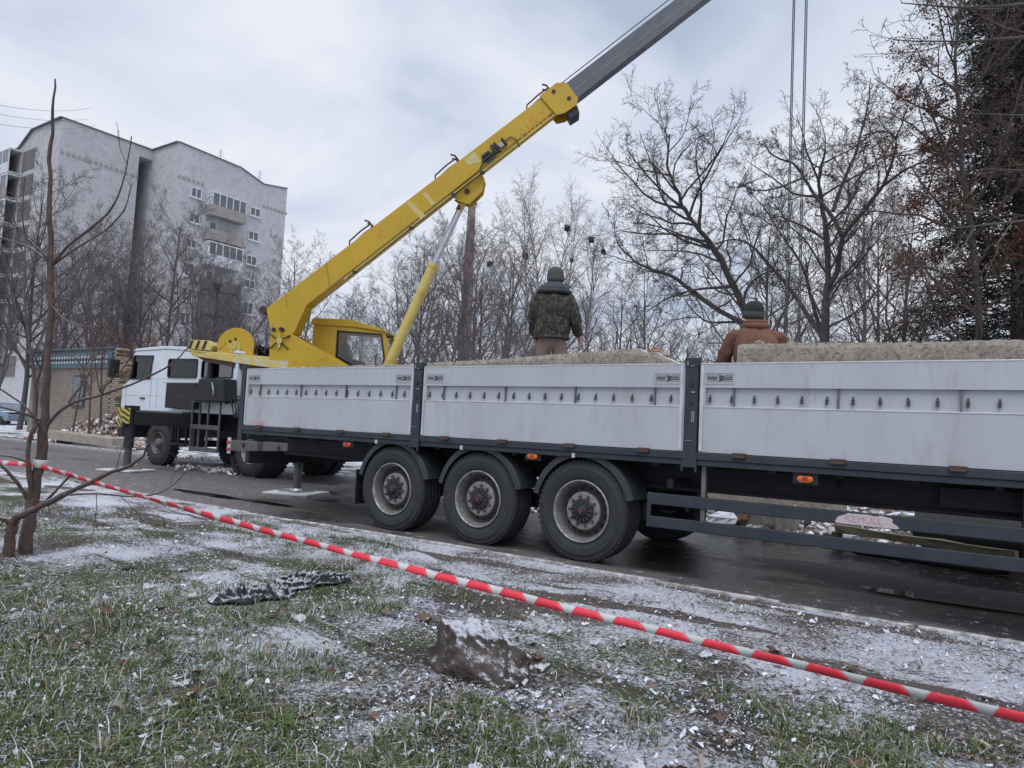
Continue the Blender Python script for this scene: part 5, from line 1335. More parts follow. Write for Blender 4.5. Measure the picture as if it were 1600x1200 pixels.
# nests and crows
nst = []
def nest_mesh(seed):
    r_ = random.Random(seed); pl = []
    for k in range(130):
        th = r_.uniform(0, 6.28); ph = r_.uniform(-1.4, .6); R0 = .36 * r_.uniform(.5, 1)
        p = (R0 * math.cos(ph) * math.cos(th), R0 * math.cos(ph) * math.sin(th), R0 * 1.15 * math.sin(ph)); t = th + r_.uniform(1.5, 2.6)
        q = (p[0] + .42 * math.cos(t) * r_.uniform(.5, 1), p[1] + .42 * math.sin(t) * r_.uniform(.5, 1), p[2] + r_.uniform(-.2, .2))
        m_ = tuple((a + c) / 2 * 1.06 for a, c in zip(p, q)); pl.append(([p, m_, q], [.03, .035, .02]))
    v, f = tubes(pl, 4)
    return fast_mesh('nest', v, f, M['nest'])
nm_ = [nest_mesh(1), nest_mesh(2)]
for k, (p, s_, lb) in enumerate([((-31.61, 47.68, 15.56), .9, 'dark round crow nest low in the birch left of the camouflage jacket'), ((-28.76, 49.42, 17.97), .95, 'dark crow nest highest in the birches'), ((-31.68, 42.92, 13.81), .75, 'small dark crow nest just right of the chimney'), ((-28.09, 52.32, 17.67), .9, 'brownish crow nest up in the birch above the man in camouflage'), ((-27.23, 52.97, 16.70), .75, 'small brownish crow nest right of and above the knit cap'), ((-29.47, 51.52, 15.86), .6, 'smallest crow nest, just left above the knit cap')]):
    s_ *= .8; o = link('crow_nest', nm_[k % 2], None, p); o.scale = (s_, s_, s_); o.rotation_euler = (0, 0, k); tag(o, lb, 'nest', 'crow nests in the birches')
    ti = {0: 1, 1: 4, 3: 5, 4: 3, 5: 2}.get(k)
    if ti is not None:          # stand the birch so that its stem carries the nest
        t_ = BT[ti]; me = t_.children[0].data; va = np.empty(len(me.vertices) * 3, np.float32); me.vertices.foreach_get('co', va); va = va.reshape(-1, 3) * t_.scale[0]
        zt_ = np.argsort(np.abs(va[:, 2] - p[2]))[:9]; c_ = va[zt_].mean(0); a_ = t_.rotation_euler[2]
        t_.location.x = p[0] - (c_[0] * math.cos(a_) - c_[1] * math.sin(a_)); t_.location.y = p[1] - (c_[0] * math.sin(a_) + c_[1] * math.cos(a_))

# ---- guided trees: hand-placed limbs, grown twigs
def guided(name, limbs, seed, label, tm, cm, spec=GUIDE, cat='tree', group=None, base=None, sub_n=None, rs=.60):
    rng = random.Random(seed); out = []
    for pts, r0, r1 in limbs:
        r0 *= rs; r1 *= rs
        # resample with a smooth curve
        P = np.array(pts, float); n = len(P); tt = np.linspace(0, n - 1, (n - 1) * 3 + 1)
        Q = np.stack([np.interp(tt, np.arange(n), P[:, c]) for c in range(3)], 1)
        for _ in range(2): Q[1:-1] = Q[1:-1] * .5 + (Q[:-2] + Q[2:]) * .25
        Q[1:-1] += np.array([[rng.gauss(0, r0 * .12) for _ in range(3)] for _ in range(len(Q) - 2)])
        ln = float(np.linalg.norm(np.diff(Q, axis=0), axis=1).sum())
        R_ = [v * rng.uniform(.90, 1.14) for v in np.linspace(r0, r1, len(Q))]; pl = [tuple(q) for q in Q]
        D = np.diff(Q, axis=0); D /= np.linalg.norm(D, axis=1, keepdims=True) + 1e-9; dirs = [tuple(D[0])] + [tuple(d) for d in D]
        out.append((0, pl, R_))
        sprout(out, rng, pl, R_, dirs, min(ln, 9), 1, spec, n=sub_n(ln) if sub_n else max(5, int(ln * 2.1)))
    me = split_mesh(out, 1, tm, cm)
    b0 = base or limbs[0][0][0]
    o = empty(name, (b0[0], b0[1], 0))
    for nm2, m_ in (('trunk', me[0]), ('crown', me[1])): keep_world(link(nm2, m_), o)
    tag(o, label, cat, group)
    return o, out

guided('leaning_tree', [
    ([(-5.04, 22.70, 0.16), (-5.48, 21.93, 3.05), (-6.01, 21.05, 5.08), (-6.32, 20.54, 5.88), (-6.64, 20.00, 6.82), (-7.02, 19.47, 7.30), (-7.27, 19.02, 7.79), (-7.32, 18.72, 8.10), (-7.56, 18.26, 8.79), (-7.44, 18.15, 9.68)], .21, .035),
    ([(-5.93, 21.14, 4.65), (-6.57, 20.19, 5.04), (-7.01, 19.38, 5.39), (-7.34, 18.77, 5.79), (-7.78, 18.09, 5.88), (-8.08, 17.52, 6.03), (-8.31, 17.09, 6.36)], .14, .03),
    ([(-6.38, 20.51, 5.79), (-6.72, 19.68, 5.61), (-7.04, 19.00, 5.43), (-7.43, 18.27, 5.11), (-7.73, 17.74, 4.66)], .08, .025),
    ([(-7.27, 19.02, 7.79), (-7.87, 18.82, 8.32), (-8.48, 18.58, 9.06), (-8.91, 18.49, 9.67)], .07, .02),
    ([(-6.64, 20.00, 6.82), (-7.46, 19.90, 7.20), (-8.37, 19.86, 7.69), (-9.30, 19.82, 7.87)], .06, .02),
    ([(-7.02, 19.47, 7.30), (-6.77, 19.08, 8.24), (-6.97, 18.88, 9.12), (-6.87, 18.90, 9.76)], .06, .02),
], 41, 'dark bare tree leaning left with long low limbs behind the brown-jacketed man', M['bark'], M['bark'])
guided('forked_tree', [
    ([(-3.91, 21.64, 0.28), (-3.92, 21.33, 4.25), (-3.89, 21.25, 5.39), (-3.83, 21.26, 5.77), (-3.87, 21.12, 7.33), (-4.05, 21.17, 8.20), (-4.17, 21.27, 8.99), (-4.01, 21.44, 9.78)], .22, .04),
    ([(-3.83, 21.26, 5.77), (-3.57, 21.17, 6.09), (-3.48, 20.94, 6.79), (-3.38, 20.86, 7.13), (-2.87, 20.91, 7.74), (-2.42, 20.93, 8.35), (-2.21, 20.90, 9.04), (-2.11, 20.92, 9.59), (-2.41, 20.70, 9.78), (-2.89, 20.39, 9.60)], .13, .03),
    ([(-3.44, 20.83, 7.06), (-3.65, 20.76, 7.59), (-4.12, 20.64, 8.21), (-4.40, 20.64, 8.79), (-4.65, 20.44, 9.22), (-5.20, 20.30, 9.36), (-5.45, 20.21, 9.88)], .10, .028),
    ([(-3.67, 20.86, 7.78), (-3.51, 21.13, 8.66), (-3.22, 21.39, 9.40), (-3.11, 21.65, 10.25), (-2.97, 21.92, 11.08), (-2.94, 21.99, 11.92)], .085, .02),
    ([(-3.92, 21.33, 4.25), (-4.43, 21.16, 5.09), (-4.85, 21.05, 5.80), (-5.43, 20.85, 6.50), (-5.87, 20.75, 7.07), (-6.32, 20.67, 7.27), (-6.89, 20.54, 7.11)], .12, .025),
    ([(-3.95, 21.30, 4.36), (-4.30, 21.46, 5.41), (-4.46, 21.54, 6.09), (-4.70, 21.56, 6.75), (-5.16, 21.45, 7.34), (-5.56, 21.36, 8.18), (-6.09, 21.19, 8.79)], .09, .02),
    ([(-2.42, 20.93, 8.35), (-1.88, 20.91, 8.73), (-1.34, 20.90, 8.87), (-0.84, 20.84, 9.20)], .06, .018),
    ([(-4.40, 20.64, 8.79), (-5.02, 20.25, 8.43), (-5.55, 19.90, 8.31), (-6.06, 19.78, 8.62)], .05, .016),
    ([(-3.87, 21.12, 7.33), (-3.45, 21.83, 8.03), (-3.44, 22.25, 8.91), (-3.95, 22.07, 9.90)], .05, .016),
], 42, 'tall bare tree with many forked curving limbs behind the right-hand slab', M['bark'], M['bark'])

# ---- evergreen and the oak that keeps its brown leaves, at the edge of the yard
def leaf_cloud(centres, n_each, spread, size, cols, seed, droop=.0, elong=2.2):
    r_ = np.random.RandomState(seed); C = np.repeat(np.asarray(centres, float), n_each, 0); n = len(C)
    C = C + r_.normal(0, 1, (n, 3)) * spread
    d = r_.normal(0, 1, (n, 3)); d[:, 2] = d[:, 2] * .5 - droop; d /= np.linalg.norm(d, axis=1, keepdims=True)
    w = np.cross(d, r_.normal(0, 1, (n, 3))); w /= np.linalg.norm(w, axis=1, keepdims=True) + 1e-9
    s = size * r_.uniform(.6, 1.3, (n, 1))
    V = np.stack([C - d * s, C + w * s / elong, C + d * s, C - w * s / elong], 1).reshape(-1, 3)
    F = np.arange(4 * n).reshape(-1, 4)
    cc = np.asarray(cols)[r_.randint(0, len(cols), n)] * r_.uniform(.7, 1.3, (n, 1))
    return V, F, cc
sp0 = (0.53, 20.81, 2.98)
so = empty('spruce_tree', (sp0[0], sp0[1], 0)); tag(so, 'huge dark evergreen tree towering at the far end of the trailer', 'tree')
b = MB(); b.cyl((sp0[0], sp0[1], -.2), (sp0[0], sp0[1], 17), .24, .03, 12); b.build('trunk', M['bark'], so)
r_ = random.Random(12); pl, cen = [], []
for k in range(330):
    z = 1.2 + 15.3 * (k / 330) ** 1.0; R0 = (17.2 - z) * .215 + .35; th = k * 2.4 + r_.uniform(-.3, .3); R0 *= r_.uniform(.6, 1.12)
    p = Vector((sp0[0], sp0[1], z)); pts = [p]; sl = r_.uniform(-.05, .25); c0_ = len(cen)
    for i in range(1, 7):
        t = i / 6; q = p + Vector((math.cos(th), math.sin(th), 0)) * R0 * t + Vector((0, 0, R0 * (sl * t - .42 * t * t))); pts.append(q)
        if t > .2:
            for j in range(6):
                cen.append(q + Vector((-math.sin(th), math.cos(th), 0)) * r_.uniform(-.38, .38) * (R0 * .3 + .25) + Vector((0, 0, r_.uniform(-.22, .04))))
    pl.append((pts, [.03 * (1 - .8 * i / 6) for i in range(7)]))
v1_, f1_ = tubes([([tuple(p) for p in a], q) for a, q in pl], 3)
keep_world(link('limbs', fast_mesh('limbs', v1_, f1_, M['bark'])), so)
v_, f_, c_ = leaf_cloud([tuple(c) for c in cen], 9, .11, .10, [(.030, .040, .038), (.038, .048, .042), (.024, .032, .032), (.060, .050, .040)], 5, droop=.5, elong=6)
keep_world(link('crown', fast_mesh('crown', v_, f_, M['tint'], False, cols=c_)), so)

oak, oout = guided('brown_leaved_tree', [
    ([(-0.11, 19.40, -0.02), (-0.18, 19.15, 2.56), (-0.25, 18.95, 4.57), (-0.35, 18.77, 6.00), (-0.56, 18.51, 7.42), (-0.62, 18.36, 8.85), (-0.75, 18.17, 10.14), (-0.63, 18.15, 11.44)], .17, .03),
    ([(-0.24, 18.97, 4.28), (-0.71, 18.11, 5.02), (-1.09, 17.47, 5.27), (-1.49, 16.85, 5.10)], .07, .02),
    ([(-0.33, 18.79, 5.85), (-0.83, 17.91, 6.55), (-1.17, 17.41, 6.88), (-1.44, 16.96, 7.31)], .07, .02),
    ([(-0.56, 18.52, 7.28), (-0.98, 18.16, 8.26), (-1.22, 17.93, 9.11), (-1.44, 17.73, 9.81)], .06, .018),
    ([(-0.43, 18.65, 6.71), (0.04, 18.31, 7.40), (0.32, 18.18, 8.44), (0.54, 18.13, 9.36)], .07, .02),
    ([(-0.24, 19.04, 3.42), (-0.84, 18.59, 3.96), (-1.38, 18.21, 4.21), (-1.92, 17.85, 4.11)], .06, .018),
    ([(-0.62, 18.36, 8.85), (-0.15, 18.13, 9.67), (0.20, 18.06, 10.42), (0.31, 18.06, 11.39)], .06, .018),
    ([(-0.27, 18.90, 5.00), (0.22, 18.22, 5.52), (0.55, 18.15, 6.16)], .05, .018),
], 43, 'reddish-brown leaved tree in front of the dark evergreen', M['bark'], M['bark_warm'])
tw = [p[-1] for l_, p, q in oout if l_ in (2, 3)]
r_ = random.Random(5)
tw = [p for p in tw if vnoise(p[0] * .9 + 50, p[2] * .9 + p[1] * .4) > .36 and r_.random() < .8]
v_, f_, c_ = leaf_cloud(tw, 5, .10, .034, [(.16, .075, .045), (.20, .10, .06), (.12, .06, .045), (.10, .065, .055)], 6, droop=.3, elong=1.7)
keep_world(link('leaves', fast_mesh('leaves', v_, f_, M['tint'], False, cols=c_)), oak)
guided('overhanging_tree', [
    ([(1.81, 13.51, -1.04), (1.79, 13.23, 2.38), (1.85, 12.99, 5.97), (1.83, 12.63, 10.46)], .2, .10),
    ([(1.84, 12.86, 7.59), (1.04, 11.73, 7.45), (0.32, 10.66, 6.98), (-0.35, 9.99, 6.78), (-0.93, 9.36, 6.68)], .045, .008),
    ([(1.85, 12.89, 7.23), (0.90, 11.67, 6.93), (0.19, 10.84, 6.67), (-0.35, 10.25, 6.46), (-1.00, 9.58, 6.34)], .045, .007),
    ([(1.85, 12.99, 5.97), (0.98, 11.81, 5.82), (0.26, 10.97, 5.68), (-0.35, 10.32, 5.56)], .035, .007),
    ([(1.85, 13.06, 5.16), (0.91, 11.82, 5.09), (0.33, 11.07, 4.97), (-0.15, 10.52, 4.88)], .03, .007),
    ([(1.82, 13.10, 4.35), (0.89, 11.62, 4.47), (0.33, 10.89, 4.25), (-0.18, 10.31, 4.09), (-0.65, 9.76, 3.95), (-1.05, 9.38, 3.80)], .03, .006),
    ([(-0.18, 10.31, 4.09), (-0.27, 10.15, 3.86), (-0.39, 9.96, 3.62), (-0.53, 9.88, 3.45)], .014, .005),
], 44, 'thin pale twigs reaching in from a tree outside the frame on the right', M['bark'], M['bark_pale'], sub_n=lambda ln: max(2, int(ln * 1.6)), rs=.8,
   spec=[GUIDE[0], dict(n=3, t0=.25, ang=38, lr=.26, ls=.3, rr=.008, seg=6, gn=.12, up=.02, tip=.3), dict(n=4, t0=.2, ang=40, lr=.45, ls=.3, rr=.008, seg=4, gn=.16, up=.01, tip=.4, rmin=.003), dict(n=3, t0=.2, ang=40, lr=.45, ls=.3, rr=.008, seg=3, gn=.2, up=.01, tip=.5, rmin=.0025)])

# ---- the snag in the foreground, tied with tape
bs_ = bpy.data.materials.new('bark_with_rime'); g = NG(bs_)
n1, n2, n3 = g.noise(14, 6, .7), g.noise(60, 5, .75, (1, 1, .35)), g.noise(160, 3, .7)
base = g.mix(g.mr(n1, .35, .65), (.150, .100, .084), (.078, .060, .054)); base = g.mix(g.mr(n2, .56, .70), base, (.045, .038, .036))
geo = g.n.new('ShaderNodeNewGeometry'); spx = g.n.new('ShaderNodeSeparateXYZ'); g.l(geo.outputs['Normal'], spx.inputs[0])
msk = g.op('ADD', g.op('MULTIPLY', spx.outputs[2], .5), g.op('ADD', g.op('MULTIPLY', n1, .5), g.op('MULTIPLY', n3, .3)))
g.l(g.mix(g.op('MULTIPLY', g.mr(msk, .66, .90), .75), base, (.55, .55, .60)), g.b.inputs['Base Color']); g.b.inputs['Roughness'].default_value = .9
g.bump(g.op('ADD', n2, n1), 1.0, .012)
M['bark_snag'] = bs_
SN = [dict(seg=1, gn=0, up=0, tip=1), dict(n=2, t0=.3, ang=42, lr=.22, ls=.3, rr=.010, seg=5, gn=.10, up=.03, tip=.3, rmin=.0025), dict(n=2, t0=.3, ang=40, lr=.4, ls=.3, rr=.010, seg=3, gn=.15, up=.02, tip=.4, rmin=.002)]
guided('foreground_tree', [
    ([(-6.94, 2.85, -0.08), (-6.92, 2.84, 0.19), (-6.89, 2.84, 0.42), (-6.84, 2.86, 0.69), (-6.81, 2.86, 0.97), (-6.79, 2.84, 1.27), (-6.78, 2.83, 1.55), (-6.76, 2.81, 1.91), (-6.76, 2.77, 2.53), (-6.77, 2.71, 3.18), (-6.76, 2.69, 3.54), (-6.69, 2.65, 3.88), (-6.68, 2.64, 4.11)], .078, .009),
    ([(-6.88, 2.71, -0.08), (-6.87, 2.70, 0.15), (-6.85, 2.70, 0.30), (-6.75, 2.70, 0.38), (-6.58, 2.75, 0.44), (-6.35, 2.78, 0.55), (-6.14, 2.79, 0.61), (-5.81, 2.88, 0.77), (-5.51, 2.96, 0.88), (-5.36, 2.99, 1.01), (-5.29, 2.96, 1.18)], .062, .006),
    ([(-6.90, 2.84, 0.38), (-6.83, 2.81, 0.61), (-6.81, 2.75, 0.85), (-6.79, 2.74, 1.02), (-6.77, 2.80, 1.16)], .032, .02),
    ([(-6.90, 2.84, 0.44), (-6.89, 2.77, 0.58), (-6.88, 2.64, 0.74), (-6.98, 2.57, 0.85)], .026, .014),
    ([(-6.81, 2.75, 0.82), (-6.79, 2.63, 0.87), (-6.86, 2.53, 0.88)], .012, .008),
    ([(-6.86, 2.70, 0.29), (-6.84, 2.64, 0.34), (-6.87, 2.56, 0.36)], .03, .02),
    ([(-6.78, 2.86, 1.12), (-6.67, 2.87, 1.22), (-6.45, 2.89, 1.35), (-6.00, 2.95, 1.42), (-5.54, 3.01, 1.55), (-5.24, 3.08, 1.69), (-5.10, 3.10, 1.82)], .024, .005),
    ([(-6.02, 2.93, 1.42), (-5.95, 2.91, 1.49), (-5.79, 2.95, 1.60), (-5.63, 2.93, 1.72)], .010, .006),
    ([(-6.46, 2.88, 1.34), (-6.40, 2.92, 1.46), (-6.38, 2.98, 1.55), (-6.38, 3.02, 1.82), (-6.35, 3.03, 2.00)], .014, .005),
    ([(-6.81, 2.84, 1.17), (-6.78, 2.67, 1.24), (-6.87, 2.49, 1.29)], .016, .010),
    ([(-6.77, 2.81, 1.12), (-6.74, 2.70, 1.27), (-6.85, 2.61, 1.37), (-6.86, 2.48, 1.45)], .014, .008),
    ([(-6.57, 2.76, 0.45), (-6.41, 2.80, 0.58), (-6.23, 2.84, 0.75)], .018, .012),
    ([(-6.17, 2.78, 0.60), (-5.85, 2.87, 0.64), (-5.50, 2.98, 0.63), (-5.24, 3.04, 0.68), (-5.14, 3.10, 0.76), (-5.04, 3.15, 0.92)], .013, .004),
    ([(-6.76, 2.77, 2.53), (-6.65, 2.78, 2.58), (-6.49, 2.82, 2.73), (-6.23, 2.92, 2.89), (-6.07, 2.95, 3.07), (-6.00, 2.97, 3.34), (-5.98, 2.97, 3.59)], .020, .006),
    ([(-6.76, 2.77, 2.52), (-6.70, 2.81, 2.57), (-6.58, 2.94, 2.74), (-6.47, 3.06, 2.86), (-6.38, 3.17, 3.06), (-6.32, 3.18, 3.31)], .018, .006),
    ([(-6.76, 2.77, 2.53), (-6.75, 2.70, 2.61), (-6.83, 2.65, 2.68), (-6.83, 2.58, 2.73), (-6.85, 2.55, 2.95), (-6.78, 2.52, 3.22)], .016, .006),
    ([(-6.76, 2.77, 2.53), (-6.88, 2.74, 2.61), (-7.05, 2.68, 2.71), (-7.33, 2.54, 2.78)], .015, .008),
    ([(-6.77, 2.79, 2.21), (-6.63, 2.83, 2.06), (-6.36, 2.90, 1.98), (-6.18, 2.96, 2.00)], .010, .004),
    ([(-5.85, 2.87, 0.63), (-5.84, 2.88, 0.54), (-5.85, 2.88, 0.43), (-5.93, 2.90, 0.23)], .005, .003),
], 45, 'small bare snag with whorled branches, tied with barrier tape in the foreground', M['bark_snag'], M['bark_snag'], spec=SN, sub_n=lambda ln: 0 if ln > 3.5 else (2 if ln > 1 else 1), rs=.70, base=(-6.94, 2.85, -0.08))


# ================================================================== CONCRETE PANELS ON THE TRAILER
def rough_slab(name, top, y0, y1, z0, m, seed, label, cat='slab', group=None, amp=.012, snow=True):
    """slab standing on edge: top = [(x, z)] profile; subdivided and knocked about"""
    r_ = np.random.RandomState(seed); X = np.array([t[0] for t in top]); Zt = np.array([t[1] for t in top])
    xs = np.linspace(X[0], X[-1], max(30, int((X[-1] - X[0]) * 22))); zt = np.interp(xs, X, Zt)
    n = len(xs); ns = 7
    zt = zt + r_.normal(0, amp * .22, n) + amp * (fbm(xs * 3 + seed, xs * 0 + 2) - .45) * 1.6
    ring = []
    for i in range(n):
        e = r_.normal(0, amp * .16, (12, 3))
        h = zt[i]; hs = [z0 + (h - z0) * t for t in (0, .45, .7, .85, .95)]
        prof = [(y0, z) for z in hs] + [(y0 + .012, h - .004), ((y0 + y1) / 2, h + .004), (y1 - .012, h - .006)] + [(y1, z) for z in (hs[3], hs[0])]
        ring.append([(xs[i] + e[k % 12, 0], p[0] + e[k % 12, 1], p[1] + e[k % 12, 2] * .5) for k, p in enumerate(prof)])
    K = len(ring[0]); V = np.array(ring).reshape(-1, 3)
    F = [(i * K + k, (i + 1) * K + k, (i + 1) * K + (k + 1) % K, i * K + (k + 1) % K) for i in range(n - 1) for k in range(K)]
    b = MB(); b.add(V, F, 0); b.add(V[:K], [tuple(range(K))]); b.add(V[-K:], [tuple(range(K))[::-1]])
    for q in range(len(b.f)):
        fz = sum(b.v[k][2] for k in b.f[q]) / len(b.f[q]); fx = sum(b.v[k][0] for k in b.f[q]) / len(b.f[q])
        if snow and len(b.f[q]) == 4 and fz > np.interp(fx, X, Zt) - .009: b.m[q] = 1
    o = b.build(name, [m, M['snow_thin']]); tag(o, label, cat, group, 'thing')
    return o
M['snow_thin'] = mat('thin_snow_on_concrete', (0.58, 0.57, 0.57), 0.9, 0, (0.42, 0.39, 0.36), 25)
rough_slab('concrete_slab', [(-8.6, 2.035), (-7.47, 2.05), (-6.11, 2.062), (-4.59, 2.112), (-3.75, 2.155), (-3.05, 2.185), (-2.95, 2.175), (-2.86, 2.13), (-2.80, 2.15), (-2.70, 2.085), (-2.55, 2.03)], 6.64, 6.86, 1.175, M['pale_conc'], 1, 'long concrete panel with a crumbling end, standing in the trailer before the camouflaged man', group='concrete panels on the trailer')
rough_slab('concrete_slab', [(-1.97, 2.185), (-1.93, 2.20), (-.66, 2.185), (.3, 2.175), (3.2, 2.17)], 6.62, 6.84, 1.175, M['pale_conc'], 2, 'pale square-ended concrete panel in the trailer before the man in brown', group='concrete panels on the trailer')
rough_slab('concrete_slab', [(-6.5, 1.388), (3.5, 1.388)], 6.92, 8.75, 1.175, M['grey_conc'], 3, 'concrete panel lying flat on the trailer floor under the two men', group='concrete panels on the trailer', snow=False, amp=.004)
rng = random.Random(14)
def chunk(name, loc, size, m, seed, label, cat, group=None, parent=None):
    r_ = random.Random(seed); b = MB()
    vs = []
    nu, nv = 7, 5
    for j in range(nv + 1):
        ph = -PI / 2 + PI * j / nv
        for i in range(nu):
            th = 2 * PI * i / nu + .3 * j; k = r_.uniform(.72, 1.15)
            vs.append((size[0] * k * math.cos(ph) * math.cos(th), size[1] * k * math.cos(ph) * math.sin(th), size[2] * k * math.sin(ph)))
    fs = [(j * nu + i, j * nu + (i + 1) % nu, (j + 1) * nu + (i + 1) % nu, (j + 1) * nu + i) for j in range(nv) for i in range(nu)]
    b.add(vs, fs); o = b.build(name, m, parent, loc=loc)
    if label: tag(o, label, cat, group)
    return o
for k, (x, z, s_, m_, lb) in enumerate([(-2.83, 2.15, .05, 'brick_red', 'reddish rubble lump on the broken end of the long panel'), (-2.74, 2.10, .045, 'pale_conc', 'pale crumb at the very tip of the broken panel end'), (-1.80, 2.215, .030, 'pale_conc', 'pale crumb on the square panel, under the brown jacket back'), (-1.52, 2.21, .024, 'brick_tan', 'small tan crumb on the square panel, right of the pale crumb')]):
    chunk('rubble_lump', (x, 6.74, z), (s_ * 1.5, s_, s_), M[m_], 50 + k, lb, 'rubble', 'crumbs on the panels')

# ================================================================== TWO WORKERS
def skin_obj(name, verts, edges, radii, m, parent, sub=2, wrinkle=0.0, wscale=.12, root=0):
    me = bpy.data.meshes.new(name); me.from_pydata([Vector(v) for v in verts], edges, [])
    o = link(name, me, parent)
    me.materials.append(m)
    sk = o.modifiers.new('skin', 'SKIN'); sk.use_smooth_shade = True
    if not me.skin_vertices: me.attributes  # layer is made by the modifier
    layer = me.skin_vertices[0].data
    for i, r in enumerate(radii):
        layer[i].radius = (r, r) if not isinstance(r, tuple) else r
        layer[i].use_root = (i == root)
    sb = o.modifiers.new('subdivision', 'SUBSURF'); sb.levels = sub; sb.render_levels = sub
    if wrinkle:
        tx = bpy.data.textures.new(name + '_folds', 'CLOUDS'); tx.noise_scale = wscale; tx.noise_depth = 3
        dp = o.modifiers.new('folds', 'DISPLACE'); dp.texture = tx; dp.strength = wrinkle; dp.mid_level = .5; dp.texture_coords = 'LOCAL'
    # the render uses the evaluated surface: bake it so the mesh is plain geometry
    dg = bpy.context.evaluated_depsgraph_get(); bm_ = bpy.data.meshes.new_from_object(o.evaluated_get(dg))
    o.modifiers.clear(); old = o.data; o.data = bm_; bm_.materials.clear(); bm_.materials.append(m); bpy.data.meshes.remove(old)
    bm_.polygons.foreach_set('use_smooth', np.ones(len(bm_.polygons), bool))
    return o

M['skin'] = mat('skin', (0.52, 0.30, 0.23), 0.55, 0, (0.46, 0.25, 0.19), 12)
camo = mat('camouflage_cloth', (0.034, 0.034, 0.030), 0.9, 0, (0.018, 0.020, 0.020), 14, .45, .55, bump=.4, bscale=50)
_t, _n, _l, _b = nodes_of(camo)
_src = _b.inputs['Base Color'].links[0].from_socket
for sc_, cc_, a_, off_ in ((17, (0.075, 0.065, 0.040), .56, 0), (23, (0.055, 0.060, 0.042), .58, 5), (30, (0.13, 0.11, 0.075), .63, 9)):
    tcn = _n.new('ShaderNodeTexCoord'); mpn = _n.new('ShaderNodeMapping'); mpn.inputs['Location'].default_value = (off_, off_, off_); _l(tcn.outputs['Object'], mpn.inputs[0])
    zn = _n.new('ShaderNodeTexNoise'); zn.inputs['Scale'].default_value = sc_; zn.inputs['Detail'].default_value = 3; _l(mpn.outputs[0], zn.inputs['Vector'])
    mr_ = _n.new('ShaderNodeMapRange'); mr_.inputs[1].default_value = a_; mr_.inputs[2].default_value = a_ + .02; _l(zn.outputs['Fac'], mr_.inputs[0])
    xn = _n.new('ShaderNodeMix'); xn.data_type = 'RGBA'; _l(mr_.outputs[0], xn.inputs[0]); _l(_src, xn.inputs[6]); xn.inputs[7].default_value = (*cc_, 1); _src = xn.outputs[2]
_l(_src, _b.inputs['Base Color'])
M['camo'] = camo
M['brownj'] = mat('brown_jacket', (0.165, 0.075, 0.045), 0.8, 0, (0.12, 0.052, 0.034), 5, bump=.4, bscale=40)
M['trous'] = mat('pinkish_trousers', (0.24, 0.165, 0.15), 0.9, 0, (0.17, 0.115, 0.11), 9, bump=.3)
M['trous_dark'] = mat('dark_trousers', (0.03, 0.03, 0.035), 0.9)
M['knit'] = mat('knit_cap_grey', (0.095, 0.098, 0.085), 0.95, 0, (0.06, 0.062, 0.058), 60, bump=.5, bscale=150)
M['knit_dark'] = mat('knit_cap_dark', (0.018, 0.022, 0.026), 0.95, 0, (0.03, 0.036, 0.04), 50, bump=.5, bscale=150)
M['knit_fold'] = mat('knit_cap_fold', (0.07, 0.078, 0.075), 0.95, bump=.5, bscale=150)
M['hood'] = mat('hood_blue_grey', (0.085, 0.10, 0.125), 0.9, 0, (0.04, 0.045, 0.055), 18, bump=.5)
M['boot'] = mat('boots', (0.02, 0.018, 0.016), 0.7)

def hand(verts, edges, radii, wrist_i, wrist, dirn, side):
    d = Vector(dirn).normalized(); s = Vector(side).normalized(); w = Vector(wrist)
    n = d.cross(s)
    pi = len(verts); verts.append(w + d * .05); radii.append((.032, .018)); edges.append((wrist_i, pi))
    pk = len(verts); verts.append(w + d * .085); radii.append((.034, .016)); edges.append((pi, pk))
    for k, (off, ln) in enumerate(((-.030, .062), (-.010, .074), (.010, .070), (.029, .054))):
        a = len(verts); verts.append(w + d * .105 + s * off); radii.append(.0095); edges.append((pk, a))
        b_ = len(verts); verts.append(w + d * (.105 + ln * .5) + s * off * 1.05 + n * .012); radii.append(.009); edges.append((a, b_))
        c = len(verts); verts.append(w + d * (.105 + ln * .85) + s * off * 1.05 + n * .035); radii.append(.008); edges.append((b_, c))
    a = len(verts); verts.append(w + d * .05 - s * .042); radii.append(.012); edges.append((pi, a))
    c = len(verts); verts.append(w + d * .085 - s * .055 + n * .014); radii.append(.010); edges.append((a, c))

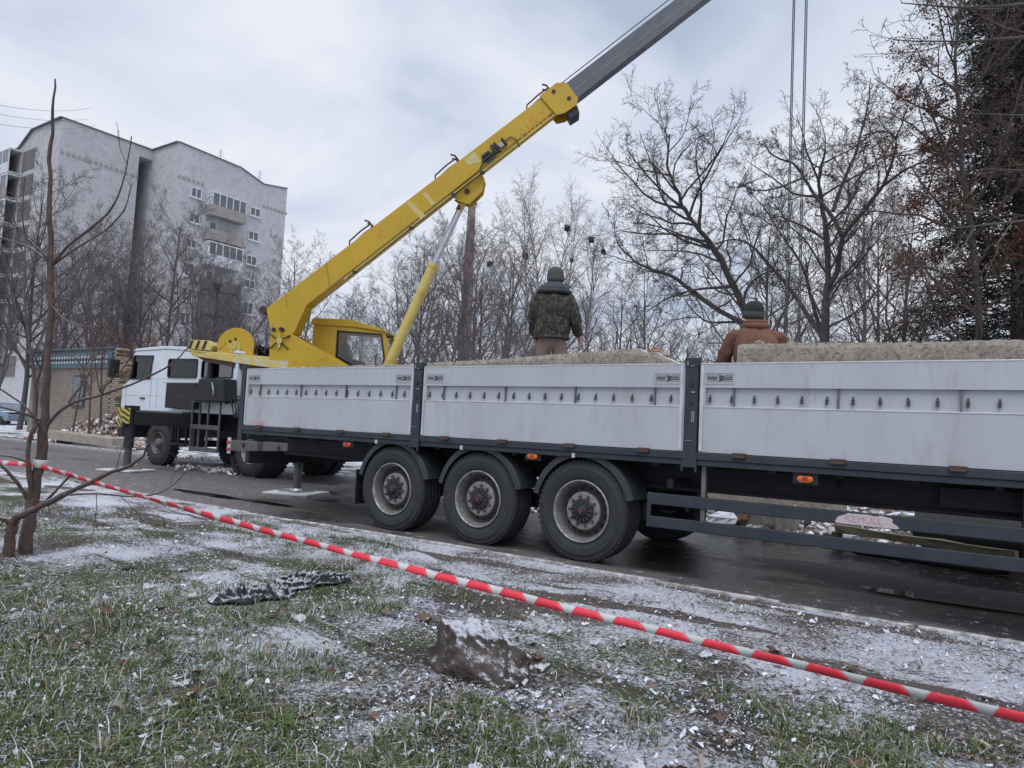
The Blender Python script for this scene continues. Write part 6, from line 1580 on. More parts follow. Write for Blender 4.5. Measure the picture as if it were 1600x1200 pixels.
def worker(name, loc, facing, J, label, mats, cap, hooded):
    """J: joint positions in the man's frame, x = his right, y = forward, z up"""
    f = Vector(facing).normalized(); r = Vector((f.y, -f.x, 0))
    o = empty(name, loc); o.rotation_euler = (0, 0, math.atan2(r.y, r.x))
    tag(o, label, 'person', 'workers on the trailer')
    V3 = {k: Vector(v) for k, v in J.items()}
    hd = V3['head']; look = Vector(J.get('look', (0, 1, 0))).normalized(); sd = look.cross(Vector((0, 0, 1))).normalized()
    # one continuous body: trunk, limbs, hands with fingers, neck, head with face
    vs = [V3['pelvis'], V3['waist'], V3['chest'], V3['neck0'], V3['neck1'], hd + Vector((0, 0, -.045)) + look * .012, hd, hd + Vector((0, 0, .055))]
    rd = [(.105, .08), (.095, .075), (.10, .075), .055, .052, (.066, .074), (.076, .090), (.060, .070)]
    ed = [(0, 1), (1, 2), (2, 3), (3, 4), (4, 5), (5, 6), (6, 7)]
    def chain(root, pts, rr):
        p = root
        for q, r_ in zip(pts, rr):
            i = len(vs); vs.append(Vector(q)); rd.append(r_); ed.append((p, i)); p = i
        return p
    for sgn, side in (('l', -1), ('r', 1)):
        e = chain(2, [V3['sh' + sgn], V3['el' + sgn], V3['wr' + sgn]], [.055, .042, .028])
        dd = (V3['wr' + sgn] - V3['el' + sgn]).normalized(); lat = dd.cross(Vector((side, 0, 0)))
        if lat.length < .3: lat = Vector((0, 1, 0))
        hand(vs, ed, rd, e, V3['wr' + sgn], dd, lat)
        chain(0, [V3['hip' + sgn], V3['kn' + sgn], V3['an' + sgn], V3['an' + sgn] + Vector((0, .13, -.05))], [.082, .055, .038, .03])
    fc = hd + Vector((0, 0, -.012)) + look * .088
    chain(6, [fc, fc + look * .018 + Vector((0, 0, -.018))], [.02, .013])                 # nose
    chain(5, [hd + Vector((0, 0, -.085)) + look * .062], [.034])                           # chin
    for sg in (-1, 1): chain(6, [hd + sd * .078 * sg, hd + sd * .092 * sg + Vector((0, 0, .012)) - look * .012], [.018, .014])     # ears
    body = skin_obj('body', vs, ed, rd, M['skin'], o, 2)
    eb = MB()
    for sg in (-1, 1): eb.lathe([(0, -.008), (.010, 0), (0, .008)], hd + look * .083 + sd * .031 * sg + Vector((0, 0, .008)), look, 8)
    eo = eb.build('eyes', M['hub'], None); eo.parent = o
    # jacket: a boxy padded coat body lofted round the trunk, with sleeves grown into it
    ct, hem = V3['chest'], V3['hem']
    spine = [hem + Vector((0, 0, -.03)), hem + Vector((0, 0, .05)), hem.lerp(V3['waist'], .6), V3['waist'].lerp(ct, .35), ct.lerp(V3['waist'], .2), ct + (V3['neck0'] - ct) * .35, ct + (V3['neck0'] - ct) * .62, ct + (V3['neck0'] - ct) * .85, V3['neck0'] + Vector((0, 0, .03))]
    rad_ = [(.205, .158), (.212, .165), (.212, .165), (.215, .165), (.222, .162), (.225, .150), (.190, .128), (.125, .105), (.085, .085)]
    K = 36; JV = []
    for j, (c, (rx, ry)) in enumerate(zip(spine, rad_)):
        for i in range(K):
            t = 2 * PI * i / K; k = 1 + .07 * (float(fbm(math.cos(t) * 3 + 7 + j * .9, math.sin(t) * 3 + j * 1.3 + loc[0])) - .45) + .012 * math.sin(j * 4 + t * 3)
            JV.append(c + Vector((rx * k * math.copysign(abs(math.cos(t)) ** .85, math.cos(t)), ry * k * math.copysign(abs(math.sin(t)) ** .85, math.sin(t)), .012 * math.sin(t * 2 + j))))
    n_ = len(spine)
    JF = [(j * K + i, j * K + (i + 1) % K, (j + 1) * K + (i + 1) % K, (j + 1) * K + i) for j in range(n_ - 1) for i in range(K)]
    jb = MB(); jb.add(JV, JF, 0, True); jb.add(JV[:K], [tuple(range(K))[::-1]]); jk = jb.build('jacket', M[mats[0]], None); jk.parent = o
    sb = jk.modifiers.new('subdivision', 'SUBSURF'); sb.levels = 2; sb.render_levels = 2
    tx = bpy.data.textures.new('jacket_folds', 'CLOUDS'); tx.noise_scale = .10; tx.noise_depth = 3
    dp = jk.modifiers.new('folds', 'DISPLACE'); dp.texture = tx; dp.strength = .035; dp.mid_level = .5; dp.texture_coords = 'LOCAL'
    for sgn in 'lr':
        a = V3['sh' + sgn]; e = V3['el' + sgn]; w = V3['wr' + sgn]; inn = a.lerp(ct, .55) + Vector((0, 0, .03))
        sl = skin_obj('sleeve', [inn, a, a.lerp(e, .5), e, e.lerp(w, .55), w + (w - e).normalized() * .015], [(0, 1), (1, 2), (2, 3), (3, 4), (4, 5)], [.085, .092, .086, .080, .072, .062], M[mats[0]], o, 3, .035, .07)
        sl.parent = jk
    # hem band and collar
    up_ = Vector((0, 0, 1))
    b = MB()
    K = 28
    def oval(c, ax, rx, ry, tube, tilt=Vector((0, 0, 0))):
        pts = []
        for i in range(K + 1):
            t = 2 * PI * i / K; pts.append(c + Vector((rx * math.cos(t), ry * math.sin(t), 0)) + tilt * math.sin(t))
        return pts
    b.tube(oval(hem + up_ * -.03, None, .200, .153, 0), .020, 7); ho = b.build('hem_band', M[mats[0]], None); ho.parent = o
    b = MB()
    if hooded:
        b.tube(oval(V3['neck0'] + Vector((0, -.02, -.035)), None, .185, .125, 0), .030, 8, 1); b.tube(oval(V3['neck0'] + Vector((0, -.01, .005)), None, .135, .105, 0), .048, 8); b.tube(oval(V3['neck0'] + Vector((0, 0, .045)), None, .095, .085, 0), .038, 8)
        co2 = b.build('hood', [M['hood'], M['hub']], None)
    else:
        b.tube(oval(V3['neck0'] + Vector((0, 0, .0)), None, .105, .095, 0), .036, 8); b.tube(oval(V3['neck0'] + Vector((0, .01, .04)), None, .092, .088, 0), .028, 8)
        co2 = b.build('collar', M[mats[0]], None)
    co2.parent = o
    # trousers and boots
    vs = [V3['pelvis'].lerp(V3['waist'], .9), V3['pelvis'] + Vector((0, 0, -.01))]; rd = [(.135, .105), (.15, .12)]; ed = [(0, 1)]
    for sgn in 'lr':
        i = len(vs); vs += [V3['hip' + sgn], V3['hip' + sgn].lerp(V3['kn' + sgn], .5), V3['kn' + sgn], V3['kn' + sgn].lerp(V3['an' + sgn], .6), V3['an' + sgn] + Vector((0, 0, .05))]; rd += [.102, .092, .080, .078, .075]
        ed += [(1, i), (i, i + 1), (i + 1, i + 2), (i + 2, i + 3), (i + 3, i + 4)]
    skin_obj('trousers', vs, ed, rd, M[mats[1]], o, 2, .03, .08)
    for sgn in 'lr':
        a = V3['an' + sgn]; skin_obj('boot', [a + Vector((0, 0, .10)), a + Vector((0, -.01, -.02)), a + Vector((0, .09, -.045)), a + Vector((0, .17, -.05))], [(0, 1), (1, 2), (2, 3)], [.062, .058, .052, .042], M['boot'], o, 2)
    # knitted cap, tilted with the head
    b = MB()
    prof = [(.098, -.020), (.100, .0), (.101, .030), (.096, .062), (.082, .092), (.058, .114), (.030, .126), (0, .129)]
    b.lathe(prof, hd + Vector((0, 0, .012)), Vector((0, 0, 1)) - look * .10, 28, 1 if cap == 'dark' else 0)
    b.lathe([(.094, -.052), (.102, -.050), (.1045, -.02), (.104, .012), (.100, .016)], hd + Vector((0, 0, .012)), Vector((0, 0, 1)) - look * .12, 28, 2 if cap == 'dark' else 0)
    ko = b.build('knit_cap', [M['knit'], M['knit_dark'], M['knit_fold']], None); ko.parent = o
    return o

P1 = (-4.31, 7.15, 1.43)
worker('person', P1, (-.52, .855, 0), dict(
    pelvis=(0, 0, .94), waist=(0, .0, 1.10), chest=(.0, -.01, 1.36), neck0=(.0, .0, 1.545), neck1=(.005, .012, 1.585), head=(.012, .025, 1.690), look=(.3, 1, .05), hem=(-.005, 0, 1.00),
    shl=(-.185, 0, 1.465), ell=(-.225, -.02, 1.21), wrl=(-.200, .10, 1.0), shr=(.185, 0, 1.46), elr=(.262, -.03, 1.20), wrr=(.318, .05, 1.01),
    hipl=(-.095, 0, .90), knl=(-.105, .02, .49), anl=(-.115, -.01, .095), hipr=(.095, 0, .90), knr=(.115, .02, .49), anr=(.13, 0, .095)),
    'person in a camouflage jacket and grey knit cap standing on the trailer, seen from behind', ('camo', 'trous'), 'grey', True)
P2 = (-2.02, 7.45, 1.392)
w2_ = worker('person', P2, (-.26, .965, 0), dict(
    pelvis=(.02, -.08, .46), waist=(.01, -.02, .62), chest=(.0, .06, .86), neck0=(-.02, .12, 1.035), neck1=(-.03, .14, 1.085), head=(-.035, .16, 1.165), look=(-.75, .7, -.1), hem=(.02, -.06, .45),
    shl=(-.215, .06, .945), ell=(-.315, .10, .70), wrl=(-.245, .24, .50), shr=(.215, .06, .935), elr=(.27, .16, .68), wrr=(.16, .34, .56),
    hipl=(-.10, -.08, .44), knl=(-.17, .30, .50), anl=(-.15, .02, .095), hipr=(.12, -.08, .44), knr=(.19, .30, .48), anr=(.16, .04, .095)),
    'person in a brown jacket and dark knit cap crouching behind the square concrete panel', ('brownj', 'trous_dark'), 'dark', False)
w2_.scale = (1.07, 1.07, 1.07)


# ================================================================== RUBBLE, SLABS AND LITTER OF THE DEMOLITION
def fragments(name, pts_sizes, mats_w, seed, label, cat='rubble'):
    """thousands of broken bits in one mass"""
    r_ = np.random.RandomState(seed); P_ = np.array([p for p, s in pts_sizes]); S_ = np.array([s for p, s in pts_sizes]); n = len(P_)
    C = np.array([(-1, -1, -1), (1, -1, -1), (1, 1, -1), (-1, 1, -1), (-1, -1, 1), (1, -1, 1), (1, 1, 1), (-1, 1, 1)], float)
    V = C[None] * r_.uniform(.6, 1.1, (n, 8, 3)) * np.stack([S_, S_ * r_.uniform(.5, .8, n), S_ * r_.uniform(.25, .6, n)], 1)[:, None, :]
    a = r_.normal(0, 1, (n, 4)); a[:, 0] += 1.2; a /= np.linalg.norm(a, axis=1, keepdims=True); w, x, y, z = a.T
    Rm = np.stack([np.stack([1 - 2 * (y * y + z * z), 2 * (x * y - z * w), 2 * (x * z + y * w)], -1), np.stack([2 * (x * y + z * w), 1 - 2 * (x * x + z * z), 2 * (y * z - x * w)], -1), np.stack([2 * (x * z - y * w), 2 * (y * z + x * w), 1 - 2 * (x * x + y * y)], -1)], 1)
    V = np.einsum('nij,nkj->nki', Rm, V) + P_[:, None, :]
    F0 = np.array([(3, 2, 1, 0), (4, 5, 6, 7), (0, 1, 5, 4), (1, 2, 6, 5), (2, 3, 7, 6), (3, 0, 4, 7)])
    F = (F0[None] + 8 * np.arange(n)[:, None, None]).reshape(-1, 4)
    cols = np.array([c for c, w_ in mats_w]); wt = np.array([w_ for c, w_ in mats_w], float); wt /= wt.sum()
    cc = cols[r_.choice(len(cols), n, p=wt)] * r_.uniform(.75, 1.25, (n, 1))
    o = link(name, fast_mesh(name, V.reshape(-1, 3), F, M['tint'], False, cols=np.repeat(cc, 6, 0)))
    tag(o, label, cat, kind='stuff'); return o
PAL = [((.42, .38, .34), 4), ((.30, .27, .25), 3), ((.30, .14, .10), 3), ((.55, .50, .48), 2), ((.70, .72, .76), 3), ((.10, .085, .075), 2), ((.22, .17, .12), 2)]
r_ = random.Random(71); L_ = []
for k in range(5200):
    x = r_.uniform(-32, -23.8); y = r_.uniform(12.7, 15.0); hgt = 1.15 * math.exp(-((x + 28.6) / 1.9) ** 2 - ((y - 14.6) / .8) ** 2) + .55 * math.exp(-((x + 31) / 1.2) ** 2 - ((y - 14.3) / .6) ** 2)
    if hgt < .05 and r_.random() < .75: continue
    L_.append(((x, y, hgt * r_.uniform(.55, 1) + .02), abs(r_.gauss(.04, .035)) + .015))
fragments('hut_rubble', L_, PAL, 1, 'heap of broken brick and plaster spilling from the hut wall')
L_ = []
for k in range(6000):
    x = r_.uniform(-9.5, 4.5); y = r_.uniform(9.5, 14.5); edge = 9.95 + .35 * math.sin(x * 1.3) + .25 * math.sin(x * 3.1)
    if y < edge: continue
    h_ = .55 * min(1, (y - edge) / 2.2) * (0.5 + fbm(x * .8, y * .8))
    L_.append(((x, y, max(.0, h_ * r_.uniform(.4, 1)) + .01), abs(r_.gauss(.024, .024)) + .010) if x < -.4 or r_.random() < .35 else ((x, y, 0.0), .01))
fragments('yard_rubble', L_, PAL, 2, 'low bank of brick crumbs, mud and snow along the far road edge')
# bank of earth under that rubble
xs = np.linspace(-10, 5, 70); ys = np.linspace(9.7, 14.6, 26); BX, BY = np.meshgrid(xs, ys)
ed_ = 9.95 + .35 * np.sin(BX * 1.3) + .25 * np.sin(BX * 3.1); fade = np.clip((BX + 10) / 1.5, 0, 1)
BZ = -.05 + np.clip((BY - ed_) / 2.2, 0, 1) * (.30 + .35 * fbm(BX * .8, BY * .8)) * fade + .03 * (fbm(BX * 4, BY * 4) - .5)
bi = np.arange(BX.size).reshape(BX.shape); BF = np.stack([bi[:-1, :-1], bi[:-1, 1:], bi[1:, 1:], bi[1:, :-1]], -1).reshape(-1, 4)
bank = link('earth_bank', fast_mesh('earth_bank', np.stack([BX, BY, BZ], -1), BF, mat('mud_and_snow', (0.13, 0.105, 0.09), 0.9, 0, (0.08, 0.066, 0.058), 3, patch=(SNOW, 7, .50, .58), bump=.6)))
tag(bank, 'muddy bank of earth with snow along the far side of the road', 'terrain', kind='structure')
def slab_box(name, c, ax, hx, hy, hz, m, label, cat='slab', tilt=0, group=None):
    a = Vector(ax).normalized(); s = Vector((0, 0, 1)).cross(a).normalized(); u_ = a.cross(s)
    b = MB(); r_ = random.Random(len(label)); n = 8
    for i in range(n):
        t0, t1 = -1 + 2 * i / n, -1 + 2 * (i + 1) / n
        pass
    rings = []
    for i in range(n + 1):
        t = -1 + 2 * i / n
        rings.append([Vector(c) + a * (hx * t + r_.uniform(-.01, .01)) + s * (hy * p + r_.uniform(-.012, .012)) + u_ * (hz * q + r_.uniform(-.010, .010)) for p, q in ((-1, -1), (1, -1), (1, .85), (.94, 1), (-.94, 1), (-1, .85))])
    vs = [p for rg_ in rings for p in rg_]; K = 6
    b.add(vs, [(i * K + k, (i + 1) * K + k, (i + 1) * K + (k + 1) % K, i * K + (k + 1) % K) for i in range(n) for k in range(K)]); b.add(vs[:K], [tuple(range(K))]); b.add(vs[-K:], [tuple(range(K))[::-1]])
    o = b.build(name, m); tag(o, label, cat, group, 'thing'); return o
slab_box('concrete_slab', (-27.0, 12.75, .24), (1, .03, -.02), 2.35, .35, .15, M['pale_conc'], 'long concrete slab lying on rubble before the brick hut')
slab_box('concrete_slab', (-25.9, 12.9, .03), (1, -.05, 0), 1.6, .4, .06, M['grey_conc'], 'thin dark slab under the long one before the hut')
p0, p1 = Vector((-3.70, 11.60, 0.42)), Vector((-1.82, 11.30, 0.42))
slab_box('concrete_slab', (p0 + p1) / 2 + Vector((0, 0, -.02)), p1 - p0, (p1 - p0).length / 2, .3, .10, M['pale_conc'], 'pale concrete slab on the rubble, seen above the upper guard rail', group='concrete pieces behind the trailer')
p0, p1 = Vector((-2.96, 10.70, 0.15)), Vector((-2.20, 10.60, 0.16))
slab_box('concrete_block', (p0 + p1) / 2, p1 - p0, (p1 - p0).length / 2, .25, .19, M['grey_conc'], 'grey concrete block seen between the two guard rails', 'block', group='concrete pieces behind the trailer')
p0, p1 = Vector((-1.62, 9.90, 0.25)), Vector((0.22, 9.20, 0.25))
slab_box('timber_beam', (p0 + p1) / 2, p1 - p0, (p1 - p0).length / 2, .05, .045, mat('mossy_timber', (0.30, 0.27, 0.18), 0.9, 0, (0.20, 0.19, 0.12), 5, patch=((.12, .07, .04), 4, .6, .7), bump=.4), 'yellowish weathered beam lying behind the guard rails', 'beam')
for q, lb in ((p0, 'short stake propping the near end of the yellowish beam'), (p1, 'stake propping the far right end of the yellowish beam')):
    b = MB(); b.box(q.x - .06, q.x + .06, q.y - .05, q.y + .05, -.02, q.z - .04); tag(b.build('prop_stake', M['wood'], bevel=.01), lb, 'stake', 'stakes under the beam')
b = MB(); hp = [(-1.72, 9.70, 0.16), (-1.32, 9.50, 0.04), (-0.91, 9.45, 0.03), (-0.46, 9.35, 0.01), (-0.05, 9.30, 0.03), (0.29, 9.35, 0.07), (0.72, 9.50, 0.14)]
hp = [(p[0], p[1], max(p[2], .05)) for p in hp]; b.tube(hp, .045, 10); tag(b.build('black_pipe', M['black_rubber']), 'thin black plastic pipe lying along the far road edge', 'pipe', 'black pipes')
b = MB(); b.tube([(-.75, 10.35, .30), (.6, 10.15, .31), (2.2, 9.95, .31), (4.2, 9.9, .30)], .30, 20); tag(b.build('black_pipe', M['black_rubber']), 'thick black pipe shape added to fill the dark band behind the yellowish beam', 'pipe', 'black pipes')  # added tube, its black stands in for the dark band behind the beam
for k, (p, s_, lb) in enumerate([((-3.20, 10.30, 0.16), (.22, .16, .13), 'snow-capped white lump behind the guard end'), ((-1.55, 10.10, 0.14), (.20, .16, .10), 'snowy lump beside the yellowish beam')]):
    chunk('snow_lump', (p[0], p[1], max(p[2], .12)), s_, M['snow'], 30 + k, lb, 'snow lump', 'snowy lumps behind the trailer')
p = (-3.00, 10.40, 0.21)
for k in range(3):
    o = link('brick', bkm[0], None, (p[0] + .02 * k, p[1], .22 + .07 * k)); o.scale = (1, 1, 1); o.rotation_euler = (0, 0, .2 * k); o.data = bk.mesh('brick', M['brick_red']); tag(o, ['lowest', 'middle', 'top'][k] + ' red brick of the little stack behind the guard rails', 'brick', 'bricks behind the guard rails')
# boards under the outrigger feet, snow under the carrier
for x, y, lb in ((-15.55, 8.22, 'white board under the front outrigger foot beside the cab'), (-10.05, 8.30, 'white board under the rear outrigger foot by the trailer tail')):
    b = MB(); b.obox((x, y, .024), (.9, .35, 0), (-.35, .9, 0), (0, 0, 1), .42, .40, .016); tag(b.build('jack_board', M['white_plate'], bevel=.004), lb, 'board', 'boards under the outriggers')
for k, (c, n_) in enumerate((((-15.0, 10.0), 70), ((-19.5, 12.3), 200))):
    L2 = [((c[0] + r_.gauss(0, .7), c[1] + r_.gauss(0, .25), r_.uniform(.0, .05)), abs(r_.gauss(.03, .02)) + .012) for _ in range(n_ * 3)]
    fragments('snow_debris', L2, [((.66, .68, .71), 5), ((.40, .36, .33), 2), ((.35, .20, .14), .5)], 40 + k, ['crusty snow and crumbs under the crane carrier', 'crusty snow along the road beside the crane cab'][k], 'snow')
# puddles on the asphalt
pm = mat('puddle_water', (0.020, 0.019, 0.020), 0.06, 0, (0.025, 0.024, 0.025), 3, spec=.6)
for (cx, cy, a, c_), lb in (((-10.6, 6.95, 1.0, .13), 'narrow dark puddle on the road left of the trailer'), ((-9.2, 7.0, .7, .09), 'short dark puddle beside the trailer tail'), ((-.2, 7.35, .9, .16), 'dark puddle on wet asphalt under the guard rails')):
    b = MB(); n = 26; r3 = random.Random(int(a * 100)); b.add([(cx + a * math.cos(t) * r3.uniform(.75, 1.1), cy + c_ * math.sin(t) * r3.uniform(.7, 1.15), .0115) for t in [2 * PI * i / n for i in range(n)]], [tuple(range(n))])
    o = b.build('puddle', pm); tag(o, lb, 'puddle', kind='structure')

# parked car beyond the snag
cp = (-50.64, 18.94, 1.33)
car = empty('parked_car', (cp[0], cp[1], 0)); car.rotation_euler = (0, 0, .1)
tag(car, 'snow-covered pale blue car parked beyond the foreground snag', 'car')
def cpart(nm, b, m, par=None, bev=0):
    o = b.build(nm, m, None, bevel=bev); o.parent = par or car; return o
b = MB(); b.prism([(-2.0, -.82, .35), (2.05, -.82, .35), (2.1, -.82, .75), (1.2, -.82, .92), (.55, -.82, 1.40), (-1.0, -.82, 1.42), (-1.75, -.82, .95), (-2.05, -.82, .85)], (0, 1.64, 0)); body_ = cpart('body', b, mat('car_paint', (.20, .27, .33), .35, 0, (.17, .23, .28), 2), None, .06)
b = MB(); b.box(-1.0, .5, -.74, .74, 1.425, 1.47); b.box(1.2, 2.0, -.74, .74, .87, .93); cpart('snow_cover', b, M['snow'], None, .02)
for pts in ([(-1.45, .95), (-.35, .95), (-.35, 1.34), (-.95, 1.34)], [(-.25, .95), (1.0, .95), (.5, 1.34), (-.25, 1.34)]):
    b = MB(); b.prism([(x, -.822, z) for x, z in pts], (0, -.01, 0)); cpart('side_window', b, M['bpane'])
for x in (-1.3, 1.3):
    for s_ in (-1, 1):
        w = empty('wheel', (x, .82 * s_, .31), car); b = MB(); b.cyl((0, -.1, 0), (0, .1, 0), .31, n=20); to = b.build('tyre', M['tyre']); to.parent = w; b = MB(); b.cyl((0, -.108, 0), (0, .108, 0), .18, n=14); ro = b.build('rim', M['rim']); ro.parent = w

# ================================================================== BARRIER TAPE
M['tape_red'] = mat('tape_red', (0.78, 0.045, 0.075), 0.42, 0, (0.70, 0.035, 0.06), 6)
M['tape_white'] = mat('tape_white', (0.57, 0.58, 0.585), 0.4, 0, (0.50, 0.51, 0.52), 6)
def tape(A, B_, sag, w, label, tw=0.42, ph=0.0):
    A = Vector(A); B_ = Vector(B_); ln = (B_ - A).length; side = (B_ - A).cross(Vector((0, 0, 1))).normalized()
    def at_(s, t):
        k = s / ln; p = A.lerp(B_, k); p.z -= sag * 4 * k * (1 - k); th = tw * math.sin(s * 1.1 + ph) + .12 * math.sin(s * 4.3); h_ = w * (.92 + .08 * math.sin(s * 3.1))
        return p + Vector((0, 0, math.cos(th))) * (h_ * t) + side * (math.sin(th) * h_ * t + .004 * math.sin(s * 9))
    b = MB(); s = 0.0; per = .205
    while s < ln:
        red0, red1 = s, s + per * .73
        w1 = s + per
        sk = .024
        # red: lower edge longer at its far end, white the remaining trapezoid
        segs = [((red0, red1 - sk), (red0 - 0, red1 + sk * .4), 0), ((red1 - sk, w1), (red1 + sk * .4, w1 - 0), 1)]
        off0 = sk * .7
        segs = [((red0 + off0, red1 - sk), (red0 - off0 * .3, red1 + sk * .6), 0), ((red1 - sk, w1 + off0), (red1 + sk * .6, w1 - off0 * .3), 1)]
        for (t0, t1), (u0, u1), m in segs:
            n = 6; pts = []
            for i in range(n + 1):
                f = i / n
                a = min(max(t0 + (t1 - t0) * f, 0), ln); c = min(max(u0 + (u1 - u0) * f, 0), ln)
                pts += [at_(a, .5), at_((a + c) / 2, 0), at_(c, -.5)]
            b.add(pts, [(3 * i + q, 3 * i + 3 + q, 3 * i + 4 + q, 3 * i + 1 + q) for i in range(n) for q in (0, 1)], m, True)
        s += per
    o = b.build('barrier_tape', [M['tape_red'], M['tape_white']]); sd_ = o.modifiers.new('solid', 'SOLIDIFY'); sd_.thickness = .0012
    tag(o, label, 'barrier tape', 'red and white barrier tape'); return o
TA = Vector((-6.74, 2.83, 0.79))
tape(TA, (0.20, 3.06, 0.40), .045, .042, 'red and white barrier tape stretched across the lawn in front of the trailer')
tape(TA + Vector((-.03, -.05, .01)), (-8.08, 2.56, 0.80), .01, .042, 'short end of barrier tape running left from the snag')
b = MB(); tb = Vector((-6.82, 2.86, 0.81))
b.lathe([(.052, -.035), (.056, -.03), (.056, .03), (.052, .035)], tb, (.12, 0, 1), 18); tag(b.build('tape_wrap', M['tape_white']), 'pale tape band wrapped round the snag trunk', 'tape wrap')

# ================================================================== STONE, BLACK CLOTH
def gz(x, y): return float(ground_h(np.array([x]), np.array([y]))[0])
sm_ = bpy.data.materials.new('snowy_stone'); g = NG(sm_)
n1, n2, n3 = g.noise(9, 6, .7), g.noise(40, 5, .7), g.noise(130, 3, .7)
base = g.mix(g.mr(n1, .35, .65), (.050, .036, .030), (.125, .105, .092))
geo = g.n.new('ShaderNodeNewGeometry'); spx = g.n.new('ShaderNodeSeparateXYZ'); g.l(geo.outputs['Normal'], spx.inputs[0])
msk = g.op('ADD', g.op('MULTIPLY', spx.outputs[2], .42), g.op('ADD', g.op('MULTIPLY', n2, .75), g.op('MULTIPLY', n3, .35)))
g.l(g.mix(g.op('MULTIPLY', g.mr(msk, .78, .97), .8), base, SNOW), g.b.inputs['Base Color']); g.b.inputs['Roughness'].default_value = .9
g.bump(g.op('ADD', n2, g.op('MULTIPLY', n1, 1.5)), .8, .03)
nu, nv = 110, 60; vs = []
for j in range(nv + 1):
    ph = -PI / 2 + PI * j / nv
    for i in range(nu):
        th = 2 * PI * i / nu
        d_ = Vector((math.cos(ph) * math.cos(th), math.cos(ph) * math.sin(th), math.sin(ph)))
        pn = (abs(d_.x) ** 4 + abs(d_.y) ** 4 + abs(d_.z) ** 4) ** .25
        q = d_ / pn
        q = Vector((q.x * .255, q.y * .175, q.z * .165))
        # broken planes: each cuts the block
        for (nx, ny, nz, dd) in ((-.93, -.30, .20, .20), (.55, -.45, .70, .165), (.80, .10, .58, .20), (-.25, -.90, .35, .155), (.15, .55, .82, .165), (.35, -.93, -.05, .170), (-.5, .3, .8, .19)):
            ex = q.x * nx + q.y * ny + q.z * nz - dd
            if ex > 0: q -= Vector((nx, ny, nz)) * ex
        rid = abs(float(fbm(q.x * 9 + 3, q.y * 9 + q.z * 6 + 8, 4)) - .47); gro = max(0, .5 - abs(math.sin((q.x * .8 + q.y * 1.1) * 26 + 3 * float(fbm(q.x * 5, q.z * 5))))) if q.z > .02 else 0
        q *= 1 - .55 * rid
        q.z -= .035 * gro
        vs.append(q)
rot = Matrix.Rotation(rad(-14), 3, 'Z') @ Matrix.Rotation(rad(9), 3, 'Y') @ Matrix.Rotation(rad(8), 3, 'X')
vs = [rot @ q for q in vs]
RF_ = [(j * nu + i, j * nu + (i + 1) % nu, (j + 1) * nu + (i + 1) % nu, (j + 1) * nu + i) for j in range(nv) for i in range(nu)]
stone = link('broken_stone', fast_mesh('broken_stone', np.array([tuple(v) for v in vs]), np.array(RF_), sm_), None, (-2.30, 3.16, gz(-2.30, 3.16) + .085)); stone.scale = (1.28, 1.2, 1.1)
tag(stone, 'jagged broken stone lump dusted with snow in the grass', 'stone')

cm_ = bpy.data.materials.new('black_cloth'); g = NG(cm_)
n1, n2 = g.noise(7, 5, .65), g.noise(30, 6, .8, (1, 2.5, 1))
geo = g.n.new('ShaderNodeNewGeometry'); spx = g.n.new('ShaderNodeSeparateXYZ'); g.l(geo.outputs['Normal'], spx.inputs[0])
msk = g.op('ADD', g.op('MULTIPLY', spx.outputs[2], .34), g.op('ADD', g.op('MULTIPLY', n2, .75), g.op('MULTIPLY', n1, .45)))
g.l(g.mix(g.op('MULTIPLY', g.mr(msk, .80, .98), .85), (.014, .015, .019), (.66, .69, .76)), g.b.inputs['Base Color']); g.b.inputs['Roughness'].default_value = .75
def rag(name, c, ax, L_, W_, seed, label):
    a = Vector(ax).normalized(); s = Vector((0, 0, 1)).cross(a); nu, nv = 110, 44; V = []
    for i in range(nu):
        for j in range(nv):
            u_ = -1 + 2 * i / (nu - 1); v_ = -1 + 2 * j / (nv - 1)
            wob = 1 + .5 * (fbm(u_ * 2 + seed, 1.5 + seed) - .45); wv = W_ * (1 - .55 * abs(u_) ** 3) * wob
            x = c[0] + a.x * L_ * u_ * (1 - .1 * v_ * v_) + s.x * (wv * v_ + .12 * W_ * math.sin(u_ * 7)); y = c[1] + a.y * L_ * u_ * (1 - .1 * v_ * v_) + s.y * (wv * v_ + .12 * W_ * math.sin(u_ * 7))
            rid = (1 - abs(math.sin(u_ * 3 + v_ * 4 + 9 * float(fbm(u_ * 2.1 + seed, v_ * 2.1 + 4))))) ** 1.5 ; edge = max(0, 1 - max(abs(u_), abs(v_)) ** 4)
            V.append((x, y, gz(x, y) + .022 + edge * (.012 + .11 * rid * float(fbm(u_ * 3 + seed * 3, v_ * 3)) + .03 * float(fbm(u_ * 11, v_ * 11 + seed)))))
    F_ = [(i * nv + j, (i + 1) * nv + j, (i + 1) * nv + j + 1, i * nv + j + 1) for i in range(nu - 1) for j in range(nv - 1)]
    o = link(name, fast_mesh(name, np.array(V), np.array(F_), cm_)); sd_ = o.modifiers.new('solid', 'SOLIDIFY'); sd_.thickness = .004; tag(o, label, 'cloth', 'black rags on the lawn'); return o
rag('crumpled_cloth', (-4.24, 3.19, 0.03), (.45, .9, 0), .30, .17, 3, 'thicker crumpled black cloth heap with snow in its folds')
rag('crumpled_cloth', (-4.29, 3.64, 0.03), (.05, 1, 0), .50, .11, 8, 'thin trailing strip of black cloth with snow, beside the cloth heap')

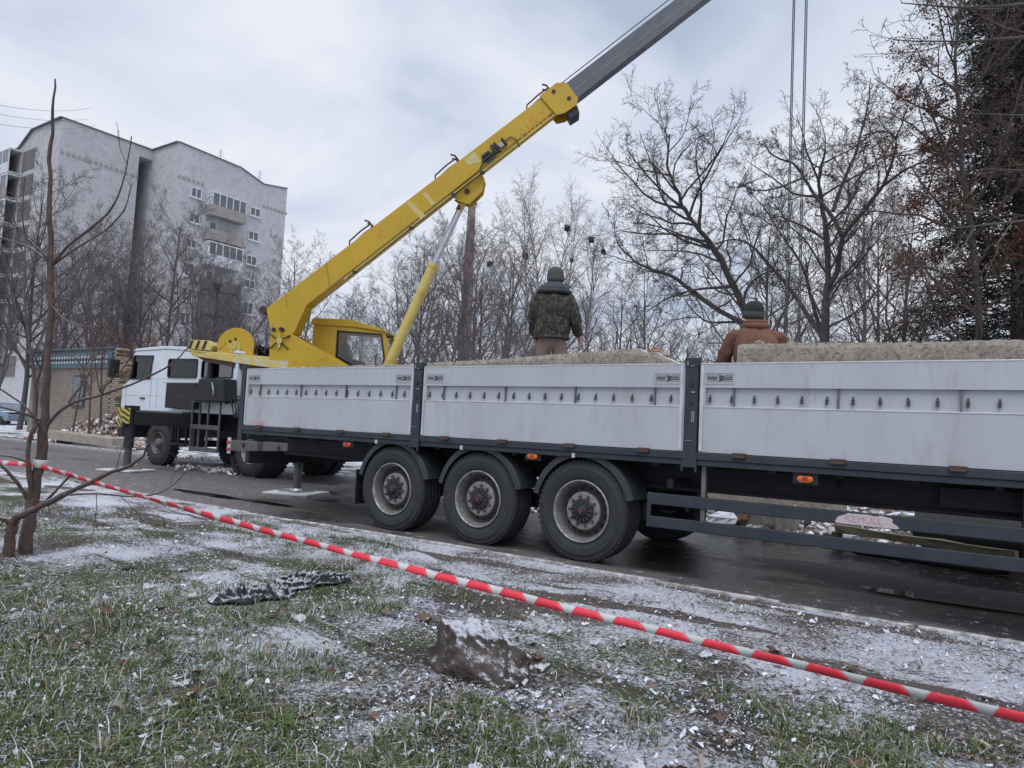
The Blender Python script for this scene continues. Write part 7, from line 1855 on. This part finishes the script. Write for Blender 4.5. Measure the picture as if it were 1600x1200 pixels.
# ================================================================== GROUND COVER
r_ = np.random.RandomState(77)
fwn = np.array([fw.x, fw.y]); rtn = np.array([rt.x, rt.y])
def scatter(n, ymax=6.05, dmin=1.9, dmax=9.5, power=1.7):
    """points over the lawn, thicker near the path one stands on"""
    d = dmin + (dmax - dmin) * r_.rand(n) ** power; s = r_.uniform(-.86, .86, n) * d
    P_ = np.outer(d, fwn) + np.outer(s, rtn); k = (P_[:, 1] < ymax) & (P_[:, 1] > .3)
    for (cx, cy), ex, ey in CLEAR: k &= ((P_[:, 0] - cx) / ex) ** 2 + ((P_[:, 1] - cy) / ey) ** 2 > 1
    return P_[k]
CLEAR = [((-4.24, 3.19, 0.03)[:2], .24, .30), ((-4.29, 3.64, 0.03)[:2], .13, .46), ((-2.30, 3.16), .22, .17)]
# grass blades
P_ = scatter(19000, power=1.5)
mask = .2 + 1.0 * (fbm(P_[:, 0] * .55 + 11, P_[:, 1] * .55) - .2) + .35 * (fbm(P_[:, 0] * 3, P_[:, 1] * 3 + 8) - .45) - .16 * np.clip(P_[:, 1] - 3.9 + .18 * (P_[:, 0] + 2), 0, 2)
P_ = P_[mask > .455]
nb_ = 13; C = np.repeat(P_, nb_, 0) + r_.normal(0, .034, (len(P_) * nb_, 2)) * np.repeat(r_.uniform(.3, 1.5, len(P_)), nb_)[:, None]; n = len(C)
hgt = r_.uniform(.014, .055, n) * np.repeat(.45 + 1.5 * r_.rand(len(P_)) ** 2.2, nb_); th = r_.uniform(0, 6.28, n); ln_ = r_.uniform(.4, 2.4, n) * hgt
z0 = ground_h(C[:, 0], C[:, 1]) - .004; wd = r_.uniform(.0014, .0030, n)
dx_, dy_ = np.cos(th), np.sin(th); px_, py_ = -dy_ * wd, dx_ * wd
v0 = np.stack([C[:, 0] - px_, C[:, 1] - py_, z0], 1); v1 = np.stack([C[:, 0] + px_, C[:, 1] + py_, z0], 1)
mx_ = np.stack([C[:, 0] + dx_ * ln_ * .4, C[:, 1] + dy_ * ln_ * .4, z0 + hgt * .75], 1); v2 = mx_ + np.stack([px_, py_, 0 * px_], 1) * .8; v3 = mx_ - np.stack([px_, py_, 0 * px_], 1) * .8
v4 = np.stack([C[:, 0] + dx_ * ln_, C[:, 1] + dy_ * ln_, z0 + hgt * r_.uniform(.55, 1.0, n)], 1)
V = np.stack([v0, v1, v2, v3, v4], 1).reshape(-1, 3); i0 = np.arange(n)[:, None] * 5
Fq = i0 + np.array([0, 1, 2, 3]); Ft = i0 + np.array([3, 2, 4])
pal = np.array([(.055, .095, .028), (.078, .122, .036), (.115, .135, .055), (.21, .18, .105), (.29, .25, .18), (.48, .50, .54)]); pr = np.array([.24, .24, .18, .13, .08, .13])
cc = pal[r_.choice(6, n, p=pr)] * r_.uniform(.75, 1.25, (n, 1))
go_ = link('grass', fast_mesh('grass', V, [Fq, Ft], M['tint'], False, cols=np.concatenate([cc, cc])))
tag(go_, 'short tufty winter grass over the lawn', 'grass', kind='stuff')
# leaf litter: bent leaves, many with a skin of snow
def leaves(P_, smin, smax, seed, pal, pr, flat=.22):
    q = np.random.RandomState(seed); n = len(P_); th = q.uniform(0, 6.28, n); s = smin + (smax - smin) * q.rand(n) ** 2.2
    a = np.stack([np.cos(th), np.sin(th), q.normal(0, flat, n)], 1); b = np.stack([-np.sin(th), np.cos(th), q.normal(0, flat, n)], 1) * q.uniform(.25, .95, (n, 1))
    z = ground_h(P_[:, 0], P_[:, 1]) + .004 + q.uniform(0, .014, n); c = np.stack([P_[:, 0], P_[:, 1], z], 1)
    ang = np.sort(q.uniform(0, 6.28, (n, 6)), 1); rr = q.uniform(.45, 1.1, (n, 6)) * s[:, None]
    up_ = q.uniform(-.2, .7, (n, 6)) * s[:, None]
    R6 = c[:, None] + a[:, None] * (rr * np.cos(ang))[..., None] + b[:, None] * (rr * np.sin(ang))[..., None]; R6[:, :, 2] += up_ * .6
    V = np.concatenate([R6, c[:, None]], 1).reshape(-1, 3)
    F = (np.arange(n)[:, None, None] * 7 + np.array([(0, 1, 6), (1, 2, 6), (2, 3, 6), (3, 4, 6), (4, 5, 6), (5, 0, 6)])).reshape(-1, 3)
    cc = np.asarray(pal)[q.choice(len(pal), n, p=np.asarray(pr) / np.sum(pr))] * q.uniform(.8, 1.15, (n, 1))
    return V, F, np.repeat(cc, 6, 0)
LP = [(.66, .69, .79), (.44, .45, .50), (.28, .23, .19), (.19, .15, .12), (.11, .085, .07), (.24, .13, .08), (.38, .33, .27)]
P_ = scatter(30000, power=1.5)
k = fbm(P_[:, 0] * .9 + 5, P_[:, 1] * .9 + 5) + .16 * r_.rand(len(P_)) > .46
V, F, cc = leaves(P_[k], .005, .031, 5, LP, [.32, .15, .14, .14, .12, .05, .08], .3)
tag(link('leaf_litter', fast_mesh('leaf_litter', V, F, M['tint'], False, cols=cc)), 'small frosted dead leaves and crumbs scattered over the lawn', 'leaf litter', kind='stuff')
# snow crumbs lying in the grass, in drifts
P_ = scatter(150000, power=1.3); kk = fbm(P_[:, 0] * 1.1 + 31, P_[:, 1] * 1.1) + .25 * (fbm(P_[:, 0] * 6, P_[:, 1] * 6) - .45) + .12 * r_.rand(len(P_)) + .06 * np.clip(P_[:, 1] + .1 * P_[:, 0] - 3.8, 0, 1.2) > .478
V, F, _c = leaves(P_[kk], .0025, .011, 9, [(.74, .77, .87), (.58, .61, .70)], [.6, .4], .35)
tag(link('snow_crumbs', fast_mesh('snow_crumbs', V, F, M['tint'], False, cols=_c)), 'crumbs of thin snow lying on the grass', 'snow', kind='stuff')
# straws and twiglets
P_ = scatter(9000, power=1.4); n = len(P_); th = r_.uniform(0, 6.28, n); l_ = r_.uniform(.012, .055, n); w_ = r_.uniform(.0009, .0022, n); z = ground_h(P_[:, 0], P_[:, 1]) + r_.uniform(.004, .02, n)
dv = np.stack([np.cos(th) * l_, np.sin(th) * l_, r_.normal(0, .006, n)], 1); sv = np.stack([-np.sin(th) * w_, np.cos(th) * w_, 0 * w_], 1); c = np.stack([P_[:, 0], P_[:, 1], z], 1)
V = np.stack([c - dv - sv, c - dv + sv, c + dv + sv, c + dv - sv], 1).reshape(-1, 3)
cc = np.array([(.30, .26, .19), (.16, .12, .09), (.08, .06, .05), (.45, .44, .42)])[r_.choice(4, n)]
tag(link('straw', fast_mesh('straw', V, np.arange(4 * n).reshape(-1, 4), M['tint'], False, cols=cc)), 'dry straws and twiglets strewn through the grass', 'straw', kind='stuff')
# larger curled leaves lie singly
big = []
for sd_ in range(8):
    q = np.random.RandomState(100 + sd_); c3 = [(.62, .64, .68), (.17, .095, .065), (.27, .21, .16), (.70, .72, .75), (.13, .09, .07), (.36, .31, .26), (.66, .67, .70), (.19, .12, .085)][sd_]
    V = []; nA = 9
    for i in range(nA):
        u_ = i / (nA - 1); wv = .5 * math.sin(PI * min(1, u_ * 1.02 + .02)) ** .8 * (1 + .18 * math.sin(i * 2.3 + sd_))
        for j in (-1, -.5, 0, .5, 1): V.append((u_ - .5, j * wv, .16 * abs(j) ** 1.5 * q.uniform(.5, 1.6) + .10 * math.sin(u_ * 5 + sd_)))
    F_ = [(i * 5 + j, (i + 1) * 5 + j, (i + 1) * 5 + j + 1, i * 5 + j + 1) for i in range(nA - 1) for j in range(4)]
    big.append(fast_mesh('leaf', np.array(V), np.array(F_), mat('big_leaf', c3, .85, 0, tuple(c * .6 for c in c3), 3, bump=.3)))
r5 = random.Random(55); npl = 0
for (x, y) in scatter(420, ymax=4.6, dmin=2.4, dmax=6.0, power=1.3)[:150]:
    o = link('leaf', big[r5.randrange(8)], ground, (x, y, gz(x, y) + .012)); s_ = r5.uniform(.045, .095); o.scale = (s_, s_, s_); o.rotation_euler = (r5.uniform(-.3, .3), r5.uniform(-.25, .25), r5.uniform(0, 6.28))
# dry weed stalks
for k, (p, h_, lb) in enumerate([((-2.16, 2.71, 0.00), .30, 'thin dark weed stalk standing before the broken stone'), ((-2.60, 3.91, 0.00), .30, 'thin dark weed stalk just behind the stone, under the tape'), ((-2.12, 3.76, 0.00), .34, 'thin dark weed stalk right of the stone, crossing the tape'), ((-1.52, 4.46, 0.00), .12, 'short dark weed stalk on the verge beyond the tape'), ((-3.12, 2.96, 0.00), .30, 'thin dark weed stalk left of the stone, near the black cloth')]):
    b = MB(); q = random.Random(k); z = gz(p[0], p[1]); P0 = Vector((p[0], p[1], z - .01)); pts = [P0 + Vector((q.uniform(-.01, .03) * i, q.uniform(-.01, .01) * i, h_ * i / 5)) for i in range(6)]; b.tube(pts, [.0028, .0026, .0023, .002, .0016, .001], 5)
    for i in (3, 4): b.tube([pts[i], pts[i] + Vector((q.uniform(-.04, .04), q.uniform(-.04, .04), .04))], [.0014, .0008], 4)
    tag(b.build('weed_stalk', M['bark']), lb, 'weed', 'weed stalks on the lawn')
# green broad-leaved weed
for k, (p, lb) in enumerate([((-2.55, 2.11, 0.00), 'green broad-leaved weed in the grass left of the broken stone'), ((-1.94, 2.87, 0.00), 'small green weed at the foot of the broken stone')]):
    w_ = empty('green_weed', (p[0], p[1], gz(p[0], p[1]))); tag(w_, lb, 'weed', 'green weeds'); q = random.Random(k + 5)
    for i in range(6 if k == 0 else 4):
        th = i * 1.1 + q.uniform(-.3, .3); l_ = q.uniform(.06, .11) * (1 if k == 0 else .6); b = MB(); V = []
        for a_ in range(7):
            u_ = a_ / 6; wv = .26 * l_ * math.sin(PI * (u_ * .92 + .06)) ** .9
            c3 = Vector((math.cos(th), math.sin(th), 0)) * l_ * u_ + Vector((0, 0, l_ * (.55 * u_ - .55 * u_ * u_) + .008)); sd3 = Vector((-math.sin(th), math.cos(th), .0))
            V += [c3 - sd3 * wv + Vector((0, 0, wv * .3)), c3, c3 + sd3 * wv + Vector((0, 0, wv * .3))]
        b.add(V, [(3 * i_ + j, 3 * i_ + 3 + j, 3 * i_ + 4 + j, 3 * i_ + 1 + j) for i_ in range(6) for j in (0, 1)], 0, True); o = b.build('leaf', M.setdefault('weed_green', mat('weed_green', (.085, .16, .04), .6, 0, (.06, .11, .03), 30))); o.parent = w_
